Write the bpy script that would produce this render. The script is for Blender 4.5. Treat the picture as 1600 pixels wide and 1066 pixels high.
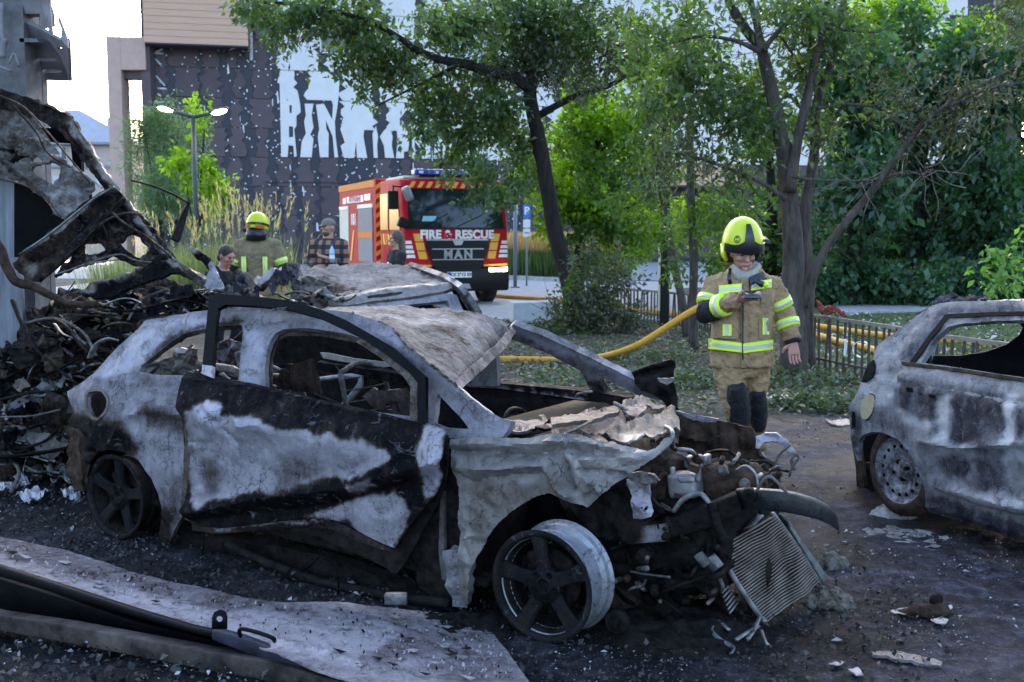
import bpy, math, random
import numpy as np
from mathutils import Vector, Matrix, noise
from mathutils.geometry import delaunay_2d_cdt
rad = math.radians
sc = bpy.context.scene
C = sc.collection
for o in list(bpy.data.objects):
    bpy.data.objects.remove(o)
random.seed(7)
RNG = np.random.default_rng(7)

# ------------------------------------------------------------------ camera
FPX, HZ, CZ = 1700.0, 366.0, 1.65            # focal length in photo pixels, horizon row, eye height
TH = math.atan((533 - HZ) / FPX)
cam = bpy.data.cameras.new('camera')
cam.sensor_width = 36.0
cam.lens = 36.0 * FPX / 1600.0
cam.clip_start, cam.clip_end = 0.05, 3000
cam.dof.use_dof = True
cam.dof.focus_distance = 5.2
cam.dof.aperture_fstop = 6.0
camo = bpy.data.objects.new('camera', cam)
camo.location = (0, 0, CZ)
camo.rotation_euler = (math.pi / 2 - TH, 0, 0)
C.objects.link(camo)
sc.camera = camo

# ------------------------------------------------------------------ light
SUN_EL, SUN_AZ = 16, 0 # degrees; azimuth from +Y (straight ahead) towards +X
w = bpy.data.worlds.new('World')
sc.world = w
w.use_nodes = True
nt = w.node_tree
sky = nt.nodes.new('ShaderNodeTexSky')
sky.sky_type = 'NISHITA'
sky.sun_disc = False
sky.sun_elevation = rad(SUN_EL)
sky.sun_rotation = rad(SUN_AZ)
sky.air_density = 1.0
sky.dust_density = 3.5
sky.ozone_density = 1.9
bg = nt.nodes['Background']
bg.inputs['Strength'].default_value = 0.15
nt.links.new(sky.outputs[0], bg.inputs['Color'])
sun = bpy.data.lights.new('sun', 'SUN')
sun.energy = 3.0
sun.angle = rad(0.6)
sun.color = (1.0, 0.86, 0.68)
suno = bpy.data.objects.new('sun', sun)
sd = Vector((math.sin(rad(SUN_AZ)) * math.cos(rad(SUN_EL)), math.cos(rad(SUN_AZ)) * math.cos(rad(SUN_EL)), math.sin(rad(SUN_EL))))
suno.rotation_euler = sd.to_track_quat('Z', 'Y').to_euler()
C.objects.link(suno)
vs = sc.view_settings
vs.view_transform = 'Standard'
vs.look = 'None'
vs.gamma = 1.0
vs.use_curve_mapping = False
vs.exposure = 2.85
sc.cycles.use_denoising = True
sc.cycles.max_bounces = 8
sc.cycles.transparent_max_bounces = 8

# ------------------------------------------------------------------ camera geometry: where a point of the photograph stands in the place
_c, _s = math.cos(TH), math.sin(TH)

def rays(px, py):
    px = np.asarray(px, float); py = np.asarray(py, float)
    a = (px - 800) / FPX; b = (533 - py) / FPX
    return np.stack([a, _c + b * _s, -_s + b * _c], -1)

EYE = np.array([0, 0, CZ])

def P(px, py, Y):
    d = rays(px, py)
    return Vector(EYE + d * (Y / d[..., 1]))

def G(px, py, z=0.0):
    d = rays(px, py)
    return Vector(EYE + d * ((z - CZ) / d[..., 2]))

def planefit(ctrl):
    """a surface through control points (px, py, Y): exact plane for three, bent quad for four or more"""
    A = []; B = []
    for px, py, Y in ctrl:
        d = rays(px, py)
        t = Y / d[1]
        x, y = px / 800 - 1, py / 533 - 1
        A.append([1, x, y] if len(ctrl) < 4 else [1, x, y, x * y]); B.append(1 / t)
    k = np.linalg.lstsq(np.array(A), np.array(B), rcond=None)[0]
    def fn(px, py):
        x, y = np.asarray(px) / 800 - 1, np.asarray(py) / 533 - 1
        v = k[0] + k[1] * x + k[2] * y + (k[3] * x * y if len(k) > 3 else 0)
        return EYE + rays(px, py) / v[..., None]
    return fn

# ------------------------------------------------------------------ materials
def nodes(name):
    m = bpy.data.materials.new(name)
    m.use_nodes = True
    t = m.node_tree
    return m, t, t.nodes['Principled BSDF']

def tex(t, kind, scale, detail=4.0, rough=0.6, vec=None, **kw):
    n = t.nodes.new(kind)
    n.inputs['Scale'].default_value = scale
    if 'Detail' in n.inputs: n.inputs['Detail'].default_value = detail
    if 'Roughness' in n.inputs: n.inputs['Roughness'].default_value = rough
    for k, v in kw.items(): setattr(n, k, v)
    if vec is not None: t.links.new(vec, n.inputs['Vector'])
    return n

def ramp(t, fac, stops, interp='LINEAR'):
    n = t.nodes.new('ShaderNodeValToRGB')
    cr = n.color_ramp
    cr.interpolation = interp
    while len(cr.elements) < len(stops): cr.elements.new(0.5)
    for e, (p, c) in zip(cr.elements, stops):
        e.position = p
        e.color = (*c, 1) if len(c) == 3 else c
    t.links.new(fac, n.inputs[0])
    return n

def math_n(t, op, a, b=None, clamp=False):
    n = t.nodes.new('ShaderNodeMath')
    n.operation = op; n.use_clamp = clamp
    for i, v in enumerate((a, b)):
        if v is None: continue
        if isinstance(v, (int, float)): n.inputs[i].default_value = v
        else: t.links.new(v, n.inputs[i])
    return n.outputs[0]

def mixc(t, fac, a, b, mode='MIX'):
    n = t.nodes.new('ShaderNodeMix')
    n.data_type = 'RGBA'; n.blend_type = mode
    for i, v in ((0, fac), (6, a), (7, b)):
        if isinstance(v, (int, float)): n.inputs[i].default_value = v
        elif isinstance(v, tuple): n.inputs[i].default_value = (*v, 1)
        else: t.links.new(v, n.inputs[i])
    return n.outputs[2]

def bump(t, b, h, dist, strength=1.0):
    n = t.nodes.new('ShaderNodeBump')
    n.inputs['Strength'].default_value = strength
    n.inputs['Distance'].default_value = dist
    t.links.new(h, n.inputs['Height'])
    t.links.new(n.outputs[0], b.inputs['Normal'])
    return n

def coords(t, scale=None):
    n = t.nodes.new('ShaderNodeTexCoord')
    if scale is None: return n.outputs['Object']
    m = t.nodes.new('ShaderNodeMapping')
    m.inputs['Scale'].default_value = scale
    t.links.new(n.outputs['Object'], m.inputs['Vector'])
    return m.outputs[0]

def plain(name, col, rough=0.6, metal=0.0, var=0.25, scale=6.0, bmp=0.0, bscale=40.0, spec=0.5, col2=None, sc3=None, emit=None):
    """a surface with a worn, uneven tone and fine relief"""
    m, t, b = nodes(name)
    v = coords(t, sc3)
    n = tex(t, 'ShaderNodeTexNoise', scale, 6, 0.65, v)
    c2 = col2 or tuple(min(1, x * (1 - var)) for x in col)
    c1 = col if col2 else tuple(min(1, x * (1 + var * 0.6)) for x in col)
    r = ramp(t, n.outputs['Fac'], [(0.3, c2), (0.7, c1)])
    t.links.new(r.outputs[0], b.inputs['Base Color'])
    b.inputs['Roughness'].default_value = rough
    b.inputs['Metallic'].default_value = metal
    b.inputs['Specular IOR Level'].default_value = spec
    if bmp:
        n2 = tex(t, 'ShaderNodeTexNoise', bscale, 5, 0.65, v)
        bump(t, b, n2.outputs['Fac'], bmp)
    if emit:
        b.inputs['Emission Color'].default_value = (*emit[0], 1)
        b.inputs['Emission Strength'].default_value = emit[1]
    return m

def burnt(name, white=(0.315, 0.29, 0.335), mid=(0.105, 0.090, 0.098), rust=(0.046, 0.032, 0.027), black=(0.0014, 0.0014, 0.0018), spread=0.46, rough=(0.36, 0.7), bmp=0.004, speck=0.4, seed=0.0, metal=0.4, streak=0.36):
    """burnt car paint: the attribute «soot» says how far the fire went (0 bare ashen steel .. 1 black)"""
    m, t, b = nodes(name)
    tc = t.nodes.new('ShaderNodeTexCoord')
    mp = t.nodes.new('ShaderNodeMapping'); mp.inputs['Location'].default_value = (seed, seed * 2, seed * 3)
    t.links.new(tc.outputs['Object'], mp.inputs['Vector'])
    v = mp.outputs[0]
    at = t.nodes.new('ShaderNodeAttribute'); at.attribute_name = 'soot'
    n1 = tex(t, 'ShaderNodeTexNoise', 4.2, 12, 0.72, v); n1.inputs['Distortion'].default_value = 0.9
    n2 = tex(t, 'ShaderNodeTexNoise', 26.0, 9, 0.74, v)
    n3 = tex(t, 'ShaderNodeTexNoise', 130.0, 4, 0.65, v)
    ms = t.nodes.new('ShaderNodeMapping'); ms.inputs['Scale'].default_value = (16, 16, 1.6)
    t.links.new(v, ms.inputs['Vector'])
    n5 = tex(t, 'ShaderNodeTexNoise', 1.0, 8, 0.7, ms.outputs[0])          # runs and streaks down the panel
    s = math_n(t, 'SUBTRACT', n1.outputs['Fac'], 0.5)
    f = math_n(t, 'ADD', at.outputs['Fac'], math_n(t, 'MULTIPLY', s, spread))
    f = math_n(t, 'ADD', f, math_n(t, 'MULTIPLY', math_n(t, 'SUBTRACT', n2.outputs['Fac'], 0.5), spread * 0.75))
    f = math_n(t, 'ADD', f, math_n(t, 'MULTIPLY', math_n(t, 'SUBTRACT', n5.outputs['Fac'], 0.5), streak))
    f = math_n(t, 'ADD', f, math_n(t, 'MULTIPLY', math_n(t, 'SUBTRACT', n3.outputs['Fac'], 0.5), 0.22), True)
    r = ramp(t, f, [(0.02, tuple(min(1, x * 1.18) for x in white)), (0.20, tuple(x * 0.80 for x in white)), (0.36, tuple(x * 0.55 for x in white)), (0.48, mid), (0.62, rust), (0.78, tuple(x * 4 for x in black)), (1.0, black)])
    # blisters, pits
    vo = tex(t, 'ShaderNodeTexVoronoi', 70.0, vec=v)
    pit = ramp(t, vo.outputs['Distance'], [(0.12, (1, 1, 1)), (0.24, (0, 0, 0))])
    pm = math_n(t, 'MULTIPLY', pit.outputs[0], ramp(t, n2.outputs['Fac'], [(0.53, (0, 0, 0)), (0.57, (1, 1, 1))]).outputs[0])
    c = mixc(t, math_n(t, 'MULTIPLY', pm, 0.85), r.outputs[0], tuple(x * 0.35 for x in rust))
    # hairline cracks where the coating shrank
    nw = tex(t, 'ShaderNodeTexNoise', 6.0, 5, 0.6, v)
    wv = mixc(t, 0.12, v, nw.outputs['Color'])
    vc_ = t.nodes.new('ShaderNodeTexVoronoi'); vc_.feature = 'DISTANCE_TO_EDGE'; vc_.inputs['Scale'].default_value = 17.0
    t.links.new(wv, vc_.inputs['Vector'])
    ck = ramp(t, vc_.outputs['Distance'], [(0.008, (1, 1, 1)), (0.03, (0, 0, 0))])
    ckm = math_n(t, 'MULTIPLY', ck.outputs[0], ramp(t, n1.outputs['Fac'], [(0.50, (0, 0, 0)), (0.56, (1, 1, 1))]).outputs[0])
    c = mixc(t, math_n(t, 'MULTIPLY', ckm, 0.7), c, black)
    # white ash grains
    sp = ramp(t, n3.outputs['Fac'], [(0.63, (0, 0, 0)), (0.70, (1, 1, 1))])
    c = mixc(t, math_n(t, 'MULTIPLY', sp.outputs[0], math_n(t, 'MULTIPLY', math_n(t, 'SUBTRACT', 1.0, f), speck)), c, tuple(min(1, x * 1.5) for x in white))
    # flaked patches with a hard edge, in rust and in bare grey
    n4 = tex(t, 'ShaderNodeTexNoise', 9.0, 12, 0.78, v); n4.inputs['Distortion'].default_value = 1.6
    fl = ramp(t, n4.outputs['Fac'], [(0.575, (0, 0, 0)), (0.592, (1, 1, 1))])
    c = mixc(t, math_n(t, 'MULTIPLY', fl.outputs[0], 0.5), c, rust)
    f2 = ramp(t, n4.outputs['Fac'], [(0.395, (1, 1, 1)), (0.412, (0, 0, 0))])
    c = mixc(t, math_n(t, 'MULTIPLY', f2.outputs[0], 0.32), c, tuple(x * .8 for x in white))
    t.links.new(c, b.inputs['Base Color'])
    rr = ramp(t, f, [(0.1, (rough[0],) * 3), (0.6, (rough[1],) * 3)])
    t.links.new(rr.outputs[0], b.inputs['Roughness'])
    b.inputs['Metallic'].default_value = metal
    sl_ = ramp(t, f, [(0.15, (.5,) * 3), (0.6, (.05,) * 3)])
    t.links.new(sl_.outputs[0], b.inputs['Specular IOR Level'])
    h = math_n(t, 'ADD', math_n(t, 'MULTIPLY', n2.outputs['Fac'], 1.2), math_n(t, 'MULTIPLY', n3.outputs['Fac'], 0.45))
    h = math_n(t, 'ADD', h, math_n(t, 'MULTIPLY', fl.outputs[0], -0.18))
    h = math_n(t, 'ADD', h, math_n(t, 'MULTIPLY', ckm, -0.3))
    bump(t, b, h, bmp * 1.7, 1.0)
    return m

# ------------------------------------------------------------------ objects
def mesh(name, verts, faces, mat=None, smooth=True, soot=None):
    me = bpy.data.meshes.new(name)
    me.from_pydata([tuple(v) for v in verts], [], [tuple(f) for f in faces])
    if mat is not None:
        for m in (mat if isinstance(mat, (list, tuple)) else [mat]): me.materials.append(m)
    if smooth: me.polygons.foreach_set('use_smooth', np.ones(len(me.polygons), bool))
    if soot is not None:
        a = me.attributes.new('soot', 'FLOAT', 'POINT')
        a.data.foreach_set('value', np.asarray(soot, np.float32) if np.ndim(soot) else np.full(len(me.vertices), soot, np.float32))
    me.update()
    return me

class Thing:
    """a top-level thing: an Empty at its base that parents its parts"""
    def __init__(s, name, label, cat, loc=(0, 0, 0), rz=0.0, group=None, kind=None):
        s.o = bpy.data.objects.new(name, None)
        s.o.empty_display_size = 0.2
        C.objects.link(s.o)
        s.o.location = loc; s.o.rotation_euler = (0, 0, rz)
        s.M = Matrix.Translation(Vector(loc)) @ Matrix.Rotation(rz, 4, 'Z')
        s.I = s.M.inverted()
        s.o['label'] = label; s.o['category'] = cat
        if group: s.o['group'] = group
        if kind: s.o['kind'] = kind
    def part(s, name, vf, mat, world=False, parent=None, smooth=True, soot=None, label=None, mods=()):
        v, f = vf
        if world: v = [s.I @ Vector(p) for p in v]
        ob = bpy.data.objects.new(name, mesh(name, v, f, mat, smooth, soot))
        C.objects.link(ob)
        ob.parent = parent or s.o
        if label: ob['label'] = label
        for m in mods: m(ob)
        return ob

def tag(o, label=None, cat=None, group=None, kind=None):
    if label: o['label'] = label
    if cat: o['category'] = cat
    if group: o['group'] = group
    if kind: o['kind'] = kind
    return o

def single(name, vf, mat, label=None, cat=None, group=None, kind=None, smooth=True, soot=None, mods=()):
    """a thing that is one mesh; its origin is put at the foot of the mesh"""
    v = np.array([tuple(p) for p in vf[0]], float)
    org = np.array([(v[:, 0].min() + v[:, 0].max()) / 2, (v[:, 1].min() + v[:, 1].max()) / 2, v[:, 2].min()])
    ob = bpy.data.objects.new(name, mesh(name, v - org, vf[1], mat, smooth, soot))
    ob.location = org
    C.objects.link(ob)
    for m in mods: m(ob)
    return tag(ob, label, cat, group, kind)

def solid(th, off=-1.0):
    def f(o):
        m = o.modifiers.new('thickness', 'SOLIDIFY'); m.thickness = th; m.offset = off
        e = o.modifiers.new('crisp_edges', 'EDGE_SPLIT'); e.split_angle = rad(38)
    return f
def remesh(vox, it=4, fac=0.5):
    def f(o):
        m = o.modifiers.new('skin', 'REMESH'); m.mode = 'VOXEL'; m.voxel_size = vox; m.use_smooth_shade = True
        if it:
            s = o.modifiers.new('smooth', 'SMOOTH'); s.iterations = it; s.factor = fac
    return f
def bevel(wd, seg=2):
    def f(o):
        m = o.modifiers.new('bevel', 'BEVEL'); m.width = wd; m.segments = seg; m.limit_method = 'ANGLE'; m.angle_limit = rad(40)
    return f

def join(*parts):
    V = []; Fs = []
    for v, f in parts:
        k = len(V)
        V += [tuple(p) for p in v]
        Fs += [tuple(i + k for i in q) for q in f]
    return V, Fs

def xf(vf, M):
    return [M @ Vector(p) for p in vf[0]], vf[1]

def box(x0, x1, y0, y1, z0, z1):
    v = [(x, y, z) for z in (z0, z1) for y in (y0, y1) for x in (x0, x1)]
    f = [(0, 2, 3, 1), (4, 5, 7, 6), (0, 1, 5, 4), (2, 6, 7, 3), (0, 4, 6, 2), (1, 3, 7, 5)]
    return v, f

def cbox(c, sx, sy, sz):
    return box(c[0] - sx / 2, c[0] + sx / 2, c[1] - sy / 2, c[1] + sy / 2, c[2] - sz / 2, c[2] + sz / 2)

def hexa(b4, t4):
    """solid between two quads (each four points in the same turn)"""
    return list(b4) + list(t4), [(3, 2, 1, 0), (4, 5, 6, 7), (0, 1, 5, 4), (1, 2, 6, 5), (2, 3, 7, 6), (3, 0, 4, 7)]

def catmull(pts, n):
    pts = [Vector(p) for p in pts]
    if len(pts) < 3 or n < 2: return pts
    e = [pts[0] * 2 - pts[1]] + pts + [pts[-1] * 2 - pts[-2]]
    out = []
    for i in range(1, len(e) - 2):
        a, b, c, d = e[i - 1:i + 3]
        for k in range(n):
            t = k / n
            out.append(0.5 * ((2 * b) + (c - a) * t + (2 * a - 5 * b + 4 * c - d) * t * t + (3 * b - a - 3 * c + d) * t ** 3))
    out.append(pts[-1])
    return out

def tube(pts, r, sides=8, smooth=4, flat=1.0, wob=0.0, cap=True):
    """a pipe along points; r is a number or one radius per given point; flat squashes its section"""
    pts = [Vector(p) for p in pts]
    n0 = len(pts)
    q = catmull(pts, smooth) if smooth > 1 and n0 > 2 else pts
    if isinstance(r, (int, float)): rr = [r] * len(q)
    else: rr = list(np.interp(np.linspace(0, 1, len(q)), np.linspace(0, 1, len(r)), r))
    V = []; Fs = []
    nrm = None
    for i, p in enumerate(q):
        d = (q[min(i + 1, len(q) - 1)] - q[max(i - 1, 0)])
        d = d.normalized() if d.length > 1e-9 else Vector((0, 0, 1))
        if nrm is None:
            nrm = d.cross(Vector((0.13, 0.21, 0.97)))
            if nrm.length < 1e-3: nrm = d.cross(Vector((1, 0, 0)))
        nrm = (nrm - d * nrm.dot(d)).normalized()
        b = d.cross(nrm)
        for k in range(sides):
            a = 2 * math.pi * k / sides
            rad_ = rr[i] * (1 + (wob * noise.noise(p * 9 + Vector((k * 1.7, 0, 0))) if wob else 0))
            V.append(p + nrm * (math.cos(a) * rad_) + b * (math.sin(a) * rad_ * flat))
    m = len(q)
    for i in range(m - 1):
        for k in range(sides):
            k2 = (k + 1) % sides
            Fs.append((i * sides + k, i * sides + k2, (i + 1) * sides + k2, (i + 1) * sides + k))
    if cap:
        Fs.append(tuple(range(sides - 1, -1, -1)))
        Fs.append(tuple((m - 1) * sides + k for k in range(sides)))
    return V, Fs

def lathe(prof, seg=32, axis='y', closed=False):
    """turn a profile of (along axis, radius) pairs"""
    V = []; Fs = []
    for i in range(seg):
        a = 2 * math.pi * i / seg
        ca, sa = math.cos(a), math.sin(a)
        for h, r in prof:
            V.append((r * ca, h, r * sa) if axis == 'y' else ((r * ca, r * sa, h) if axis == 'z' else (h, r * ca, r * sa)))
    n = len(prof)
    for i in range(seg):
        j = (i + 1) % seg
        for k in range(n - 1 + (1 if closed else 0)):
            k2 = (k + 1) % n
            Fs.append((i * n + k, i * n + k2, j * n + k2, j * n + k))
    return V, Fs

def prism(poly, y0, y1, plane='xz'):
    """a flat outline with depth"""
    n = len(poly)
    mk = {'xz': lambda p, y: (p[0], y, p[1]), 'xy': lambda p, y: (p[0], p[1], y), 'yz': lambda p, y: (y, p[0], p[1])}[plane]
    V = [mk(p, y0) for p in poly] + [mk(p, y1) for p in poly]
    Fs = [tuple(range(n)), tuple(range(2 * n - 1, n - 1, -1))]
    Fs += [(i, i + n, (i + 1) % n + n, (i + 1) % n) for i in range(n)]
    return V, Fs

# ------------------------------------------------------------------ sheets of metal cut to an outline
def inside(px, py, poly):
    r = np.zeros(px.shape, bool)
    n = len(poly)
    for i in range(n):
        x0, y0 = poly[i]; x1, y1 = poly[(i + 1) % n]
        if y0 == y1: continue
        c = ((y0 > py) != (y1 > py)) & (px < (x1 - x0) * (py - y0) / (y1 - y0) + x0)
        r ^= c
    return r

def pdist(px, py, poly, closed=True):
    d = np.full(px.shape, 1e9)
    n = len(poly)
    for i in range(n if closed else n - 1):
        x0, y0 = poly[i]; x1, y1 = poly[(i + 1) % n]
        dx, dy = x1 - x0, y1 - y0
        L = dx * dx + dy * dy + 1e-12
        u = np.clip(((px - x0) * dx + (py - y0) * dy) / L, 0, 1)
        d = np.minimum(d, np.hypot(px - x0 - u * dx, py - y0 - u * dy))
    return d

def resample(poly, res, jag=0.0):
    out = []
    n = len(poly)
    for i in range(n):
        a = np.array(poly[i], float); b = np.array(poly[(i + 1) % n], float)
        k = max(1, int(round(np.linalg.norm(b - a) / res)))
        for j in range(k):
            p = a + (b - a) * j / k
            if jag and j: p = p + RNG.normal(0, jag, 2)
            out.append(tuple(p))
    return out

def soften(poly, it=1):
    """round the corners of a drawn outline"""
    for _ in range(it):
        out = []
        n = len(poly)
        for i in range(n):
            a, b = np.array(poly[i], float), np.array(poly[(i + 1) % n], float)
            out += [tuple(a * .8 + b * .2), tuple(a * .2 + b * .8)]
        poly = out
    return poly

def cut(outline, holes=(), res=6.0, jag=0.0):
    """triangles that fill an outline with holes; returns points (n,2) and faces"""
    o = resample(outline, res, jag)
    hs = [resample(h, res, jag * 0.5) for h in holes]
    xs = [p[0] for p in o]; ys = [p[1] for p in o]
    gx, gy = np.meshgrid(np.arange(min(xs), max(xs), res), np.arange(min(ys), max(ys), res * 0.87))
    gx = gx + (np.arange(gx.shape[0]) % 2)[:, None] * res * 0.5
    gx = (gx + RNG.uniform(-.18, .18, gx.shape) * res).ravel(); gy = (gy + RNG.uniform(-.18, .18, gy.shape) * res).ravel()
    ok = inside(gx, gy, o) & (pdist(gx, gy, o) > res * 0.55)
    for h in hs: ok &= ~inside(gx, gy, h) & (pdist(gx, gy, h) > res * 0.55)
    pts = list(o); edges = [(i, (i + 1) % len(o)) for i in range(len(o))]
    for h in hs:
        k = len(pts)
        pts += h; edges += [(k + i, k + (i + 1) % len(h)) for i in range(len(h))]
    pts += list(zip(gx[ok], gy[ok]))
    vc, _, fc, _, _, _ = delaunay_2d_cdt([Vector(p) for p in pts], edges, [], 0, 1e-4)
    vc = np.array([(p[0], p[1]) for p in vc])
    fc = np.array([f for f in fc if len(f) == 3])
    c = vc[fc].mean(1)
    ok = inside(c[:, 0], c[:, 1], o)
    for h in hs: ok &= ~inside(c[:, 0], c[:, 1], h)
    fc = fc[ok]
    used = np.unique(fc)
    mp = -np.ones(len(vc), int); mp[used] = np.arange(len(used))
    return vc[used], mp[fc]

def sstep(x):
    x = np.clip(x, 0, 1)
    return x * x * (3 - 2 * x)

def zone_values(vc, base, zones):
    s = np.full(len(vc), float(base))
    if zones:                                   # ragged, licking edges
        q = np.c_[vc, np.zeros(len(vc))]
        vc = vc + np.c_[6 * fbm(q, 1 / 38, 3, 3.0) + 3 * fbm(q, 1 / 11, 2, 7.0), 6 * fbm(q, 1 / 38, 3, 13.0) + 3 * fbm(q, 1 / 11, 2, 17.0)]
    for z in zones:
        poly, val, fe = z[:3]
        sd_ = pdist(vc[:, 0], vc[:, 1], poly) * np.where(inside(vc[:, 0], vc[:, 1], poly), 1, -1)
        k = sstep(sd_ / (2 * fe) + 0.5)
        s = s * (1 - k) + val * k
    return s

def fbm(p, f, oct=3, seed=0.0):
    q = np.asarray(p) * f + seed
    return np.array([noise.fractal(Vector(x), 0.6, 2.0, oct) for x in q])

def sheet(outline, fn, res=6.0, holes=(), base=0.4, zones=(), dent=(), folds=(), jag=0.0, seed=0.0, push=None):
    """outline in photo pixels laid on the surface fn; dent: (depth m, frequency 1/m); folds: (polyline, width px, depth m).
    Relief moves points along the surface normal. Returns (verts, faces), soot values."""
    vc, fc = cut(outline, holes, res, jag)
    p = fn(vc[:, 0], vc[:, 1])
    e = 2.0
    dx = fn(vc[:, 0] + e, vc[:, 1]) - p; dy = fn(vc[:, 0], vc[:, 1] + e) - p
    n = np.cross(dx, dy); n /= np.linalg.norm(n, axis=1)[:, None] + 1e-12
    n *= np.sign(((EYE - p) * n).sum(1))[:, None]          # towards the eye: out of the panel
    h = np.zeros(len(vc))
    for a, f in dent: h += a * fbm(p, f, 3, seed)
    for line, wd, dp in folds:
        d = pdist(vc[:, 0], vc[:, 1], line, False)
        h += dp * np.exp(-(d / wd) ** 1.35)
    if push is not None: h = h + push(vc[:, 0], vc[:, 1])
    p = p + n * h[:, None]
    # counter-clockwise seen from the eye
    t0 = np.cross(p[fc[:, 1]] - p[fc[:, 0]], p[fc[:, 2]] - p[fc[:, 0]])
    flip = (t0 * (EYE - p[fc[:, 0]])).sum(1) < 0
    fc[flip] = fc[flip][:, ::-1]
    return (p, fc), zone_values(vc, base, zones)

# ------------------------------------------------------------------ many small leaves or chips in one mesh
def leaves_mesh(name, pos, direc, up, ln, wd, mat, tint=None, fold=0.25):
    n = len(pos)
    d = direc / (np.linalg.norm(direc, axis=1)[:, None] + 1e-9)
    s = np.cross(d, up); s /= np.linalg.norm(s, axis=1)[:, None] + 1e-9
    nn = np.cross(s, d)
    ln = np.broadcast_to(ln, (n,))[:, None]; wd = np.broadcast_to(wd, (n,))[:, None]
    v = np.empty((n, 4, 3))
    v[:, 0] = pos
    v[:, 1] = pos + d * ln * 0.45 + s * wd * 0.5 + nn * wd * fold
    v[:, 2] = pos + d * ln
    v[:, 3] = pos + d * ln * 0.45 - s * wd * 0.5 + nn * wd * fold
    me = bpy.data.meshes.new(name)
    me.vertices.add(n * 4); me.vertices.foreach_set('co', v.ravel())
    me.loops.add(n * 4); me.loops.foreach_set('vertex_index', np.arange(n * 4))
    me.polygons.add(n); me.polygons.foreach_set('loop_start', np.arange(n) * 4)
    me.update(calc_edges=True)
    if tint is not None:
        a = me.attributes.new('tint', 'FLOAT', 'POINT')
        a.data.foreach_set('value', np.repeat(tint, 4).astype(np.float32))
    me.materials.append(mat)
    return me

def leafmat(name, dark, light, trans=0.35, rough=0.5):
    m, t, b = nodes(name)
    at = t.nodes.new('ShaderNodeAttribute'); at.attribute_name = 'tint'
    r = ramp(t, at.outputs['Fac'], [(0.0, dark), (1.0, light)])
    t.links.new(r.outputs[0], b.inputs['Base Color'])
    b.inputs['Roughness'].default_value = rough
    tr = t.nodes.new('ShaderNodeBsdfTranslucent')
    g = mixc(t, 1.0, r.outputs[0], (1.5, 1.9, 0.45), 'MULTIPLY')
    t.links.new(g, tr.inputs['Color'])
    mx = t.nodes.new('ShaderNodeMixShader'); mx.inputs[0].default_value = trans
    t.links.new(b.outputs[0], mx.inputs[1]); t.links.new(tr.outputs[0], mx.inputs[2])
    t.links.new(mx.outputs[0], t.nodes['Material Output'].inputs['Surface'])
    return m
# ------------------------------------------------------------------ ground: one sheet to the horizon
def gpoly(pts): return [tuple(G(x, y)[:2]) for x, y in pts]

def ground_sheet():
    fine = np.radians(np.arange(-36, 36.01, 0.36)); coarse = np.radians(np.arange(36 + 6, 360 - 36, 6))
    ang = np.concatenate([fine, coarse])
    rr = [1.2]
    while rr[-1] < 30: rr.append(rr[-1] * 1.0125)
    while rr[-1] < 1500: rr.append(rr[-1] * 1.22)
    rr = np.array(rr)
    A, R = np.meshgrid(ang, rr)
    x = (np.sin(A) * R).ravel(); y = (np.cos(A) * R).ravel()
    n, m = len(rr), len(ang)
    z = np.zeros(n * m)
    near = (R.ravel() < 26) & (np.abs(((A.ravel() + math.pi) % (2 * math.pi)) - math.pi) < rad(37))
    p3 = np.stack([x, y, np.zeros_like(x)], 1)
    a = np.zeros(n * m)
    a[near] = .018 * fbm(p3[near], 1.4, 4) + .009 * fbm(p3[near], 6, 3, 5.0) + .012 * np.maximum(0, fbm(p3[near], 14, 3, 9.0))
    z = a * np.clip((26 - R.ravel()) / 14, 0.25, 1)
    V = np.concatenate([np.stack([x, y, z], 1), [[0, 0, 0]]])
    Fs = []
    for i in range(n - 1):
        for k in range(m):
            k2 = (k + 1) % m
            Fs.append((i * m + k, (i + 1) * m + k, (i + 1) * m + k2, i * m + k2))
    for k in range(m): Fs.append((n * m, k, (k + 1) % m))
    return V, Fs

mg, t, b = nodes('burnt_asphalt_and_earth')
tc = t.nodes.new('ShaderNodeNewGeometry')
pos = tc.outputs['Position']
at = t.nodes.new('ShaderNodeAttribute'); at.attribute_name = 'earth'
ab = t.nodes.new('ShaderNodeAttribute'); ab.attribute_name = 'burn'
nA = tex(t, 'ShaderNodeTexNoise', 1.1, 8, .62, pos); nA.inputs['Distortion'].default_value = .6
nB = tex(t, 'ShaderNodeTexNoise', 9, 8, .72, pos)
nC = tex(t, 'ShaderNodeTexNoise', 55, 5, .7, pos)
nD = tex(t, 'ShaderNodeTexVoronoi', 60, vec=pos)
f = math_n(t, 'ADD', math_n(t, 'MULTIPLY', nA.outputs['Fac'], .55), math_n(t, 'MULTIPLY', nB.outputs['Fac'], .6))
asp = ramp(t, f, [(.38, (.004, .004, .0065)), (.52, (.016, .0145, .0205)), (.60, (.040, .038, .053)), (.68, (.098, .094, .124)), (.78, (.24, .23, .285))])
brn = ramp(t, f, [(.36, (.003, .003, .0035)), (.56, (.010, .0092, .0115)), (.66, (.038, .034, .040)), (.76, (.12, .11, .13))])
ear = ramp(t, f, [(.36, (.028, .025, .020)), (.55, (.085, .072, .055)), (.72, (.15, .13, .105))])
c1 = mixc(t, ab.outputs['Fac'], asp.outputs[0], brn.outputs[0])
c1 = mixc(t, at.outputs['Fac'], c1, ear.outputs[0])
grit = ramp(t, nC.outputs['Fac'], [(.60, (0, 0, 0)), (.66, (1, 1, 1))])
c1 = mixc(t, math_n(t, 'MULTIPLY', grit.outputs[0], math_n(t, 'SUBTRACT', nB.outputs['Fac'], .12)), c1, (.34, .32, .365))
t.links.new(c1, b.inputs['Base Color'])
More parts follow.
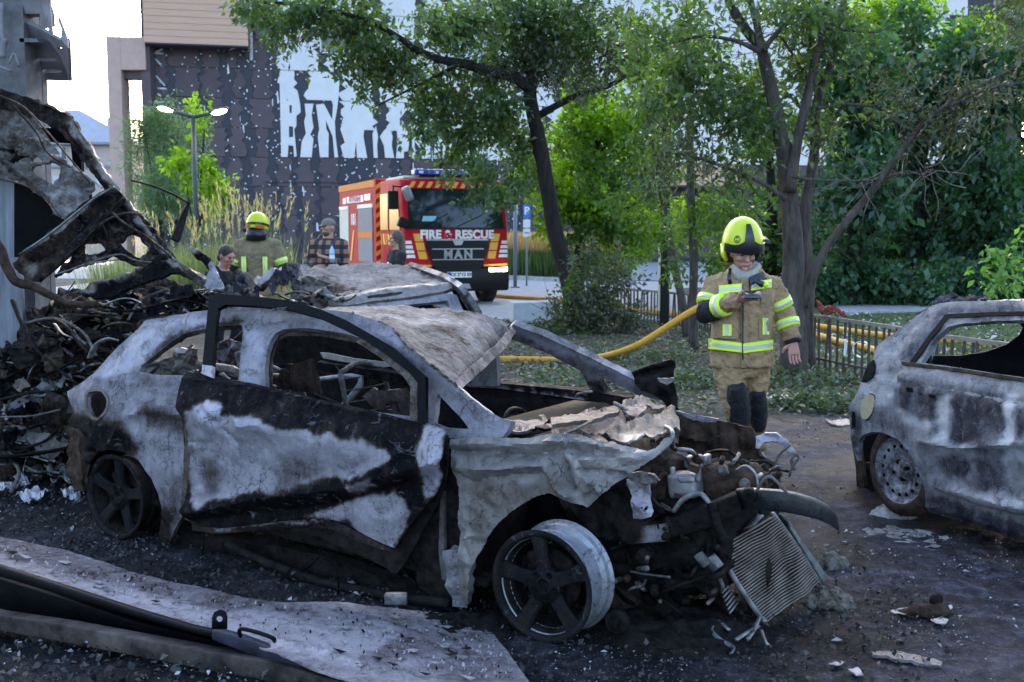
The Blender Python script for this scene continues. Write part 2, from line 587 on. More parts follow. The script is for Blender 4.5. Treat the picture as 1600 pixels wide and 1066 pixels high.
wet = ramp(t, nA.outputs['Fac'], [(.40, (.30,) * 3), (.60, (.75,) * 3)])
rr_ = mixc(t, at.outputs['Fac'], wet.outputs[0], (.9, .9, .9))
t.links.new(rr_, b.inputs['Roughness'])
h = math_n(t, 'ADD', math_n(t, 'MULTIPLY', nB.outputs['Fac'], 1.0), math_n(t, 'MULTIPLY', nC.outputs['Fac'], .55))
b.inputs['Specular IOR Level'].default_value = .10
bump(t, b, h, .035, 1.0)
gv, gf = ground_sheet()
go = single('ground', (gv, gf), mg, kind='structure')
earth_poly = gpoly([(700, 640), (900, 640), (1060, 655), (1130, 668), (1200, 655), (1330, 655), (1420, 640), (1700, 640)]) + [(14, 9), (30, 24), (30, 60), (-30, 60), (-14, 16), (-9, 11), (-3, 10.2)]
xy = gv[:, :2]
wob = fbm(np.c_[xy[:, 0], xy[:, 1], np.zeros(len(xy))], .9, 3, 3.0) * .5
def gmask(poly, fe):
    d = pdist(xy[:, 0], xy[:, 1], poly) * np.where(inside(xy[:, 0], xy[:, 1], poly), 1, -1)
    return sstep((d + wob) / fe + .5)
for nm, val in (('earth', gmask(earth_poly, .7)), ('burn', np.maximum(gmask([(-9, 2), (-9, 11), (-2, 10), (-.5, 6.2), (1.3, 5.2), (2.2, 4.4), (.9, 3.4), (.2, 2)], 1.1), .9 * gmask([(2.0, 6.9), (2.3, 5.6), (3.4, 4.2), (4.4, 5), (4, 8), (2.6, 7.5)], .6)))):
    a = go.data.attributes.new(nm, 'FLOAT', 'POINT'); a.data.foreach_set('value', val.astype(np.float32))

M_pave = plain('pale_paving', (.36, .35, .36), .85, 0, .35, 3, .004, 50, col2=(.24, .235, .245))
M_road = plain('grey_road', (.27, .265, .285), .85, 0, .3, 2, .004, 60)
M_kerb = plain('kerb_concrete', (.34, .33, .33), .9, 0, .35, 5, .004, 50)
M_lawn = plain('lawn_turf', (.055, .085, .025), .95, 0, .5, 5, .02, 40, col2=(.02, .035, .012))
def flat(name, pts, z, mat):
    poly = [(x, y, z) for x, y in pts]
    return single(name, ([*poly, *[(x, y, z - .05) for x, y, _ in poly]], [tuple(range(len(poly)))] + [(i, (i + 1) % len(poly), (i + 1) % len(poly) + len(poly), i + len(poly)) for i in range(len(poly))]), mat, kind='structure', smooth=False)
flat('pavement', [(-14, 21.5), (.6, 20.6), (2.0, 21.8), (3.9, 18.0), (4.6, 19.6), (5.2, 26), (6.5, 37), (1.0, 38.5), (-14, 41)], .035, M_pave)
flat('road', [(-40, 40.5), (1.0, 39.2), (7.0, 38.0), (13, 36), (30, 33), (60, 70), (-40, 66)], .035, M_road)
flat('lawn', gpoly([(1262, 560), (1300, 520), (1290, 496), (1620, 486), (1700, 560), (1500, 600), (1380, 585)]), .03, M_lawn)
flat('path', gpoly([(1285, 492), (1290, 480), (1420, 477), (1620, 470), (1620, 479), (1420, 488)]), .04, M_pave)
flat('lawn_strip', gpoly([(1055, 453), (1300, 444), (1300, 455), (1060, 464)]), .045, M_lawn)
# kerb of paving slabs in front of the tall grass
def kerb(a, b, n):
    T = Thing('kerb', 'low pale kerb along the foot of the tall feathery grass', 'kerb', (*a, 0))
    a = Vector((*a, 0)); b = Vector((*b, 0))
    L = (b - a).length / n; yaw = math.atan2(b.y - a.y, b.x - a.x)
    me = mesh('kerbstone', *box(0, L - .02, 0, .2, 0, .17), M_kerb, False)
    for k in range(n):
        o = bpy.data.objects.new('kerbstone', me); C.objects.link(o); o.parent = T.o
        p = (b - a) * k / n
        o.location = (p.x, p.y, random.uniform(-.004, .004)); o.rotation_euler.z = yaw
a_, b_ = G(760, 436), G(985, 448)
kerb((a_.x, a_.y), (b_.x, b_.y), 9)

# ------------------------------------------------------------------ the dark patterned building
BO = np.array([-19.0, 57.0]); BU = np.array([.975, .2225]); BN = np.array([.2225, -.975])
B = Thing('patterned_building', 'tall dark brown building clad in ragged panels with tattered white lettering', 'building', (-19, 57, 0), math.atan2(.2225, .975))
def fuv(px, py):
    d = rays(px, py)
    t = ((BO - EYE[:2]) @ BN) / (d[..., :2] @ BN)
    p = EYE + d * t
    return float((p[:2] - BO) @ BU), float(p[2])
M_navy = plain('dark_facade_backing', (.020, .0175, .030), .6, 0, .3, 2, .004, 20)
M_brown = plain('brown_cladding', (.064, .042, .049), .7, 0, .18, 1.2, .002, 30)
M_brown2 = plain('brown_cladding_pale', (.074, .050, .057), .7, 0, .18, 1.2, .002, 30)
M_whitep = plain('white_cladding', (.58, .545, .54), .6, 0, .08, 1.5, .002, 30)
M_dot = plain('white_fixing', (.56, .56, .60), .4, 0, .1, 5)
H = 21.0
B.part('wall', box(0, 52, .0, 14, 0, H), M_navy, smooth=False)
def ragged(u0, u1, v0, v1, amp, seed):
    r = random.Random(seed)
    def edge(u, up):
        n = 7; q = []
        for i in range(n + 1):
            v = v0 + (v1 - v0) * (i / n if up else 1 - i / n)
            k = r.random()
            du = (r.uniform(-amp, amp) if 0 < i < n else r.uniform(-amp * .5, amp * .5))
            q.append((u + du, v))
            if k < .35 and 0 < i < n: q.append((u + du + r.uniform(-amp, amp) * .7, v + (.06 if up else -.06)))
        return q
    return edge(u1, True) + edge(u0, False)
u_w, v_w = fuv(439, 246)
row = 1.52
uL = 0.35
rows = [v_w + row * k for k in range(-4, 10)]
cnt = 0
r0 = random.Random(3)
for k, v0 in enumerate(rows):
    v1 = v0 + row - .035
    v0 = max(v0, .25)
    if v1 < .6: continue
    u = uL + r0.uniform(-.1, .1)
    r1_ = random.Random(11)
    while u < 46:
        wd = r1_.uniform(.55, 1.05) if u < 24 else r1_.uniform(2.4, 3.2)
        white = v0 > v_w - .1 and u > u_w - .2
        if not white and cnt < 290 and (u < 24 or v0 < v_w):
            if r0.random() < .93 or u > 24:
                y = -r0.uniform(.05, .10)
                B.part('cladding_panel', prism(ragged(u + r0.uniform(-.16, .16) * (u < 24), u + wd + r0.uniform(-.16, .2) * (u < 24), v0, v1, .17 if u < 24 else .03, r0.random()), y, -.004), M_brown if r0.random() < .7 else M_brown2, smooth=False); cnt += 1
        u += wd + (r1_.uniform(.30, .62) if u < 24 else .05)
# white field: traced letter row, ragged white panels above it
Z2 = lambda x, y: fuv(380 + x / 4.2105, y / 4.2105)
letters = [
 [(238, 480), (270, 480), (275, 560), (262, 600), (292, 668), (300, 612), (330, 600), (360, 610), (375, 690), (378, 740), (350, 765), (350, 830), (335, 850), (352, 1030), (335, 1034), (330, 962), (298, 955), (292, 1034), (250, 1034), (243, 700)],
 [(404, 684), (462, 684), (450, 760), (462, 840), (440, 890), (462, 912), (450, 1036), (375, 1036), (385, 930), (412, 880), (400, 800), (412, 760)],
 [(478, 690), (530, 684), (560, 740), (585, 790), (590, 690), (570, 640), (585, 560), (632, 530), (627, 640), (617, 720), (602, 800), (607, 900), (624, 1036), (600, 1036), (588, 900), (542, 790), (546, 850), (562, 880), (560, 1036), (505, 1036), (490, 900), (500, 850), (488, 760)],
 [(638, 850), (690, 700), (720, 650), (742, 700), (772, 690), (800, 800), (790, 900), (815, 1040), (748, 1040), (742, 930), (730, 1040), (662, 1040), (640, 960), (668, 940)],
 [(850, 880), (872, 830), (886, 900), (880, 960), (884, 1040), (858, 1040)],
 [(898, 900), (925, 860), (960, 830), (982, 900), (976, 960), (992, 1040), (932, 1040), (925, 960)],
 [(1008, 840), (1040, 790), (1062, 820), (1082, 880), (1092, 940), (1082, 996), (1056, 1000), (1056, 1042), (1004, 1042), (1015, 930)],
 [(1108, 720), (1126, 730), (1126, 880), (1190, 960), (1168, 985), (1126, 930), (1132, 1045), (1110, 1045)],
 [(1150, 800), (1192, 790), (1222, 870), (1232, 1045), (1172, 1045), (1162, 1005), (1192, 950), (1152, 920)],
 [(1250, 1045), (1262, 930), (1292, 890), (1330, 960), (1326, 1045)],
 [(1352, 880), (1382, 862), (1380, 1045), (1354, 1045)],
 [(1398, 940), (1432, 850), (1476, 850), (1490, 1045), (1440, 1045)],
 [(1505, 850), (1560, 830), (1600, 860), (1610, 1045), (1515, 1045)]]
for L in letters:
    pl = [Z2(x, y) for x, y in L]
    if sum(pl[i][0] * pl[(i + 1) % len(pl)][1] - pl[(i + 1) % len(pl)][0] * pl[i][1] for i in range(len(pl))) < 0: pl.reverse()
    B.part('white_letter', prism(pl, -.09, -.004), M_whitep, smooth=False)
for q in ([(303, 692), (320, 694), (318, 746), (305, 744)], [(300, 830), (328, 836), (328, 902), (302, 906)]):
    pl = [Z2(x, y) for x, y in q]; pl.reverse()
    B.part('letter_gap', prism(pl, -.095, -.02), M_navy, smooth=False)
for j, v0 in enumerate([v_w + row * k for k in range(1, 10)]):
    u = u_w + (.0 if j else .95) + .02
    if j == 0: u = Z2(640, 700)[0]
    while u < 46:
        wd = r0.uniform(.8, 2.1) if u < 22 else r0.uniform(2.5, 4)
        B.part('white_panel', prism(ragged(u, u + wd, v0, v0 + row - .03, .2 if u < 22 else .04, r0.random()), -.09 + r0.uniform(0, .02), -.004), M_whitep, smooth=False)
        u += wd + (r0.uniform(.22, .62) if u < 22 else .06)
u = Z2(1600, 900)[0]
while u < 46:
    B.part('white_panel', prism(ragged(u, u + 2.6, v_w, v_w + row - .03, .06, r0.random()), -.09, -.004), M_whitep, smooth=False); u += 2.68
dots = []
for k in range(1700):
    u, v = r0.uniform(.2, 24), r0.uniform(.4, 12)
    if u > u_w and v > v_w and r0.random() < .55: continue
    q = [(u + .043 * math.cos(a), -.03, v + .043 * math.sin(a)) for a in np.linspace(0, 2 * math.pi, 7)[:-1]]
    if r0.random() < .3: q = [(a_, -.115, c2_) for a_, _, c2_ in q]
    dots.append((q, [(0, 1, 2, 3, 4, 5)]))
for k in range(130):
    u, v, hh, ww = r0.uniform(.3, 23), r0.uniform(.5, 10), r0.uniform(.35, 1.1), r0.uniform(.05, .13)
    if u > u_w and v > v_w: continue
    dots.append(([(u, -.032, v), (u + ww, -.032, v + r0.uniform(0, .1)), (u + ww * r0.uniform(.4, 1.2), -.032, v + hh), (u + r0.uniform(-.03, .03), -.032, v + hh)], [(0, 1, 2, 3)]))
dd = B.part('light_fixings', join(*dots), M_dot, smooth=False); dd['kind'] = 'stuff'
# corner slats of pale metal
for x0, y0, x1, y1 in ((243, 83, 254, 77), (242, 84, 253, 84), (243, 93, 252, 102), (244, 119, 258, 135), (246, 139, 259, 139), (246, 147, 252, 151), (244, 160, 258, 160), (245, 164, 254, 172)):
    a, c_ = fuv(x0, y0), fuv(x1, y1)
    B.part('corner_slat', tube([(a[0], -.12, a[1]), (c_[0], -.12, c_[1])], .05, 6, 1), M_dot)
# windows
M_dglass = plain('dark_window', (.02, .022, .03), .12, 0, .2, 2)
M_blind = plain('pale_blue_blind', (.42, .52, .62), .6, 0, .15, 3)
M_wframe = plain('window_frame_metal', (.5, .5, .54), .5, 0, .1, 3)
for (x0, y0, x1, y1, bl) in ((502, 22, 545, 82, 0), (702, 28, 752, 102, 1), (860, 20, 905, 95, 0), (560, -90, 600, -30, 0), (410, -90, 450, -30, 0)):
    a, c_ = fuv(x0, y1), fuv(x1, y0)
    wn = B.part('window', box(a[0], c_[0], -.13, -.004, a[1], c_[1]), M_dglass, smooth=False)
    for q in (box(a[0] - .08, a[0] - .002, -.2, -.004, a[1] - .08, c_[1] + .08), box(c_[0] + .002, c_[0] + .08, -.2, -.004, a[1] - .08, c_[1] + .08), box(a[0], c_[0], -.2, -.004, a[1] - .08, a[1] - .002), box(a[0], c_[0], -.2, -.004, c_[1] + .002, c_[1] + .08)):
        B.part('frame', q, M_wframe, parent=wn, smooth=False)
    if bl: B.part('blind', box(a[0] + .05, c_[0] - .05, -.15, -.132, a[1] + .1, a[1] + (c_[1] - a[1]) * .62), M_blind, parent=wn, smooth=False)
# pale timber volume over the corner, downpipe
M_wood = plain('pale_timber_cladding', (.50, .30, .205), .7, 0, .12, 4, .003, 30, sc3=(.25, .25, 9))
wl, wr = fuv(230, 74)[0], fuv(388, 79)[0]
vb = fuv(300, 76)[1]
tv = B.part('timber_volume', box(wl, wr, -1.4, 0 - .005, vb, H + 1), M_wood, smooth=False)
nb_ = 19
for k in range(nb_):
    v = vb + k * .33
    B.part('timber_board', box(wl - .02, wr + .02, -1.43, -1.402, v + .012, v + .32), M_wood, smooth=False)
B.part('soffit_shadow_gap', box(wl + .02, wr - .02, -1.38, -.2, vb - .06, vb - .003), M_navy, smooth=False)
for x, y0, y1 in ((393, 15, 96),):
    a, c_ = fuv(x, y1), fuv(x, y0)
    B.part('downpipe', tube([(a[0], -.3, a[1]), (a[0], -.3, H)], .09, 8, 1), M_dot)
a = fuv(238, 100)
M_cream = plain('cream_corner_trim', (.62, .55, .45), .6, 0, .1, 3)
B.part('corner_trim', box(.02, .28, -.35, -.06, 2, vb - .1), M_cream, smooth=False)
B.part('band_course', box(6, 52, -.14, -.1, fuv(600, 286)[1] - .03, fuv(600, 286)[1] + .01), M_navy, smooth=False)
# beam of pale timber far right
a, c_ = fuv(1040, 292), fuv(1130, 262)
B.part('timber_beam', box(a[0], c_[0], -2.2, -.1, a[1], c_[1]), M_wood, smooth=False)
# portal frame beside it
M_portal = plain('pink_render', (.40, .27, .225), .8, 0, .12, 3, .003, 40)
pf = Thing('portal_frame', 'pinkish plaster portal frame standing clear of the dark building corner', 'frame', P(200, 366, 56.5).to_tuple()[:2] + (0,), .1)
def px_box(T, name, x0, y0, x1, y1, Y, dp, mat, z0=None, parent=None, bev=0):
    p, q = P(x0, y1, Y), P(x1, y0, Y)
    zz = p.z if z0 is None else z0
    v = box(p.x, q.x, Y, Y + dp, zz, q.z)
    return T.part(name, v, mat, world=True, smooth=False, parent=parent, mods=[bevel(bev)] if bev else ())
px_box(pf, 'column', 174, 57, 187, 300, 56, 1.2, M_portal, z0=0)
px_box(pf, 'lintel', 187.3, 58, 226, 109, 56.02, 1.16, M_portal)
px_box(pf, 'lintel_soffit', 187.4, 109.3, 226, 123, 56.4, .8, M_brown2)
px_box(pf, 'column', 226.2, 60, 233, 300, 56.2, .8, M_brown2, z0=0)

# ------------------------------------------------------------------ house with a hipped roof far behind
ho = Thing('hipped_house', 'pale rendered house with grey hipped roof far behind the wreck', 'house', (P(125, 366, 88).x, 88, 0))
M_hwall = plain('house_render', (.50, .41, .37), .85, 0, .15, 2, .003, 20)
M_hroof = plain('grey_roof_sheet', (.26, .28, .34), .6, 0, .15, 1.5, .003, 20)
eL, eR = P(45, 222, 88), P(212, 222, 88)
ap = P(113, 172, 93)
px_box(ho, 'wall', 52, 222, 206, 366, 88.4, 9, M_hwall, z0=0)
ez = eL.z
ho.part('roof', ([(eL.x, 87.8, ez), (eR.x, 87.8, ez), (eR.x, 98, ez), (eL.x, 98, ez), (ap.x - .6, 93, ap.z), (ap.x + .6, 93, ap.z), (eL.x, 87.8, ez - .2), (eR.x, 87.8, ez - .2), (eR.x, 98, ez - .2), (eL.x, 98, ez - .2)], [(0, 1, 5, 4), (1, 2, 5), (2, 3, 4, 5), (3, 0, 4), (0, 6, 7, 1), (1, 7, 8, 2), (2, 8, 9, 3), (3, 9, 6, 0), (9, 8, 7, 6)]), M_hroof, world=True, smooth=False)
rp = bpy.data.objects[-1] if False else None
px_box(ho, 'chimney', 168, 184, 174, 205, 91, .8, M_hwall)
for (x0, y0, x1, y1) in ((83, 275, 104, 287), (128, 235, 146, 256), (88, 228, 104, 250), (150, 270, 166, 290)):
    wnd = px_box(ho, 'window', x0, y0, x1, y1, 88.3, .09, M_wframe)
    px_box(ho, 'pane', x0 + 1.5, y0 + 1.5, (x0 + x1) / 2 - .6, y1 - 1.5, 88.27, .028, M_blind, parent=wnd)
    px_box(ho, 'pane', (x0 + x1) / 2 + .6, y0 + 1.5, x1 - 1.5, y1 - 1.5, 88.27, .028, M_dglass, parent=wnd)
px_box(ho, 'string_course', 51, 258, 207, 262, 88.2, .18, M_hroof)
ho2 = Thing('gabled_house', 'low pale house whose roof peeps out left of the hipped one', 'house', (P(60, 366, 95).x, 95, 0))
px_box(ho2, 'wall', 20, 215, 84, 366, 96, 8, M_hwall, z0=0)
q = [P(15, 216, 95.6), P(90, 216, 95.6), P(70, 188, 99), P(35, 188, 99)]
ho2.part('roof', hexa(q, [p + Vector((0, .1, .15)) for p in q]), M_hroof, world=True, smooth=False)

# ------------------------------------------------------------------ burnt building edge on the left
M_scorch = plain('scorched_wall', (.19, .175, .185), .8, .1, .6, 3.5, .01, 30, col2=(.055, .05, .055))
M_steelb = plain('blue_grey_sheet_steel', (.155, .165, .205), .5, .3, .45, 4, .004, 40, sc3=(6, 6, .6))
M_cplate = plain('scorched_canopy_plate', (.20, .185, .20), .7, .2, .4, 5, .004, 40)
lb = Thing('burnt_building', 'scorched building edge with a perforated steel balcony over the wreck', 'building', (-4.9, 9.2, 0))
def LP(name, outline, ctrl, mat, parent=None, th=.03, **kw):
    vf, so = sheet(outline, planefit(ctrl), **kw)
    return lb.part(name, vf, mat, world=True, parent=parent, mods=[solid(th)])
px_box(lb, 'wall', -400, -300, 22, 400, 9.4, .32, M_scorch, z0=0)
px_box(lb, 'steel_sheet', -300, 278, 26, 570, 8.6, .05, M_steelb, z0=0)
px_box(lb, 'column', 24, -300, 49, 400, 9.74, .1, M_scorch, z0=0)
pc = [(30, 40, 9.5), (30, 128, 9.9), (108, 128, 9.9), (106, 40, 9.2)]
bal = LP('balcony_plate', [(26, 28), (58, 44), (78, 64), (93, 84), (103, 108), (108, 127), (50, 125), (28, 120)], pc, M_cplate, holes=[soften([(59, 91), (89, 91), (89, 95.5), (59, 95.5)]), soften([(60, 109), (97, 109), (97, 114), (60, 114)]), soften([(53.5, 91), (57.5, 91), (57.5, 95), (53.5, 95)]), soften([(54, 109), (58, 109), (58, 113), (54, 113)]), soften([(45, 29), (58, 27), (64, 29), (60, 31), (47, 31.5)])], res=3, th=.04)
LP('balcony_face', [(57, 44), (66, 47), (80, 56), (92, 62), (104, 62), (106, 72), (107, 100), (108.5, 128), (104, 112), (94, 88), (78, 66), (62, 56)], [(57, 44, 9.45), (106, 62, 9.0), (108, 128, 9.6)], M_cplate, holes=[soften([(90, 74), (96, 74), (96, 78), (90, 78)])], res=4, th=.03, parent=bal)
LP('balcony_post', [(74.5, 5), (78, 5), (80, 36), (82, 55), (76, 50)], [(74, 5, 9.2), (80, 5, 9.2), (80, 55, 9.2)], M_cplate, res=3, th=.03, parent=bal)
LP('torn_post', [(90, 22), (93, 27), (100, 45), (106, 62), (106, 74), (98, 66), (95, 60), (96, 46), (91, 34)], [(90, 22, 9.1), (106, 22, 9.1), (106, 70, 9.0)], M_cplate, res=3, th=.03, parent=bal)
LP('upper_panel', [(3, -20), (64, -20), (66, 10), (71, 26), (72, 45), (65, 44), (62, 22), (15, 21)], [(0, 0, 9.5), (60, 0, 9.3), (60, 40, 9.4)], M_cplate, res=5, th=.1)
LP('upper_soffit', [(15, 20), (64, 21), (62, 27), (16, 28)], [(15, 20, 9.5), (64, 20, 9.3), (64, 28, 9.6)], M_scorch, res=4, th=.05)
LP('canopy_beam', [(30, 60), (56, 60), (62, 66), (31, 66)], [(30, 60, 9.4), (62, 60, 9.4), (62, 66, 9.4)], M_scorch, res=4, th=.08)
for q, r in ((((0, 104), (8, 108), (18, 111)), .012), (((3, 5), (2, 40), (6, 75)), .02), (((14, 100), (22, 84), (30, 105)), .012), (((8, 60), (4, 75), (3, 90)), .03)):
    lb.part('wall_conduit', tube([P(x, y, 9.3) for x, y in q], r, 6, 4), M_cplate, world=True)
# ------------------------------------------------------------------ burnt cars: common pieces
M_ash = burnt('ashen_burnt_paint', seed=1.0)
M_ash2 = burnt('ashen_burnt_paint_rusty', white=(0.28, 0.25, 0.24), mid=(0.125, 0.102, 0.09), rust=(0.058, 0.040, 0.030), seed=9.0)
M_roof = burnt('roof_ash', white=(0.29, 0.275, 0.29), mid=(0.135, 0.12, 0.122), rust=(0.058, 0.045, 0.04), spread=1.2, bmp=0.016, speck=0.8, seed=4.0, metal=0.0, rough=(.7, .9), streak=0.0)
M_soot = plain('soot_black_metal', (0.0024, 0.0024, 0.003), 0.55, 0.0, 0.7, 12, 0.004, 60, spec=.06)
M_char = plain('charred_metal', (0.022, 0.018, 0.0165), 0.65, 0.0, 0.8, 17, 0.010, 45, col2=(0.0014, 0.0014, 0.0016), spec=.06)
M_rust = plain('fire_rust', (0.080, 0.050, 0.036), 0.8, 0.0, 0.6, 14, 0.012, 50, col2=(0.006, 0.0045, 0.004), spec=.08)
M_spoke = burnt('sooted_alloy', white=(.16, .155, .165), mid=(.06, .055, .055), rust=(.028, .022, .019), black=(.003, .003, .0035), spread=.5, seed=66, bmp=.003, speck=.9)
M_barrel = burnt('ashen_rim_barrel', white=(.38, .38, .43), mid=(.12, .115, .13), rust=(.04, .036, .038), spread=.5, seed=71, bmp=.002, metal=.5, rough=(.3, .6))
M_alu = plain('scorched_aluminium', (0.30, 0.29, 0.30), 0.45, 0.5, 0.5, 14, 0.003, 70, col2=(0.022, 0.02, 0.022))
M_rimdark = plain('sooted_alloy', (0.016, 0.0155, 0.017), 0.5, 0.0, 0.6, 16, 0.004, 110, col2=(0.002, 0.002, 0.0022), spec=.14)
M_rimlight = plain('ashen_rim_barrel', (0.36, 0.36, 0.40), 0.38, 0.4, 0.5, 9, 0.002, 90, col2=(0.035, 0.035, 0.04))
M_wire = plain('burnt_cable', (0.15, 0.13, 0.12), 0.7, 0.0, 0.6, 30, 0, col2=(0.015, 0.012, 0.012), spec=.2)

def subd(n):
    def f(o):
        m = o.modifiers.new('divide', 'SUBSURF'); m.subdivision_type = 'SIMPLE'; m.levels = n; m.render_levels = n
    return f
def crease0(amp, f):
    def fn(o):
        tx = bpy.data.textures.new('melt', 'CLOUDS'); tx.noise_scale = f; tx.noise_depth = 2
        m = o.modifiers.new('melt', 'DISPLACE'); m.texture = tx; m.strength = amp; m.mid_level = .5
    return fn

def esplit(o):
    m = o.modifiers.new('crisp_edges', 'EDGE_SPLIT'); m.split_angle = rad(32)

class CarFrame:
    """car coordinates: x forward from the rear axle, y from the right-hand skin into the car, z up"""
    def __init__(s, O, yaw, tum=0.27, belt=0.74, width=1.68):
        s.O = np.array([O[0], O[1], 0.0]); s.yaw = yaw; s.tum = tum; s.belt = belt; s.w = width
        s.F = np.array([math.cos(yaw), math.sin(yaw), 0]); s.L = np.array([-math.sin(yaw), math.cos(yaw), 0])
    def skin(s, x, z):
        y = 0.035 * np.clip((0.62 - z) / 0.45, 0, 2) ** 2 + s.tum * np.clip((z - s.belt) / 0.55, 0, 2) ** 1.25
        y = y + 0.16 * np.clip((-0.15 - x) / 0.5, 0, 2) ** 2 + 0.14 * np.clip((x - 2.95) / 0.5, 0, 2) ** 2
        return y
    def W(s, x, y, z): return Vector(s.O + s.F * x + s.L * y + np.array([0, 0, z]))
    def side(s, off=0.0, far=False):
        """the right-hand skin (or, mirrored, the left-hand one) as a surface for sheet()"""
        def fn(px, py):
            d = rays(px, py)
            e = EYE - s.O
            dl = d @ s.L
            y = np.full(np.shape(px), s.w if far else 0.0)
            for _ in range(9):
                t = (y + off - e @ s.L) / dl
                p = e + d * t[..., None]
                k = s.skin(p @ s.F, p[..., 2])
                y = s.w - k if far else k
            t = (y + off - e @ s.L) / dl
            return EYE + d * t[..., None]
        return fn
    def lat(s, y0):
        """an upright plane along the car at a set distance from its right-hand skin"""
        def fn(px, py):
            d = rays(px, py); e = EYE - s.O
            t = (y0 - e @ s.L) / (d @ s.L)
            return EYE + d * t[..., None]
        return fn
    def loc(s, px, py, y0):
        p = s.lat(y0)(np.array(px, float), np.array(py, float)) - s.O
        return float(p @ s.F), y0, float(p[2])

def alloy_wheel(T, name, c, axis_yaw, R=0.235, Wd=0.185, mats=None, tilt=0.0, label=None, rot=0.0, tyre=False):
    """five-spoke alloy rim; its face looks along -y before turning"""
    Mx = Matrix.Translation(c) @ Matrix.Rotation(axis_yaw, 4, 'Z') @ Matrix.Rotation(tilt, 4, 'X')
    md, ml = mats
    prof = [(0.0, R), (-.004, R - .006), (0.004, R - .012), (0.012, R - .018), (0.03, R - .026), (.055, R - .034), (.085, R - .036), (.088, R - .022), (.098, R - .022), (.101, R - .034), (.14, R - .032), (.152, R - .014), (Wd - .012, R - .01), (Wd, R + .002), (Wd + .004, R - .004), (Wd - .004, R - .02), (.12, R - .042), (.05, R - .052), (0.02, R - .034)]
    rim = T.part(name, xf(lathe(prof, 56, closed=True), Mx), ml, label=label, soot=.28, mods=[esplit])
    T.part('rim_inner', xf(lathe([(.018, R - .038), (.06, R - .056), (.12, R - .048), (.165, R - .035)], 48), Mx), M_char, parent=rim)
    fl = [(-.005, R + .001), (-.006, R - .02), (0.012, R - .034), (.018, R - .03), (.006, R - .004)]
    T.part('rim_face', xf(lathe(fl, 56, closed=True), Mx), md, parent=rim, soot=.74)
    for k in range(5):
        a = rot + k * 2 * math.pi / 5
        ca, sa = math.cos(a), math.sin(a)
        sec = []
        for u, hw, y in ((.035, .036, .028), (.075, .034, .02), (.12, .030, .012), (.165, .033, .008), (R - .022, .043, .006)):
            sec.append([(u * ca - w * sa, y + dy, u * sa + w * ca) for w, dy in ((-hw, .012), (-hw * .72, 0), (hw * .72, 0), (hw, .012), (hw * .9, .03), (-hw * .9, .03))])
        V = [p for q in sec for p in q]; Fs = []
        for i in range(len(sec) - 1):
            for j in range(6):
                Fs.append((i * 6 + j, i * 6 + (j + 1) % 6, (i + 1) * 6 + (j + 1) % 6, (i + 1) * 6 + j))
        Fs += [(5, 4, 3, 2, 1, 0), tuple(range(len(V) - 6, len(V)))]
        T.part('spoke', xf((V, Fs), Mx), md, parent=rim, soot=.76, mods=[esplit])
    T.part('hub', xf(lathe([(0.03, .0), (.03, .026), (.012, .028), (.012, .036), (.02, .042), (.016, .072), (.05, .078), (.09, .06), (.09, 0)], 30), Mx), md, parent=rim, soot=.8)
    for k in range(5):
        a = rot + (k + .5) * 2 * math.pi / 5
        T.part('bolt_hole', xf(lathe([(.0135, .0), (.0135, .008), (.0115, .0105), (.0125, .013), (.02, .013)], 12), Mx @ Matrix.Translation((.054 * math.cos(a), 0, .054 * math.sin(a)))), M_soot, parent=rim)
    T.part('brake_disc', xf(lathe([(.085, .03), (.085, .128), (.10, .13), (.115, .128), (.115, .03)], 40), Mx), M_char, parent=rim)
    T.part('brake_caliper', xf(box(-.05, .06, .06, .13, .07, .15), Mx @ Matrix.Rotation(rad(-30), 4, 'Y')), M_char, parent=rim, mods=[bevel(.012)])
    return rim

# ------------------------------------------------------------------ the burnt hatchback in front
CF = CarFrame((-2.150, 5.75), rad(-32.6))
car = Thing('burnt_car', 'burnt out ashen three door hatchback with its nose torn open, closest to us', 'car', CF.O, CF.yaw, 'burnt out cars')
S0 = CF.side()

def CP(name, outline, fn, mat, parent=None, label=None, th=0.004, off=-1.0, **kw):
    vf, so = sheet(outline, fn, **kw)
    return car.part(name, vf, mat, world=True, parent=parent, soot=so, label=label, mods=[solid(th, off)])

# rear quarter, roof rail, pillars: one pressing with its window openings
shell = [(105, 612), (128, 597), (150, 580), (175, 551), (200, 527), (220, 510), (231, 502), (245, 498), (262, 494), (280, 490), (320, 485), (350, 482), (380, 480), (405, 478), (430, 479),
         (480, 483), (530, 486), (556, 491), (585, 500), (612, 512), (637, 535), (670, 562), (680, 562), (690, 575), (707, 595), (730, 617), (755, 637), (780, 652), (800, 658),
         (793, 672), (784, 684), (762, 684), (735, 688), (700, 684), (652, 668), (600, 655), (500, 640), (420, 640), (418, 700), (330, 800), (285, 806), (272, 828), (262, 853), (246, 843), (251, 815), (253, 790), (249, 770), (238, 748), (226, 730), (208, 714), (190, 706), (172, 703),
         (152, 706), (142, 690), (126, 675), (107, 664), (112, 640)]
winr = [(217, 580), (222, 571), (235, 561), (260, 541), (287, 523), (320, 513), (350, 509), (378, 508), (381, 516), (377, 560), (372, 594), (330, 590), (280, 586), (240, 585)]
wdoor = [(413, 640), (414, 600), (415, 570), (417, 548), (421, 533), (429, 521), (442, 515), (470, 513), (500, 515), (535, 521), (570, 529), (600, 545), (625, 563), (641, 578), (650, 592), (652, 620), (651, 652), (600, 645), (500, 630)]
wtri = [(684, 615), (700, 632), (720, 654), (734, 671), (700, 668), (679, 660), (681, 635)]
lamp_h = soften([(135, 614), (147, 611), (161, 612), (167, 625), (166, 640), (152, 654), (142, 652), (134, 637)])
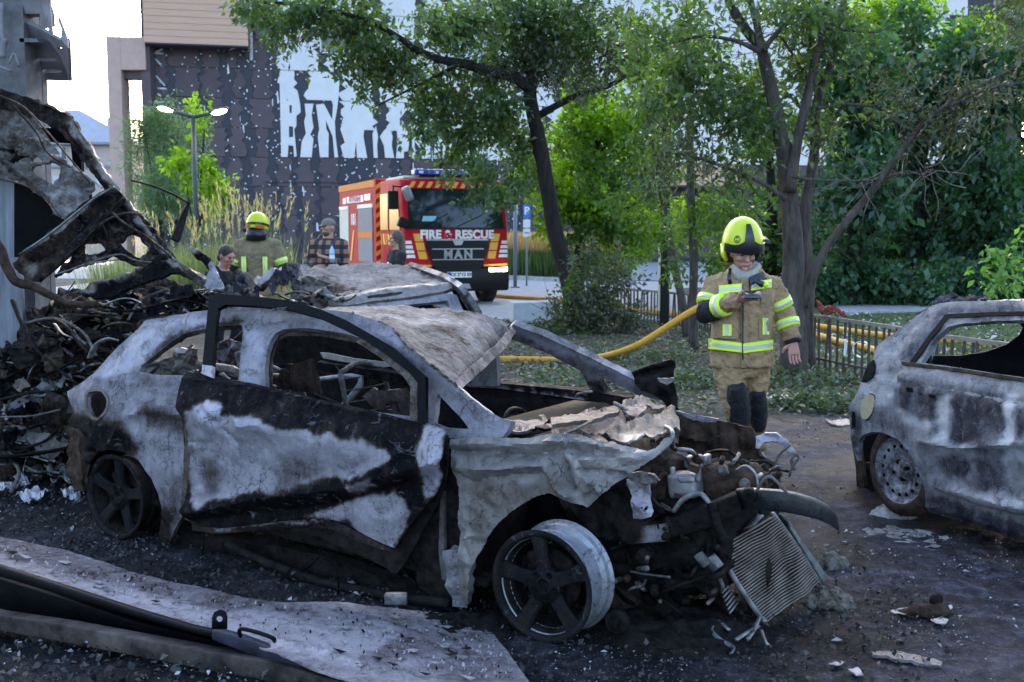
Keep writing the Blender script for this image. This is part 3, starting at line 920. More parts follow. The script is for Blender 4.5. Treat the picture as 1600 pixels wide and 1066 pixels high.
zs = [([(100, 640), (170, 655), (230, 665), (285, 690), (230, 700), (190, 720), (100, 720)], .78, 14),
      ([(215, 628), (250, 632), (290, 648), (290, 680), (262, 672), (230, 655)], .6, 10),
      ([(185, 640), (230, 662), (290, 690), (290, 740), (240, 745), (205, 690)], .27, 10),
      ([(205, 560), (260, 527), (320, 505), (375, 500), (375, 510), (320, 516), (262, 543), (222, 575)], .62, 5),
      ([(210, 585), (290, 590), (290, 620), (230, 605)], .5, 8),
      ([(150, 585), (215, 520), (262, 500), (470, 487), (620, 525), (780, 655), (700, 600), (600, 530), (480, 497), (380, 492), (260, 520), (200, 590)], .16, 7),  # paler rail crest: ash, with the edge highlight put into the value
      ([(384, 515), (410, 515), (404, 640), (372, 640)], .2, 4),
      ([(262, 853), (285, 806), (330, 800), (290, 760), (255, 770)], .45, 12),
      ([(240, 790), (275, 800), (262, 860), (240, 850)], .75, 10)]
body = CP('body_side', shell, S0, M_ash, holes=[winr, wdoor, wtri, lamp_h], base=.37, zones=zs, res=5.0, dent=[(.010, 3.5), (.003, 14)],
          folds=[([(380, 498), (430, 495), (520, 500), (600, 535), (660, 585)], 4, -.012), ([(205, 560), (262, 520), (330, 503), (380, 499)], 4, -.012), ([(172, 690), (185, 672), (200, 650), (230, 640), (290, 650)], 7, .022), ([(150, 590), (215, 600), (290, 622)], 6, .015), ([(232, 505), (262, 512), (300, 496)], 7, .014), ([(172, 585), (182, 560), (205, 530)], 3, -.008), ([(190, 590), (195, 570)], 2, -.008), ([(375, 485), (385, 500)], 4, .015), ([(440, 482), (455, 495)], 5, .012), ([(380, 540), (379, 620)], 3, .01), ([(404, 540), (402, 630)], 3, .012)], th=.03)
# window reveal: inner flange behind the outer skin
CP('window_flange', soften([(206, 584), (222, 562), (262, 530), (318, 506), (380, 500), (395, 506), (392, 640), (240, 600)]), CF.side(.035), M_ash2, holes=[winr], parent=body, base=.55, res=7)
CP('door_opening_flange', [(405, 640), (406, 530), (418, 506), (470, 503), (575, 520), (640, 570), (664, 594), (664, 662), (600, 655)], CF.side(.05), M_ash2, holes=[[(425, 640), (426, 560), (434, 533), (450, 525), (500, 525), (560, 536), (610, 560), (645, 598), (646, 650)]], parent=body, base=.62, res=7)
CP('lamp_bowl', [(130, 606), (170, 606), (170, 658), (130, 658)], CF.side(.10), M_char, parent=body, base=.9, res=9)
CP('lamp_rim', soften([(132, 610), (147, 607), (163, 609), (170, 624), (168, 642), (153, 658), (141, 655), (131, 638)]), CF.side(-.008), M_ash2, holes=[lamp_h], parent=body, base=.45, res=4, th=.012)

# roof
roofpx = [(425, 483), (480, 479), (545, 478), (612, 479), (675, 481), (725, 487), (762, 494), (802, 508), (796, 519), (775, 540), (750, 562), (728, 583), (711, 597), (690, 577), (670, 564), (637, 537), (612, 513), (585, 501), (556, 493), (520, 489)]
def roof_y(px, py): return None
r1 = CF.side()(np.array([711., 600., 480.]), np.array([597., 506., 485.]))
r2 = CF.side(far=True)(np.array([800., 690.]), np.array([509., 484.]))
roof_fn = planefit([(711, 597, r1[0][1]), (600, 506, r1[1][1]), (480, 485, r1[2][1]), (802, 508, r2[0][1]), (690, 482, r2[1][1])])
CP('roof', roofpx, roof_fn, M_roof, base=.42, zones=[([(540, 480), (800, 505), (790, 520), (600, 500)], .22, 10), ([(600, 500), (700, 520), (720, 560), (680, 560)], .5, 14)], res=4.5, dent=[(.014, 4), (.006, 13)], folds=[([(700, 495), (730, 520), (745, 560)], 14, .02), ([(640, 500), (690, 530)], 10, -.02)], jag=.4, th=.012)
CP('roof_header', [(711, 596), (750, 560), (780, 534), (802, 508), (809, 514), (790, 543), (760, 573), (718, 610)], planefit([(711, 597, r1[0][1] - .01), (802, 508, r2[0][1] - .01), (806, 514, r2[0][1] - .01)]), M_ash, base=.5, res=4, dent=[(.012, 9)], th=.012)
# far side: screen pillar, door below the belt, closed rear part
FS = CF.side(far=True)
far = CP('body_side', [(795, 512), (802, 507), (845, 523), (920, 558), (970, 584), (1020, 608), (1040, 617), (1034, 626), (997, 618), (960, 600), (945, 592), (932, 586), (940, 604), (947, 616), (925, 614), (917, 598), (908, 580), (870, 560), (830, 541), (797, 530)], FS, M_ash, base=.45, res=6, zones=[([(790, 505), (1040, 612), (1040, 618), (790, 514)], .2, 4), ([(795, 522), (870, 558), (910, 582), (930, 612), (1000, 622), (930, 596), (850, 545)], .72, 5)], dent=[(.006, 6)], th=.05, label='far side with its bare screen pillar')
CP('far_door', [(715, 594), (780, 600), (860, 606), (930, 612), (985, 622), (985, 668), (860, 690), (700, 690)], CF.side(-.03, far=True), M_char, parent=far, base=.9, res=9, dent=[(.01, 6)], th=.05)
CP('belt_rail', [(715, 593), (780, 599), (860, 606), (918, 612), (916, 626), (860, 618), (780, 607), (716, 604)], CF.side(-.07, far=True), M_ash, parent=far, base=.75, zones=[([(730, 602), (915, 622), (915, 628), (730, 607)], .2, 2)], res=5, th=.03)
CP('far_rear_panel', [(330, 560), (400, 500), (520, 490), (640, 482), (700, 500), (650, 560), (720, 594), (720, 690), (430, 690), (300, 640)], CF.side(-.02, far=True), M_char, parent=far, base=1, res=16, th=.02)
CP('white_corner_piece', [(735, 604), (741, 575), (766, 553), (775, 556), (778, 604)], CF.side(-.10, far=True), M_ash, parent=far, base=.35, res=6, th=.04)  # white bumper corner of the car behind, set on this far side
# cabin
FL = [(CF.W(x, y, z)) for x, y, z in ((-.5, .1, .25), (2.35, .1, .16), (2.35, 1.55, .16), (-.5, 1.55, .25))]
car.part('floor_pan', ([*FL, *[p - Vector((0, 0, .03)) for p in FL]], [(0, 1, 2, 3), (7, 6, 5, 4), (0, 4, 5, 1), (1, 5, 6, 2), (2, 6, 7, 3), (3, 7, 4, 0)]), M_char, world=True)
def seat(x, y, name, label):
    b = car.part(name, xf(box(-.24, .24, -.22, .22, .28, .40), Matrix.Translation((x, y, 0))), M_char, mods=[bevel(.03)], label=label)
    sh = [[(-.22, -.21), (-.22, .21), (.0, .0)]]
    tubes = []
    for yy in (-.2, .2):
        tubes.append(tube([(x - .2, y + yy, .38), (x - .30, y + yy, .62), (x - .38, y + yy * .9, .86)], .016, 6))
    tubes.append(tube([(x - .38, y - .18, .86), (x - .40, y, .90), (x - .38, y + .18, .86)], .016, 6))
    for k in range(7):
        z = .44 + k * .065
        xx = x - .2 - (z - .38) * .375
        tubes.append(tube([(xx, y - .2, z), (xx - .03, y, z - .012), (xx, y + .2, z)], .005, 5))
    car.part('seat_frame', join(*tubes), M_wire, parent=b)
    return b
seat(1.15, .45, 'seat', None); seat(1.15, 1.15, 'seat', None); seat(.15, .5, 'seat', None); seat(.15, 1.1, 'seat', None)
CP('seat_shell', [(440, 577), (485, 560), (492, 580), (502, 616), (470, 612), (432, 606)], CF.lat(.42), M_ash, base=.66, res=6, dent=[(.02, 6)], th=.02)
CP('seat_back_plate', [(566, 620), (580, 606), (600, 611), (635, 607), (645, 620), (650, 655), (615, 650), (590, 640), (580, 630)], CF.lat(.40), M_ash, holes=[[(599, 632), (608, 630), (611, 640), (602, 641)], [(613, 628), (621, 627), (627, 644), (618, 644)]], base=.62, res=4, dent=[(.02, 8)], th=.02)
CP('pale_cabin_strip', [(500, 551), (512, 552), (550, 560), (600, 566), (622, 571), (600, 574), (545, 567), (505, 560)], CF.lat(1.25), M_ash2, base=.12, res=5, th=.02)  # pale strip across the cabin, towards the far side
CP('dash_bar', [(497, 566), (620, 583), (640, 592), (640, 602), (560, 590), (500, 578)], CF.lat(1.2), M_ash, base=.75, res=7, dent=[(.02, 6)], th=.04)
car.part('dashboard', xf(box(1.95, 2.25, .12, 1.55, .55, .74), Matrix.Identity(4)), M_char, mods=[bevel(.05)])
car.part('steering_wheel', xf(lathe([(.0, .165), (.015, .18), (.03, .165), (.015, .15)], 28, 'x', True), Matrix.Translation((1.86, 1.18, .56)) @ Matrix.Rotation(rad(-25), 4, 'Y')), M_char)
car.part('bulkhead', xf(box(2.25, 2.30, .12, 1.55, .18, .70), Matrix.Identity(4)), M_char)
# junk behind the rear window
for k in range(16):
    x, y = random.uniform(-.35, .75), random.uniform(.35, 1.2)
    q = [(x + random.uniform(-.25, .25), y + random.uniform(-.15, .15), random.uniform(.55, .98)) for _ in range(4)]
    car.part('charred_strut', tube(q, random.uniform(.012, .03), 7, 4, random.uniform(.3, 1), .3), random.choice([M_char, M_wire, M_char, M_alu]))
CP('parcel_wreck', [(222, 578), (262, 560), (300, 538), (316, 545), (312, 575), (280, 584), (240, 584)], CF.lat(.55), M_ash2, base=.45, res=4, dent=[(.05, 8), (.02, 25)], th=.01)
CP('cabin_scrap', [(335, 540), (352, 530), (378, 535), (376, 560), (362, 590), (340, 590)], CF.lat(.7), M_ash, base=.5, res=4, dent=[(.06, 8), (.02, 25)], th=.01)
CP('ash_flake', [(273, 546), (283, 543), (292, 546), (289, 552), (276, 552)], CF.lat(.45), M_ash, base=-.2, res=4, th=.01)

# the front door, sprung out of its opening
D0 = CF.side(-.07)
doorpx = [(290, 580), (330, 587), (400, 601), (475, 620), (550, 635), (600, 647), (650, 660), (690, 666), (703, 674), (704, 695), (697, 742), (682, 772), (665, 792), (640, 823), (626, 842), (615, 857), (596, 851), (575, 840), (557, 830), (540, 820), (520, 813), (475, 811), (440, 815), (400, 820), (340, 826), (310, 822), (295, 815), (281, 798), (289, 785), (295, 740), (298, 690), (297, 655), (286, 640), (285, 612)]
dz = [([(306, 656), (318, 630), (340, 655), (365, 650), (400, 653), (440, 668), (480, 674), (530, 680), (585, 692), (610, 700), (625, 712), (615, 722), (600, 728), (575, 742), (552, 751), (512, 745), (470, 760), (430, 765), (375, 775), (335, 782), (315, 790), (297, 787), (303, 720)], .235, 4),
      ([(445, 715), (500, 712), (505, 750), (455, 765), (425, 768)], .48, 14), ([(318, 710), (340, 712), (345, 750), (335, 780), (318, 775)], .5, 8),
      ([(475, 806), (520, 792), (575, 775), (610, 769), (632, 778), (640, 805), (628, 835), (612, 858), (575, 842), (535, 817)], .25, 4),
      ([(672, 668), (704, 674), (704, 700), (697, 740), (680, 778), (664, 782), (668, 735), (660, 705), (665, 685)], .16, 4),
      ([(665, 730), (690, 725), (675, 770), (664, 778)], .3, 6),
      ([(553, 756), (590, 747), (590, 758), (553, 770)], .35, 4),
      (soften([(316, 632), (330, 628), (350, 632), (360, 645), (352, 655), (335, 656), (322, 650), (316, 640)]), .05, 2),
      ([(300, 640), (316, 650), (306, 690), (302, 730), (298, 760), (294, 700)], .35, 4)]
def door_push(px, py):
    # the skin bellies out between the waist and the fold, then tucks under
    return .045 * np.exp(-((py - (640 + (px - 300) * .17)) / 45) ** 2)
door = CP('front_door', doorpx, D0, M_ash, base=.80, zones=dz, res=4.5, push=door_push, dent=[(.012, 4), (.003, 16)],
          folds=[([(300, 800), (400, 778), (470, 768), (550, 762), (630, 735), (690, 720)], 13, .04), ([(300, 815), (400, 803), (480, 796), (560, 778), (640, 755)], 9, -.035), ([(286, 592), (400, 606), (540, 640), (690, 670)], 4, .014),
                 ([(318, 632), (335, 656), (350, 660), (365, 650), (360, 632)], 4, -.022), ([(338, 642), (340, 645)], 14, .03), ([(365, 640), (385, 665), (420, 668)], 6, .022), ([(352, 668), (375, 690)], 3, -.018), ([(605, 800), (595, 806), (588, 800)], 4, -.02), ([(600, 806)] * 2, 10, .02), ([(300, 690), (330, 692)], 2, -.01),
                 ([(395, 672), (395, 698)], 1.5, -.006), ([(408, 672), (408, 735)], 1.5, -.006), ([(640, 700), (620, 720), (590, 735)], 10, .02)], th=.006,
          label='sooty door bulging out of its frame')
CP('door_inner', [(290, 590), (400, 610), (475, 628), (600, 655), (700, 680), (700, 720), (690, 770), (650, 850), (625, 893), (590, 878), (550, 856), (500, 838), (450, 828), (400, 829), (330, 832), (300, 822), (285, 805), (288, 700)], CF.side(-.005), M_char, parent=door, base=.9, res=9, dent=[(.012, 5)], folds=[([(400, 826), (450, 824), (500, 832), (590, 872), (625, 890)], 6, .03)], th=.012)
CP('door_lip', [(300, 821), (340, 826), (400, 820), (475, 811), (520, 813), (556, 830), (615, 860), (600, 860), (560, 846), (520, 828), (475, 823), (420, 827), (345, 834), (300, 829)], CF.side(-.055), M_ash, parent=door, base=.7, zones=[([(330, 824), (475, 811), (520, 813), (475, 815), (340, 829)], .3, 2)], res=4, th=.025)
CP('door_edge', [(286, 640), (297, 655), (298, 690), (295, 740), (289, 785), (281, 800), (287, 740), (289, 690)], CF.side(-.05), M_ash2, parent=door, base=.55, res=4, th=.06)
# window frame of the door
frame_o = [(327, 463), (340, 459), (400, 464), (450, 469), (500, 483), (540, 500), (575, 520), (615, 543), (650, 575), (665, 588), (665, 664), (652, 661), (652, 598), (640, 583), (600, 552), (565, 528), (530, 511), (500, 497), (450, 483), (400, 478), (352, 476), (341, 482), (338, 500), (333, 560), (331, 588), (315, 583), (319, 540), (324, 490)]
fr = CP('window_frame', frame_o, CF.side(-.10), M_soot, parent=door, base=1, res=5, th=.022)
CP('frame_tip', [(316, 570), (332, 572), (331, 590), (315, 584)], CF.side(-.104), M_ash, parent=door, base=.1, res=4, th=.02)
CP('glass_channel', [(565, 528), (600, 552), (640, 583), (652, 598), (652, 661), (640, 655), (641, 604), (630, 588), (590, 556), (556, 534)], CF.side(-.075), M_ash2, parent=door, base=.52, res=4, th=.015)

# hinge pillar and sill
CP('hinge_pillar', [(672, 770), (700, 700), (722, 705), (722, 870), (735, 935), (690, 940), (655, 920), (640, 860), (650, 820)], CF.side(.05), M_char, base=.95, res=7, dent=[(.02, 6)], th=.05)
CP('pillar_strip', [(688, 775), (693, 768), (694, 860), (700, 910), (690, 905), (685, 860)], CF.side(.02), M_ash, base=.5, res=4, th=.02)
CP('pillar_foot', [(693, 860), (712, 858), (734, 880), (733, 926), (727, 952), (706, 948), (696, 915), (698, 885)], CF.side(.0), M_ash, base=.3, res=4.5, dent=[(.02, 10)], folds=[([(712, 862), (714, 945)], 3, -.02), ([(715, 880), (732, 900)], 3, .015)], th=.03)
CP('sill', [(265, 815), (300, 835), (400, 845), (500, 868), (600, 905), (700, 938), (705, 960), (600, 935), (500, 900), (400, 872), (290, 862)], CF.side(.07), M_char, base=.95, res=8, dent=[(.015, 5)], th=.06)
car.part('sill_tube', tube([CF.W(*CF.loc(x, y, .04)) for x, y in ((355, 850), (400, 872), (470, 900), (540, 918), (620, 934), (700, 942))], .022, 8, 4, 1, .2), M_char, world=True)
for k, (x0, y0, x1, y1) in enumerate(((317, 828, 313, 885), (523, 880, 528, 930), (460, 880, 430, 915), (505, 862, 470, 895))):
    car.part('hanging_wire', tube([CF.W(*CF.loc(x0, y0, .0)), CF.W(*CF.loc((x0 + x1) / 2 + 3, (y0 + y1) / 2, -.02)), CF.W(*CF.loc(x1, y1, .02))], .004, 5, 4), M_soot, world=True)

# wing over the front wheel
fpx = [(704, 686), (730, 684), (780, 685), (825, 684), (845, 679), (865, 677), (885, 676), (900, 677), (930, 687), (980, 696), (1012, 705), (1025, 697), (1037, 684), (1050, 683), (1049, 692), (1040, 700), (1022, 715), (1005, 727), (980, 742), (965, 753), (950, 766), (930, 782), (917, 793), (905, 789), (892, 785), (875, 777), (858, 771), (845, 773), (820, 785), (800, 798), (784, 812), (770, 828), (757, 850), (747, 868), (738, 890), (733, 920), (727, 952), (718, 950), (716, 900), (716, 860), (716, 800), (717, 762), (707, 742), (703, 720), (702, 700)]
CP('front_wing', fpx, CF.side(-.02), M_ash2, base=.30, zones=[([(720, 705), (800, 712), (870, 700), (900, 720), (840, 735), (760, 728)], .36, 10), ([(715, 752), (770, 750), (830, 760), (860, 735), (900, 760), (860, 775), (800, 795), (740, 800)], .5, 12), ([(730, 770), (790, 760), (790, 800), (745, 850)], .42, 12), ([(880, 700), (990, 700), (1040, 690), (960, 745), (900, 730)], .12, 10)], res=4.2, dent=[(.022, 5), (.007, 14)],
   folds=[([(706, 704), (760, 706), (820, 712), (880, 702), (960, 712)], 6, -.028), ([(706, 696), (800, 696), (900, 688), (1010, 712)], 6, .022), ([(715, 742), (738, 755), (770, 745), (830, 740)], 6, -.025), ([(716, 732), (760, 732), (850, 726)], 7, .03), ([(880, 715), (885, 745), (895, 765)], 6, -.04), ([(860, 735), (872, 760), (890, 775)], 6, .04), ([(885, 680), (882, 715)], 5, .025), ([(905, 735), (930, 735), (975, 742)], 4, -.03), ([(905, 720), (940, 715), (1000, 718)], 6, .03), ([(915, 745), (940, 765)], 8, .025), ([(720, 842), (735, 836), (760, 840)], 3, .012), ([(898, 700), (905, 725), (920, 745)], 5, -.02)], th=.006, jag=.5)
CP('arch_liner', [(740, 860), (760, 815), (800, 780), (850, 755), (920, 770), (985, 830), (985, 960), (735, 950)], CF.lat(.52), M_soot, res=14, dent=[(.04, 5)], th=.02)
CP('rear_arch_liner', [(105, 690), (170, 690), (250, 740), (290, 850), (120, 850)], CF.lat(.55), M_soot, res=14, dent=[(.03, 5)], th=.02)
CP('inner_wing', [(860, 745), (975, 720), (1015, 760), (1030, 800), (990, 850), (900, 830)], CF.lat(.36), M_char, base=.8, res=7, dent=[(.05, 6)], th=.02)
CP('engine_bracket', [(984, 748), (1012, 752), (1015, 758), (1014, 782), (1022, 798), (1020, 806), (1000, 812), (988, 811), (988, 775), (980, 757)], CF.lat(.30), M_ash, base=.05, holes=[soften([(1003, 791), (1007, 790), (1008, 795), (1004, 796)]), soften([(1010, 790), (1014, 791), (1013, 797), (1009, 796)])], res=3.6, dent=[(.025, 10)], th=.012)
CP('crumpled_flange', [(975, 742), (1000, 737), (1022, 742), (1030, 752), (1012, 756), (985, 752)], CF.lat(.28), M_ash2, base=.3, res=4, dent=[(.02, 12)], th=.01)

# wheels
zf = CF.loc(846, 912, -.02)
alloy_wheel(car, 'front_wheel', Vector((zf[0], zf[1], .232)), rad(0), R=.234, mats=(M_spoke, M_barrel), rot=rad(97), label='five spoke front rim burnt bare of its tyre')
zr = CF.loc(180, 772, .03)
alloy_wheel(car, 'rear_wheel', Vector((zr[0], zr[1], .232)), rad(0), R=.234, mats=(M_spoke, M_char), rot=rad(84), label='five spoke rear rim sunk in ash')

# bonnet remains, cowl, crumpled strips
def strip(name, px, ys, mat, base=.3, th=.006, parent=None, label=None, **kw):
    fn = planefit([(x, y, Y) for (x, y), Y in zip(px, ys)] if not callable(ys) else ys)
    raise NotImplementedError
def bonnet(px, py):
    """gently domed plane between both wings at bonnet height"""
    return bfn(px, py)
nb = CF.W(2.15, .1, .80); nf = CF.W(3.05, .1, .70); fb = CF.W(2.1, 1.5, .82); ff = CF.W(3.0, 1.5, .74)
def top_fn(z0, sl=0.0):
    """a near-level plane at height z0 in the car, sloping by sl towards the nose"""
    n = np.array([CF.F[0] * sl, CF.F[1] * sl, 1.0])
    q = np.array(CF.W(2.1, .8, z0))
    def fn(px, py):
        d = rays(px, py)
        t = ((q - EYE) @ n) / (d @ n)
        return EYE + d * t[..., None]
    return fn
CP('cowl', [(786, 668), (797, 658), (830, 659), (865, 659), (905, 652), (965, 636), (1040, 632), (1062, 650), (1060, 690), (1000, 700), (900, 690), (860, 682), (800, 686)], top_fn(.66), M_ash2, base=.9, res=5, dent=[(.04, 5), (.01, 16)], th=.01)
CP('scuttle_strip', [(797, 659), (830, 659), (868, 659), (905, 651), (940, 643), (967, 635), (972, 645), (935, 655), (900, 664), (868, 668), (835, 672), (800, 672)], top_fn(.76), M_ash, base=.46, zones=[([(826, 674), (860, 672), (858, 680), (828, 682)], .9, 2)], res=4, dent=[(.02, 6), (.005, 20)], th=.012)
CP('bonnet_scrap', [(860, 665), (880, 658), (915, 655), (965, 649), (978, 658), (975, 668), (950, 680), (930, 684), (900, 676), (880, 684), (862, 678)], top_fn(.75), M_ash, base=.5, res=3.6, dent=[(.016, 5), (.004, 18)], folds=[([(870, 670), (930, 660), (970, 655)], 4, .03), ([(880, 678), (950, 668)], 4, -.03)], th=.008, jag=.6)
CP('bonnet_scrap', [(895, 667), (940, 684), (965, 694), (945, 692), (912, 680)], top_fn(.77), M_ash2, base=.5, res=4, dent=[(.01, 10)], th=.01)
CP('bonnet_scrap', [(968, 633), (985, 624), (1010, 620), (1030, 632), (1040, 640), (1022, 640), (1012, 638), (1000, 648), (990, 655), (976, 646)], top_fn(.84), M_ash, base=.52, res=3.6, dent=[(.022, 6), (.005, 18)], th=.008, jag=.6)
CP('bonnet_fold', [(943, 683), (955, 678), (1005, 664), (1035, 650), (1050, 648), (1060, 656), (1063, 667), (1056, 664), (1042, 671), (1010, 685), (980, 694), (955, 688)], top_fn(.82), M_ash2, base=.5, zones=[([(1000, 685), (1045, 662), (1062, 668), (1030, 682)], .45, 6), ([(975, 688), (1010, 680), (990, 695)], .05, 6)], res=4, dent=[(.02, 9)], folds=[([(950, 682), (1005, 668), (1050, 652)], 5, .035)], th=.01, label='rust toned fold of the bonnet')
CP('bonnet_rail', [(860, 655), (905, 645), (965, 633), (970, 637), (965, 646), (920, 654), (890, 660), (862, 664)], top_fn(.84), M_ash2, base=.5, res=4, dent=[(.012, 10)], th=.02)
CP('firewall_scrap', [(842, 648), (850, 650), (858, 656), (880, 650), (930, 640), (925, 646), (880, 658), (850, 660)], top_fn(.82), M_ash2, base=.45, res=4, dent=[(.03, 12)], th=.01)
for q, r in ((((960, 630, .86), (985, 645, .84), (992, 662, .82)), .010), (((978, 650, .85), (1003, 655, .83), (1010, 664, .8)), .008), (((860, 690, .8), (905, 668, .84), (925, 658, .84)), .006), (((900, 620, .86), (905, 615, .9), (925, 612, .9)), .006), (((735, 660, .8), (745, 650, .86), (786, 660, .8)), .014)):
    car.part('burnt_rod', tube([G(x, y, z) for x, y, z in q], r, 6, 4), M_wire, world=True)
# far wing standing up, ragged
CP('far_wing', [(985, 583), (1015, 571), (1047, 562), (1052, 565), (1052, 590), (1056, 615), (1064, 645), (1040, 640), (1020, 615), (1002, 611), (990, 600)], CF.lat(1.62), M_char, base=.8, zones=[([(1000, 575), (1050, 560), (1052, 572), (1010, 582)], .3, 3)], res=4, dent=[(.04, 7)], folds=[([(990, 588), (1050, 572)], 4, -.04)], th=.008, label='black torn wing edge standing up')
CP('wing_tear', [(1027, 590), (1036, 592), (1052, 591), (1049, 597), (1040, 602), (1032, 598)], CF.lat(1.5), M_ash2, base=.25, res=3, dent=[(.03, 12)], th=.01)
fw = [CF.W(2.75, 1.5, .2), CF.W(3.75, 1.42, .2)]
CP('far_inner_wing', [(1044, 648), (1052, 641), (1072, 648), (1100, 655), (1122, 657), (1150, 664), (1175, 670), (1181, 683), (1184, 712), (1215, 726), (1222, 745), (1195, 750), (1160, 742), (1110, 728), (1067, 715), (1048, 690)], CF.lat(1.45), M_rust, base=.6, res=4.5, dent=[(.03, 5), (.01, 14)], folds=[([(1120, 668), (1122, 715)], 3, -.03), ([(1150, 672), (1152, 705)], 3, -.03), ([(1060, 680), (1110, 690)], 4, .03)], th=.012, jag=.5)
CP('wing_lip', [(1055, 641), (1072, 646), (1095, 650), (1122, 655), (1118, 660), (1100, 660), (1075, 654)], CF.lat(1.36), M_ash, base=.3, res=4, dent=[(.012, 9)], th=.01)
curl = CP('torn_bumper_skin', [(1181, 682), (1195, 677), (1212, 677), (1230, 687), (1243, 705), (1238, 712), (1228, 700), (1216, 690), (1195, 690), (1188, 700), (1182, 700)], CF.lat(1.30), M_ash, base=.05, res=3.4, dent=[(.03, 9)], th=.010, jag=.4)
for q in (((1240, 708), (1248, 716), (1238, 730), (1233, 745)), ((1243, 710), (1236, 722), (1243, 735)), ((1235, 695), (1215, 715), (1210, 745), (1205, 768)), ((1238, 718), (1240, 730), (1230, 738))):
    car.part('dangling_wire', tube([CF.W(*CF.loc(x, y, 1.27)) for x, y in q], .006, 5, 5), M_wire, world=True)

# engine bay
car.part('engine_block', xf(box(2.55, 3.28, .42, 1.25, .16, .55), Matrix.Identity(4)), M_char, mods=[bevel(.05), subd(4), crease0(.10, .12), crease0(.03, .03)])
def blob(px, py, y0, sx, sy, sz, mat, name, rot=0, bv=.03, lab=None):
    c = CF.loc(px, py, y0)
    return car.part(name, xf(cbox((0, 0, 0), sx, sy, sz), Matrix.Translation(c) @ Matrix.Rotation(rad(rot), 4, 'Y')), mat, mods=[bevel(min(bv, .02), 2), subd(2), crease0(.03, .05), crease0(.012, .018)] if sx > .13 else [bevel(bv, 3)], label=lab)
blob(1071, 757, .45, .125, .10, .105, M_alu, 'control_module', -8, .018)
for dx in (-20, 20): blob(1071 + dx, 741, .42, .02, .02, .06, M_alu, 'module_lug', 0, .006)
blob(1073, 750, .40, .07, .02, .022, M_alu, 'module_cap', -8, .008)
c = CF.loc(1138, 757, .60)
car.part('air_tank', xf(lathe([(-.16, 0), (-.155, .05), (-.13, .085), (0, .1), (.13, .085), (.155, .05), (.16, 0)], 22, 'x'), Matrix.Translation(c) @ Matrix.Rotation(rad(-10), 4, 'Y')), M_rust)
blob(1035, 740, .55, .14, .2, .2, M_rust, 'burnt_manifold', 10, .05)
blob(1160, 750, .72, .05, .1, .16, M_char, 'coil_post', 0, .02)
for k in range(4): blob(1062 + k * 14, 722 - k * 1, .62, .025, .06, .05, M_alu, 'injector', 0, .008)
def wires(n, box_, y0, y1, r, mats, name='burnt_hose', ln=60):
    for k in range(n):
        x = random.uniform(box_[0], box_[2]); y = random.uniform(box_[1], box_[3])
        q = [(x, y)]
        a = random.uniform(0, 6.28)
        for _ in range(3):
            a += random.uniform(-1, 1)
            q.append((q[-1][0] + math.cos(a) * ln / 3, q[-1][1] + math.sin(a) * ln / 4))
        yy = [random.uniform(y0, y1) for _ in q]
        pts = [Vector(CF.loc(u, v, w)) for (u, v), w in zip(q, yy)]
        for p in pts: p.z = max(p.z, .02)
        car.part(name, tube(pts, random.uniform(*r), 6, 5, 1, .15), random.choice(mats))
wires(12, (1010, 700, 1060, 770), .35, .7, (.005, .012), [M_wire, M_rust, M_alu])
wires(14, (1060, 715, 1200, 770), .5, 1.0, (.004, .011), [M_wire, M_char, M_alu])
wires(16, (960, 860, 1130, 950), .15, .7, (.006, .02), [M_char, M_soot, M_wire])
wires(10, (960, 780, 1060, 850), .3, .6, (.008, .02), [M_char, M_soot])
for q, r, m in ((((1052, 800), (1068, 780), (1092, 772), (1105, 782), (1115, 800)), .011, M_alu), (((1015, 768), (1025, 785), (1045, 797), (1060, 795)), .006, M_rust), (((1020, 762), (1035, 742), (1042, 740)), .007, M_rust), (((1112, 785), (1120, 815), (1132, 845)), .020, M_char), (((985, 893), (1015, 898), (1048, 902)), .006, M_alu), (((1113, 897), (1060, 915), (1030, 930), (1050, 948), (1065, 958)), .010, M_char), (((1150, 735), (1165, 728), (1180, 740), (1185, 760)), .005, M_alu), (((1180, 770), (1200, 745), (1220, 760), (1233, 775)), .006, M_wire)):
    car.part('metal_pipe', tube([CF.W(*CF.loc(x, y, .34)) for x, y in q], r, 7, 5), m, world=True)
for k in range(44):
    low = k >= 30
    px_, py_ = (random.uniform(975, 1125), random.uniform(860, 945)) if low else (random.uniform(1010, 1195), random.uniform(712, 785))
    c = CF.loc(px_, py_, random.uniform(.28, .55) if low else random.uniform(.4, .75))
    sx_, sy_, sz_ = (random.uniform(.015, .06) for _ in range(3))
    Mx = Matrix.Translation(c) @ Matrix.Rotation(random.uniform(-.8, .8), 4, 'Y') @ Matrix.Rotation(random.uniform(-.6, .6), 4, 'X')
    vf = cbox((0, 0, 0), sx_, sy_, sz_) if k % 2 else lathe([(-sx_ / 2, 0), (-sx_ / 2, sz_ * .3), (-sx_ / 4, sz_ * .42), (sx_ / 3, sz_ * .38), (sx_ / 2, 0)], 12)
    car.part('engine_fitting', xf(vf, Mx), random.choice([M_alu, M_rust, M_char, M_wire, M_rust]), mods=[bevel(.004)] if k % 2 else [])
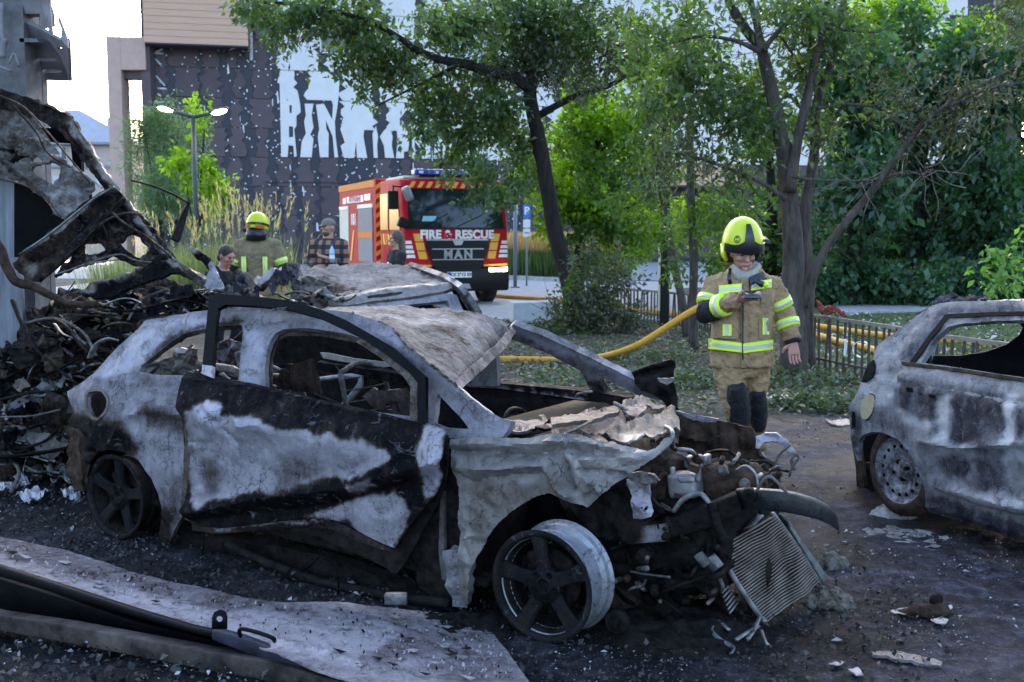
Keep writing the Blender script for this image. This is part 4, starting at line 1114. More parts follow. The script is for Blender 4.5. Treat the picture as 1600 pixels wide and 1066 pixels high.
# chassis leg, bumper beam
def beam(name, stations, mat, label=None, parent=None, bv=.012):
    """a box-section bar through stations: (top px, bottom px, distance Y at the face, depth m)"""
    V = []; Fs = []
    for (tx, ty), (bx_, by), Y, dp in stations:
        a, b = P(tx, ty, Y), P(bx_, by, Y)
        bk = Vector((.25, .97, 0)) * dp
        V += [a, b, b + bk, a + bk]
    n = len(stations)
    for i in range(n - 1):
        for j in range(4):
            Fs.append((i * 4 + j, i * 4 + (j + 1) % 4, i * 4 + 4 + (j + 1) % 4, i * 4 + 4 + j))
    Fs += [(3, 2, 1, 0), (4 * n - 4, 4 * n - 3, 4 * n - 2, 4 * n - 1)]
    return car.part(name, (V, Fs), mat, world=True, mods=[bevel(bv)], label=label, parent=parent)
Y0 = float(CF.lat(.30)(np.array(1000.), np.array(820.))[1])
beam('chassis_leg', [((940, 828), (945, 862), Y0 + .28, .08), ((975, 822), (975, 852), Y0 + .12, .08), ((1040, 814), (1042, 846), Y0 - .02, .09), ((1110, 789), (1122, 822), Y0 - .12, .09), ((1150, 772), (1160, 800), Y0 - .15, .09)], M_char)
CP('leg_plate', [(965, 826), (1042, 818), (1044, 838), (1040, 846), (966, 851)], planefit([(965, 826, Y0 + .14), (1042, 818, Y0 - .04), (1042, 846, Y0 - .04)]), M_ash, base=.6, zones=[([(1005, 822), (1035, 820), (1035, 845), (1005, 848)], .25, 8)], res=4.5, dent=[(.008, 12)], th=.008)
bst = []
for (tx, ty), (bx_, by), Y in (((1147, 767), (1157, 799), 4.30), ((1163, 765), (1173, 799), 4.24), ((1185, 766), (1195, 799), 4.20), ((1215, 768), (1225, 802), 4.18), ((1245, 773), (1252, 807), 4.20), ((1272, 781), (1277, 813), 4.27), ((1295, 793), (1295, 821), 4.36), ((1308, 808), (1307, 829), 4.46), ((1312, 826), (1311, 833), 4.52)):
    bst.append(((tx, ty), (bx_, by), Y, .055))
bb = beam('bumper_beam', bst, plain('sooted_beam', (.020, .021, .029), .36, .0, .6, 14, .003, 70, col2=(.003, .003, .004), spec=.3), 'curved black crash beam across the nose')
car.part('beam_boss', xf(lathe([(-.01, .014), (-.01, .026), (.01, .03), (.03, .03)], 20), Matrix.Translation(car.I @ P(1170, 775, 4.19)) @ Matrix.Rotation(rad(20), 4, 'Z')), M_char, parent=bb)
car.part('beam_bore', xf(lathe([(-.012, 0), (-.012, .015)], 16), Matrix.Translation(car.I @ P(1170, 775, 4.19)) @ Matrix.Rotation(rad(20), 4, 'Z')), M_soot, parent=bb)
# pulleys and gearbox under the leg
for px, py, r, y0 in ((1003, 872, .070, .42), (1070, 895, .062, .55), (1045, 880, .04, .5)):
    c = CF.loc(px, py, y0)
    Mx = Matrix.Translation(c)
    pu = car.part('pulley', xf(lathe([(0, r * .5), (-.004, r * .72), (-.012, r * .8), (-.014, r), (.0, r * .96), (.006, r), (.03, r), (.03, r * .4)], 28), Mx), M_char)
    car.part('pulley_hub', xf(lathe([(-.012, 0), (-.012, r * .28), (.0, r * .34), (.0, r * .52)], 20), Mx), M_rimdark, parent=pu)
    for k in range(6):
        a = k * math.pi / 3
        car.part('pulley_hole', xf(lathe([(-.0135, 0), (-.0135, r * .1), (-.002, r * .1)], 10), Mx @ Matrix.Translation((r * .62 * math.cos(a), .001, r * .62 * math.sin(a)))), M_soot, parent=pu)
blob(1020, 915, .5, .3, .25, .2, M_char, 'gearbox', 5, .06)
blob(985, 935, .45, .16, .2, .12, M_rust, 'rubble_hub', 20, .02)
c = CF.loc(963, 972, .12)
car.part('drive_flange', xf(lathe([(-.02, 0), (-.02, .016), (-.006, .019), (-.006, .030), (-.012, .032), (-.012, .046), (.0, .05), (.02, .05)], 18), Matrix.Translation(c)), M_char, smooth=False)

# rear bumper remains
CP('rear_bumper_iron', [(106, 666), (130, 680), (131, 720), (126, 770), (115, 765), (108, 730)], CF.side(-.03), M_rust, base=.8, res=5, dent=[(.03, 7)], th=.02)
CP('tail_panel', [(98, 615), (135, 640), (150, 700), (130, 760), (104, 720), (101, 660)], CF.side(.10), M_char, base=.9, res=7, dent=[(.03, 7)], th=.02)

# radiator leaning on the ground in front
rq = [P(1120, 858, 4.42), P(1211, 805, 4.62), P(1282, 911, 4.78), P(1197, 977, 4.47)]
radi = Thing('radiator', 'grey finned radiator hanging askew under the torn car nose, dented fins', 'radiator', (rq[3][0], rq[3][1], 0))
def bil(u, v): return (rq[0] * (1 - u) + rq[1] * u) * (1 - v) + (rq[3] * (1 - u) + rq[2] * u) * v
rn = (rq[1] - rq[0]).cross(rq[3] - rq[0]).normalized()
if rn.dot(Vector(EYE) - rq[0]) < 0: rn = -rn
M_fin = plain('radiator_fins', (.25, .20, .175), .65, .1, .5, 10, .003, 80, col2=(.07, .053, .045), spec=.3)
def fin_off(u, v):
    return .012 * math.sin(u * 7 + v * 3) * v + .009 * math.exp(-((u - .66) / .09) ** 2 - ((v - .45) / .1) ** 2) * (1 if v < .47 else -1)
nf = 30
for k in range(nf):
    v0 = (k + .15) / nf; V = []; Fs = []
    m = 22
    for i in range(m + 1):
        u = i / m
        dv = .022 * math.exp(-((u - .7) / .12) ** 2) * math.sin(v0 * 9) + .006 * noise.noise(Vector((u * 6, v0 * 5, 1)))
        for dd, off in ((-.2, .0), (.2, .0), (.2, -.014), (-.2, -.014)):
            V.append(bil(u, v0 + dv + dd / nf + .0) + rn * (off + .006 + fin_off(u, v0) * .4))
    for i in range(m):
        for j in range(4):
            Fs.append((i * 4 + j, i * 4 + 4 + j, i * 4 + 4 + (j + 1) % 4, i * 4 + (j + 1) % 4))
    radi.part('fin', (V, Fs), M_fin, world=True)
bk = []
for a, b in ((0, 0), (1, 0), (1, 1), (0, 1)): bk.append(bil(a, b))
radi.part('core', hexa([p - rn * .012 for p in bk], [p - rn * .035 for p in bk]), M_char, world=True)
radi.part('frame_bar', tube([bil(1.0, -.02) - rn * .01, bil(1.02, .5) - rn * .01, bil(1.0, 1.0) - rn * .01], .012, 8, 3), M_alu, world=True)
radi.part('frame_bar', tube([bil(0, -.02), bil(-.02, .5), bil(0, 1.03)], .012, 8, 3), M_alu, world=True)
o2 = rn * -.05 + Vector((.05, .03, .0))
tk = [P(1222, 803, 4.68), P(1228, 806, 4.72), P(1296, 903, 4.86), P(1287, 911, 4.82)]
radi.part('side_tank', hexa(tk, [p - rn * .04 for p in tk]), M_alu, world=True, mods=[bevel(.008)])
tk = [P(1152, 842, 4.52), P(1190, 802, 4.62), P(1196, 806, 4.62), P(1165, 838, 4.52)]
radi.part('condenser_edge', hexa(tk, [p - rn * .03 for p in tk]), M_alu, world=True, mods=[bevel(.006)])
tk = [P(1110, 886, 4.40), P(1120, 880, 4.42), P(1152, 945, 4.46), P(1140, 962, 4.42)]
lt = radi.part('ribbed_tank', hexa(tk, [p - rn * .05 for p in tk]), M_char, world=True, mods=[bevel(.01)])
for k in range(12):
    a = tk[0].lerp(tk[3], (k + .5) / 12); b = tk[1].lerp(tk[2], (k + .5) / 12)
    radi.part('tank_rib', tube([a + rn * .004, b + rn * .004], .005, 5, 1), M_alu, world=True, parent=lt)
for q, r in ((((1197, 972), (1188, 965), (1178, 985), (1168, 1000)), .013), (((1140, 985), (1120, 970), (1112, 985), (1125, 1000), (1145, 1012), (1142, 1022)), .010), (((1190, 985), (1195, 1000), (1200, 1008)), .008), (((1150, 1000), (1165, 990), (1185, 978)), .012)):
    radi.part('bent_stub', tube([P(x, y, 4.36 - (y - 960) * .004) for x, y in q], r, 7, 5, .6, .2), M_alu, world=True)
# ------------------------------------------------------------------ trees and plants
M_bark = plain('grey_brown_bark', (.125, .098, .088), .9, 0, .6, 14, .03, 34, col2=(.028, .022, .020), sc3=(1, 1, .22), spec=.2)
M_bark2 = plain('dark_bark', (.034, .028, .025), .9, 0, .6, 14, .03, 34, col2=(.008, .007, .007), sc3=(1, 1, .22), spec=.2)
L_dark = leafmat('dark_leaf', (.032, .062, .030), (.125, .165, .070), .45, .42)
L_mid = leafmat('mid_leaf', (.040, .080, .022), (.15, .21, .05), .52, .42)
L_bright = leafmat('bright_leaf', (.08, .15, .015), (.34, .42, .04), .68)  # fresh yellow green, with the sun's backlit glow put into the colour
L_grey = leafmat('wilted_leaf', (.040, .044, .032), (.12, .125, .085), .25)
L_blue = leafmat('deep_green_leaf', (.020, .058, .036), (.080, .155, .080), .40, .42)

def cluster_leaves(clusters, ln, density=1.0, droop=.4, per=8, twig=.4):
    """clusters: (px, py, rx px, ry px, Y, half depth m, leaves) -> arrays"""
    Ps, Ds, Us, Ls, Ts = [], [], [], [], []
    for (px, py, rx, ry, Y, dp, n) in clusters:
        c = np.array(P(px, py, Y))
        n = int(n * density * 1.0 / per)
        sx, sz = rx / FPX * Y, ry / FPX * Y
        u = RNG.normal(size=(n, 3)); u /= np.linalg.norm(u, axis=1)[:, None]
        u *= (RNG.random(n) ** (1 / 2.2))[:, None]
        # clumps: pull twigs towards random centres so gaps open between
        kc = RNG.normal(size=(max(3, n // 22), 3)); kc /= np.linalg.norm(kc, axis=1)[:, None]; kc *= (RNG.random(len(kc)) ** .45)[:, None]
        idx = RNG.integers(0, len(kc), n)
        u = u * .36 + kc[idx] * .74
        p = c + u * np.array([sx, dp, sz])
        td = u + RNG.normal(0, .6, (n, 3)); td[:, 2] -= droop
        td /= np.linalg.norm(td, axis=1)[:, None]
        shade = RNG.normal(0, .16, len(kc))[idx]
        for k in range(per):
            s = (k / per)
            q = p + td * (twig * s) + RNG.normal(0, ln * .35, (n, 3))
            d = td * .5 + RNG.normal(0, .75, (n, 3)); d[:, 2] -= droop * .8
            Ps.append(q); Ds.append(d)
            up = RNG.normal(0, .6, (n, 3)); up[:, 2] += 1
            Us.append(up)
            Ls.append(ln * RNG.uniform(.6, 1.25, n))
            Ts.append(np.clip(.45 + shade + RNG.normal(0, .2, n), 0, 1))
    return map(np.concatenate, (Ps, Ds, Us, Ls, Ts))

def foliage(T, name, clusters, ln, mat, density=1.0, droop=.4, wr=.5, per=8, twig=.4):
    p, d, u, l, tt = cluster_leaves(clusters, ln, density, droop, per, twig)
    ok = p[:, 2] > .03
    p, d, u, l, tt = p[ok], d[ok], u[ok], l[ok], tt[ok]
    I = np.array(T.I)
    pl = p @ I[:3, :3].T + I[:3, 3]; dl = d @ I[:3, :3].T; ul = u @ I[:3, :3].T
    o = bpy.data.objects.new(name, leaves_mesh(name, pl, dl, ul, l, l * wr, mat, tt))
    C.objects.link(o); o.parent = T.o
    return o

def limb(T, px, Y, w, mat, name='branch', sides=9, sm=5):
    """a limb through photo points; w: width in px at each point; Y: one distance or one per point"""
    n = len(px)
    Ys = [Y] * n if isinstance(Y, (int, float)) else Y
    pts = [P(x, y, yy) for (x, y), yy in zip(px, Ys)]
    ws = np.interp(np.linspace(0, 1, n), np.linspace(0, 1, len(w)), w)
    return T.part(name, tube(pts, [a / 2 / FPX * yy for a, yy in zip(ws, Ys)], sides, sm, 1, .12), mat, world=True)

def twigs(T, base, n, Y, spread, ln, mat, name='twigs'):
    out = []
    for _ in range(n):
        i = random.randrange(len(base) - 1); s = random.random()
        x = base[i][0] * (1 - s) + base[i + 1][0] * s; y = base[i][1] * (1 - s) + base[i + 1][1] * s
        a = random.uniform(0, 6.28); q = [(x, y)]
        for k in range(3):
            a += random.uniform(-.5, .5)
            q.append((q[-1][0] + math.cos(a) * ln / 3, q[-1][1] + math.sin(a) * ln / 3 + spread))
        out.append(tube([P(u, v, Y + random.uniform(-.3, .3)) for u, v in q], [.006 * Y / 12, .002 * Y / 12], 4, 3))
    o = T.part(name, join(*out), mat, world=True)
    o['kind'] = 'stuff'
    return o

# the old tree with the long bough to the left
b1 = G(905, 497)
t1 = Thing('leaning_tree', 'leaning dark trunked tree with long bough reaching left over the fire engine', 'tree', (b1.x, b1.y, 0))
Y1 = b1.y
limb(t1, [(907, 499), (896, 468), (884, 420), (870, 375), (858, 310), (848, 250), (838, 200), (828, 150), (832, 110)], Y1, [38, 30, 27, 25, 24, 23, 22, 21, 18], M_bark2, 'trunk', 12)
lb1 = [(832, 140), (800, 120), (752, 108), (725, 100), (690, 94), (655, 80), (625, 60), (595, 42), (560, 28), (510, 16), (450, 6), (400, 2)]
limb(t1, lb1, [Y1, Y1 - .3, Y1 - .6, Y1 - .9, Y1 - 1.1, Y1 - 1.3, Y1 - 1.5, Y1 - 1.6, Y1 - 1.8, Y1 - 2, Y1 - 2.2, Y1 - 2.4], [20, 17, 15, 13, 11, 9, 8, 6, 5, 4], M_bark2)
limb(t1, [(830, 130), (850, 80), (880, 30), (900, -30)], Y1 + .3, [18, 13, 9, 7], M_bark2)
limb(t1, [(832, 120), (800, 60), (770, 10), (750, -40)], Y1 + .5, [16, 12, 8, 6], M_bark2)
limb(t1, [(842, 180), (900, 150), (960, 130), (1010, 90), (1060, 60)], Y1 + .6, [12, 9, 7, 4], M_bark2)
limb(t1, [(720, 100), (660, 130), (620, 150), (580, 170)], Y1 - 1.1, [6, 4, 2], M_bark2)
twigs(t1, lb1, 70, Y1 - 1.2, 6, 60, M_bark2)
foliage(t1, 'crown', [
    (800, 60, 95, 85, Y1, 1.4, 3400), (880, 40, 110, 80, Y1 + .4, 1.4, 3000), (755, 180, 75, 80, Y1 - .4, 1.1, 2000), (710, 120, 60, 60, Y1 - .6, 1, 1000),
    (655, 160, 55, 50, Y1 - .9, .9, 600), (590, 105, 75, 45, Y1 - 1.2, 1, 800), (520, 85, 80, 36, Y1 - 1.6, 1, 800), (450, 50, 75, 36, Y1 - 2, 1, 600), (600, 40, 110, 45, Y1 - 1.4, 1, 1500), (500, 20, 110, 25, Y1 - 2, 1, 900), (420, 8, 60, 16, Y1 - 2.2, .8, 450), (690, 30, 80, 60, Y1 - .6, 1, 1300), (725, 240, 55, 60, Y1 - .8, .8, 800), (768, 285, 36, 40, Y1 - 1.6, .8, 800), (745, 312, 14, 18, Y1 - 1.7, .4, 160), (820, 240, 65, 65, Y1 + .6, .8, 1000), (640, 215, 26, 26, Y1 - 1, .6, 90), (575, 165, 35, 24, Y1 - 1.3, .6, 120), (690, 200, 34, 34, Y1 - .8, .6, 160), (940, 90, 90, 90, Y1 + 1, 1, 1700)],
    .142, L_dark, .92, .46)
foliage(t1, 'wilted_leaves', [(900, 110, 140, 55, Y1 - .3, 1, 1900), (980, 80, 110, 55, Y1, 1, 1300), (560, 75, 130, 50, Y1 - 1.5, 1, 500), (440, 60, 60, 34, Y1 - 2, .8, 260)], .13, L_grey, .8, .2, .32)
foliage(t1, 'light_leaves', [(640, 130, 90, 60, Y1 - .7, 1, 380), (720, 200, 50, 60, Y1 - .6, 1, 300), (830, 250, 70, 70, Y1 + .8, 1, 600)], .125, L_mid, .9, .4, .46)

# slim tree behind it, backlit glow put into its leaf colour
b2 = G(905, 478)
t2 = Thing('backlit_tree', 'slender tree just right of the leaning trunk, crown glowing yellow green', 'tree', (b2.x, b2.y, 0))
Y2 = b2.y
limb(t2, [(903, 480), (904, 430), (906, 385), (915, 330), (925, 270), (940, 180), (950, 100), (955, 20)], Y2, [22, 17, 16, 13, 11, 9, 7, 5], M_bark2, 'trunk')
limb(t2, [(908, 370), (880, 330), (850, 300), (830, 270)], Y2, [8, 6, 4, 3], M_bark2)
limb(t2, [(908, 375), (950, 340), (990, 320), (1030, 290)], Y2, [8, 6, 4, 3], M_bark2)
limb(t2, [(930, 250), (970, 200), (1010, 170)], Y2, [6, 4, 3], M_bark2)
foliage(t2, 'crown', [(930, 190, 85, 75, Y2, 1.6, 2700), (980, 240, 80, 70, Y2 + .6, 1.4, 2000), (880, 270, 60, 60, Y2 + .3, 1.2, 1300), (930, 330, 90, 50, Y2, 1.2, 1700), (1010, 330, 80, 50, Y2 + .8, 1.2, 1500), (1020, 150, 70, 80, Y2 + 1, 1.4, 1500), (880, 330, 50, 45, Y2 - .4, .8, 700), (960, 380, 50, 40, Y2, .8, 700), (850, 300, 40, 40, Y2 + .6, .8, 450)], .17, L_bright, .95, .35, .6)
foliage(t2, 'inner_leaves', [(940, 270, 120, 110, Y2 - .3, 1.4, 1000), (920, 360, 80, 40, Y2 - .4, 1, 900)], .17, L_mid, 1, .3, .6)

# the many-stemmed tree behind the firefighter
b3 = G(1245, 588)
t3 = Thing('many_stemmed_tree', 'many stemmed grey tree standing right behind the firefighter with the phone', 'tree', (b3.x, b3.y, 0))
Y3 = b3.y
limb(t3, [(1240, 592), (1240, 540), (1238, 470), (1240, 400), (1235, 330), (1226, 244), (1207, 150), (1193, 90), (1189, 70)], Y3, [52, 42, 36, 32, 29, 25, 21, 18, 15], M_bark, 'trunk', 14)
limb(t3, [(1262, 590), (1258, 520), (1262, 440), (1258, 380), (1259, 319), (1272, 240), (1277, 157), (1300, 94), (1315, 22), (1325, -40)], Y3 + .25, [32, 26, 21, 19, 17, 15, 14, 12, 10, 8], M_bark, 'trunk', 10)
limb(t3, [(1234, 300), (1242, 240), (1262, 150), (1281, 67), (1290, 20), (1300, -40)], Y3 - .1, [20, 17, 15, 13, 11, 9], M_bark)
limb(t3, [(1189, 75), (1161, 41), (1139, 0), (1120, -50)], Y3, [16, 15, 13, 10], M_bark)
limb(t3, [(1191, 78), (1184, 45), (1170, -10), (1160, -50)], Y3 - .2, [13, 11, 9, 7], M_bark)
limb(t3, [(1194, 80), (1205, 62), (1232, 34), (1259, 6), (1300, 2), (1330, -12)], Y3 - .2, [9, 8, 7, 5, 4, 3], M_bark)
limb(t3, [(1188, 82), (1165, 70), (1142, 62), (1097, 57), (1045, 68), (1005, 78)], Y3 - .3, [9, 7, 6, 5, 4, 3], M_bark)
limb(t3, [(1228, 312), (1205, 295), (1180, 281), (1127, 259), (1086, 246), (1060, 240)], Y3 - .3, [9, 7, 6, 5, 4, 3], M_bark)
limb(t3, [(1236, 275), (1260, 280), (1307, 283), (1375, 281), (1420, 268), (1470, 290)], Y3 - .4, [6, 5, 4, 4, 3, 2], M_bark)
limb(t3, [(1275, 170), (1320, 163), (1365, 165), (1410, 150), (1440, 155)], Y3, [6, 5, 4, 3, 2], M_bark)
limb(t3, [(1288, 45), (1330, 48), (1370, 50), (1395, 38)], Y3, [5, 4, 3, 2], M_bark)
limb(t3, [(1222, 60), (1245, 95), (1262, 125)], Y3 + .1, [4, 4, 3], M_bark)
l4 = [(1255, 478), (1268, 438), (1290, 388), (1322, 347), (1360, 301), (1379, 277), (1412, 232), (1450, 184), (1495, 161), (1544, 139), (1610, 128)]
limb(t3, l4, [Y3, Y3 - .1, Y3 - .2, Y3 - .3, Y3 - .4, Y3 - .5, Y3 - .6, Y3 - .7, Y3 - .8, Y3 - .9, Y3 - 1], [17, 15, 13, 12, 11, 10, 9, 8, 6, 5, 4], M_bark)
limb(t3, [(1450, 186), (1500, 150), (1560, 120), (1620, 85)], Y3 - .7, [7, 6, 4, 3], M_bark)
tw = [(1330, 283), (1375, 281), (1440, 262), (1480, 270), (1510, 295)]
twigs(t3, tw, 26, Y3 - .4, 3, 75, plain('bare_twig', (.17, .13, .13), .9, 0, .3, 9), 'bare_twigs')
twigs(t3, l4[5:], 40, Y3 - .6, -3, 60, M_bark)
twigs(t3, [(1045, 68), (1139, 30), (1189, 70), (1260, 40), (1300, 60), (1300, 140), (1226, 244), (1100, 250)], 60, Y3, 3, 60, M_bark)
foliage(t3, 'crown', [(1120, 120, 100, 90, Y3, 1, 1000), (1060, 60, 90, 60, Y3 - .3, 1, 1000), (1180, 30, 110, 40, Y3, 1, 700), (1120, 230, 90, 60, Y3 - .2, .9, 800), (1060, 190, 70, 80, Y3, .9, 800), (1320, 110, 60, 60, Y3, .8, 450), (1350, 40, 90, 45, Y3, .8, 600), (1230, 20, 60, 30, Y3 + .2, .6, 250), (1030, 120, 60, 60, Y3 - .2, .8, 700), (1245, 130, 75, 80, Y3 + .4, .7, 420), (1310, 200, 60, 70, Y3 + .4, .7, 300), (1260, 30, 90, 40, Y3 + .4, .7, 380)], .112, L_dark, .95, .4, .42)
foliage(t3, 'wilted_leaves', [(1490, 175, 90, 40, Y3 - .8, .8, 800), (1560, 130, 70, 45, Y3 - .9, .8, 600), (1380, 110, 60, 40, Y3, .8, 250), (1030, 260, 70, 60, Y3 - .2, .7, 420), (1280, 205, 22, 16, Y3 - .1, .2, 130), (1100, 180, 90, 90, Y3, .8, 420), (1570, 40, 60, 40, Y3 - 1, .8, 500)], .10, L_grey, .85, .1, .34)

# two thin trunks left of the firefighter
for nm, pts, wd, lab, cl in (
    ('thin_tree', [(1084, 545), (1083, 470), (1084, 400), (1080, 320), (1078, 230), (1080, 140), (1076, 40), (1075, -30)], [17, 14, 14, 13, 12, 11, 9, 8], 'straight thin trunked tree beside the raised hose', [(1080, 60, 60, 70, 0, .7, 700), (1110, 330, 80, 60, 0, .8, 800), (1070, 380, 60, 40, 0, .6, 350), (1130, 400, 50, 40, .4, .6, 380)]),
    ('thin_tree', [(1074, 528), (1066, 470), (1052, 410), (1040, 340), (1030, 270), (1015, 190), (1000, 120), (985, 40)], [14, 12, 12, 11, 10, 9, 8, 6], 'crooked thin trunked tree leaning left beside the park lamp', [(1000, 60, 70, 70, 0, .7, 700), (1010, 180, 50, 60, 0, .7, 450), (1000, 290, 70, 40, 0, .7, 480), (1030, 360, 60, 40, 0, .7, 420)])):
    bb_ = G(pts[0][0], pts[0][1])
    T = Thing(nm, lab, 'tree', (bb_.x, bb_.y, 0), group='thin trees along the fence')
    limb(T, pts, bb_.y, wd, M_bark, 'trunk', 8)
    twigs(T, pts[3:], 30, bb_.y, 2, 60, M_bark)
    foliage(T, 'crown', [(a, b_, c_, d_, bb_.y + e, f_, g_) for a, b_, c_, d_, e, f_, g_ in cl], .11, L_mid, 1, .4, .48)

# the thicket on the right: several broad trees one can tell apart
thick = [
    (1330, 25, 100, [(1345, 150, 75, 110), (1330, 290, 70, 90), (1310, 400, 70, 60)], L_blue, 'dark bushy tree just right of the many stemmed trunk', 12),
    (1430, 28, 85, [(1440, 90, 90, 90), (1420, 210, 90, 80), (1440, 330, 80, 80), (1430, 430, 80, 45)], L_blue, 'tall deep green tree in the middle of the thicket', 10),
    (1540, 27, 95, [(1560, 120, 90, 100), (1540, 250, 90, 90), (1560, 370, 90, 80), (1540, 450, 70, 40)], L_blue, 'broad deep green tree at the right end of the thicket', 10),
    (1640, 30, 95, [(1650, 100, 80, 130), (1650, 280, 90, 120), (1640, 420, 90, 60)], L_dark, 'dark tree cut by the right edge of the view', 9),
    (1400, 33, 80, [(1400, 40, 100, 70), (1480, 60, 100, 70), (1360, 110, 60, 60), (1460, 140, 80, 50)], L_bright, 'bright green tall tree rising behind the thicket', 7),
    (1560, 34, 80, [(1580, 20, 100, 70), (1540, 90, 80, 60)], L_mid, 'mid green tall tree rising behind the right end of the thicket', 7),
    (1200, 30, 80, [(1190, 370, 70, 70), (1150, 420, 60, 40), (1230, 420, 60, 50), (1130, 330, 60, 60), (1240, 300, 60, 70), (1200, 230, 70, 60), (1160, 140, 60, 70), (1290, 230, 50, 70)], L_mid, 'round green tree behind the firefighter and the grey stems', 6)]
for px, Y, wd, cl, mat, lab, dn in thick:
    x = P(px, 366, Y).x
    T = Thing('thicket_tree', lab, 'tree', (x, Y, 0), group='trees of the thicket on the right')
    top = min(c_[1] for c_ in cl)
    T.part('trunk', tube([(x, Y, -.1), (x + .1, Y, 2), (x - .1, Y + .1, P(px, max(top, -50), Y).z)], [.22, .16, .04], 8, 4, 1, .1), M_bark2, world=True)
    for k in range(5):
        h0 = random.uniform(1.2, 4); a = random.uniform(0, 6.28); r = random.uniform(1, 1.8)
        T.part('branch', tube([(x, Y, h0), (x + math.cos(a) * r * .5, Y + math.sin(a) * r * .5, h0 + .7), (x + math.cos(a) * r, Y + math.sin(a) * r, h0 + 1.6)], [.08, .05, .02], 6, 3), M_bark2, world=True)
    foliage(T, 'crown', [(a, b_, c_, d_, Y + random.uniform(-.6, .6), 1.7, int(c_ * d_ * dn / 34)) for a, b_, c_, d_ in cl], .235, mat, 1.05, .5, .55, 8, .5)
und = Thing('hedge', 'dark green undergrowth at the foot of the thicket', 'hedge', (P(1430, 366, 26).x, 26, 0))
foliage(und, 'foliage', [(x, 440 + random.uniform(-10, 12), 60, 35, 25.5 + random.uniform(-.8, .8), .9, 800) for x in range(1290, 1660, 42)] + [(x, 400, 70, 60, 30, 1, 900) for x in range(1290, 1660, 55)], .19, L_blue, 1.1, .3, .55)
und.part('stems', join(*[tube([(und.o.location.x + random.uniform(-4, 4), 26 + random.uniform(-1, 1.5), 0), (und.o.location.x + random.uniform(-4, 4), 26.3, random.uniform(.6, 1.3))], [.02, .008], 5, 1) for _ in range(30)]), M_bark2, world=True)['kind'] = 'stuff'
bs = Thing('sapling', 'light green sapling poking up behind the right hand burnt car', 'sapling', (G(1585, 560).x, 12.0, 0))
bs.part('stem', tube([(bs.o.location.x, 12, 0), P(1590, 470, 12), P(1572, 400, 12)], [.02, .012, .005], 6, 4), M_bark, world=True)
foliage(bs, 'foliage', [(1572, 402, 22, 14, 12, .18, 120), (1594, 446, 22, 16, 12, .2, 120), (1552, 386, 12, 5, 12, .1, 30)], .11, leafmat('fresh_leaf', (.06, .14, .04), (.16, .28, .09), .4), 1, .2, .5)

# bush grown into the fence by the leaning tree
bu = Thing('grey_bush', 'scraggy grey green bush at the foot of the leaning tree', 'bush', (G(930, 520).x, G(930, 520).y, 0))
Yb = G(930, 520).y
foliage(bu, 'foliage', [(920, 470, 55, 45, Yb, .6, 1000), (890, 500, 45, 28, Yb, .5, 560), (960, 490, 55, 38, Yb, .6, 800), (990, 450, 22, 26, Yb, .3, 120), (950, 430, 45, 35, Yb + .4, .5, 460), (920, 400, 45, 40, Yb + .5, .5, 330)], .10, L_grey, 1.1, .1, .5)
foliage(bu, 'green_leaves', [(880, 490, 22, 22, Yb - .2, .3, 120), (940, 460, 60, 50, Yb, .5, 500)], .09, L_mid, 1, .1, .55)
twigs(bu, [(890, 515), (930, 470), (980, 500)], 40, Yb, -6, 70, M_bark, 'stems')

# shrubs on the left
sh = [('pine_shrub', 'soft blue green pine left of the street lamp', [(250, 235, 55, 55), (225, 200, 30, 30), (280, 200, 40, 35), (255, 290, 60, 45), (225, 300, 45, 40), (300, 320, 50, 40)], 30, leafmat('pine_needle', (.08, .13, .085), (.24, .31, .20), .4), .16, .17),
      ('maple_sapling', 'bright green young maple behind the street lamp pole', [(305, 190, 14, 34), (322, 160, 10, 14), (310, 250, 28, 30), (330, 275, 26, 28), (290, 280, 25, 30), (320, 310, 35, 25)], 27, L_bright, .17, .65)]
for nm, lab, cl, Y, mat, ln, wr in sh:
    x = P(cl[0][0], 366, Y).x
    T = Thing(nm, lab, 'shrub', (x, Y, 0))
    T.part('trunk', tube([(x, Y, 0), (x + .05, Y, 1.5), P(cl[1][0], cl[1][1], Y)], [.06, .04, .01], 7, 4), M_bark2, world=True)
    for a, b_, c_, d_ in cl[2:]:
        T.part('branch', tube([(x, Y, 1.0), (P(a, b_, Y) + Vector((x, Y, 1.4))) / 2, P(a, b_, Y)], [.03, .02, .008], 5, 3), M_bark2, world=True)
    foliage(T, 'crown', [(a, b_, c_, d_, Y + random.uniform(-.3, .3), .7, int(c_ * d_ * (1.5 if ln < .165 else .26))) for a, b_, c_, d_ in cl], ln, mat, 1, .05 if wr < .2 else .3, wr)
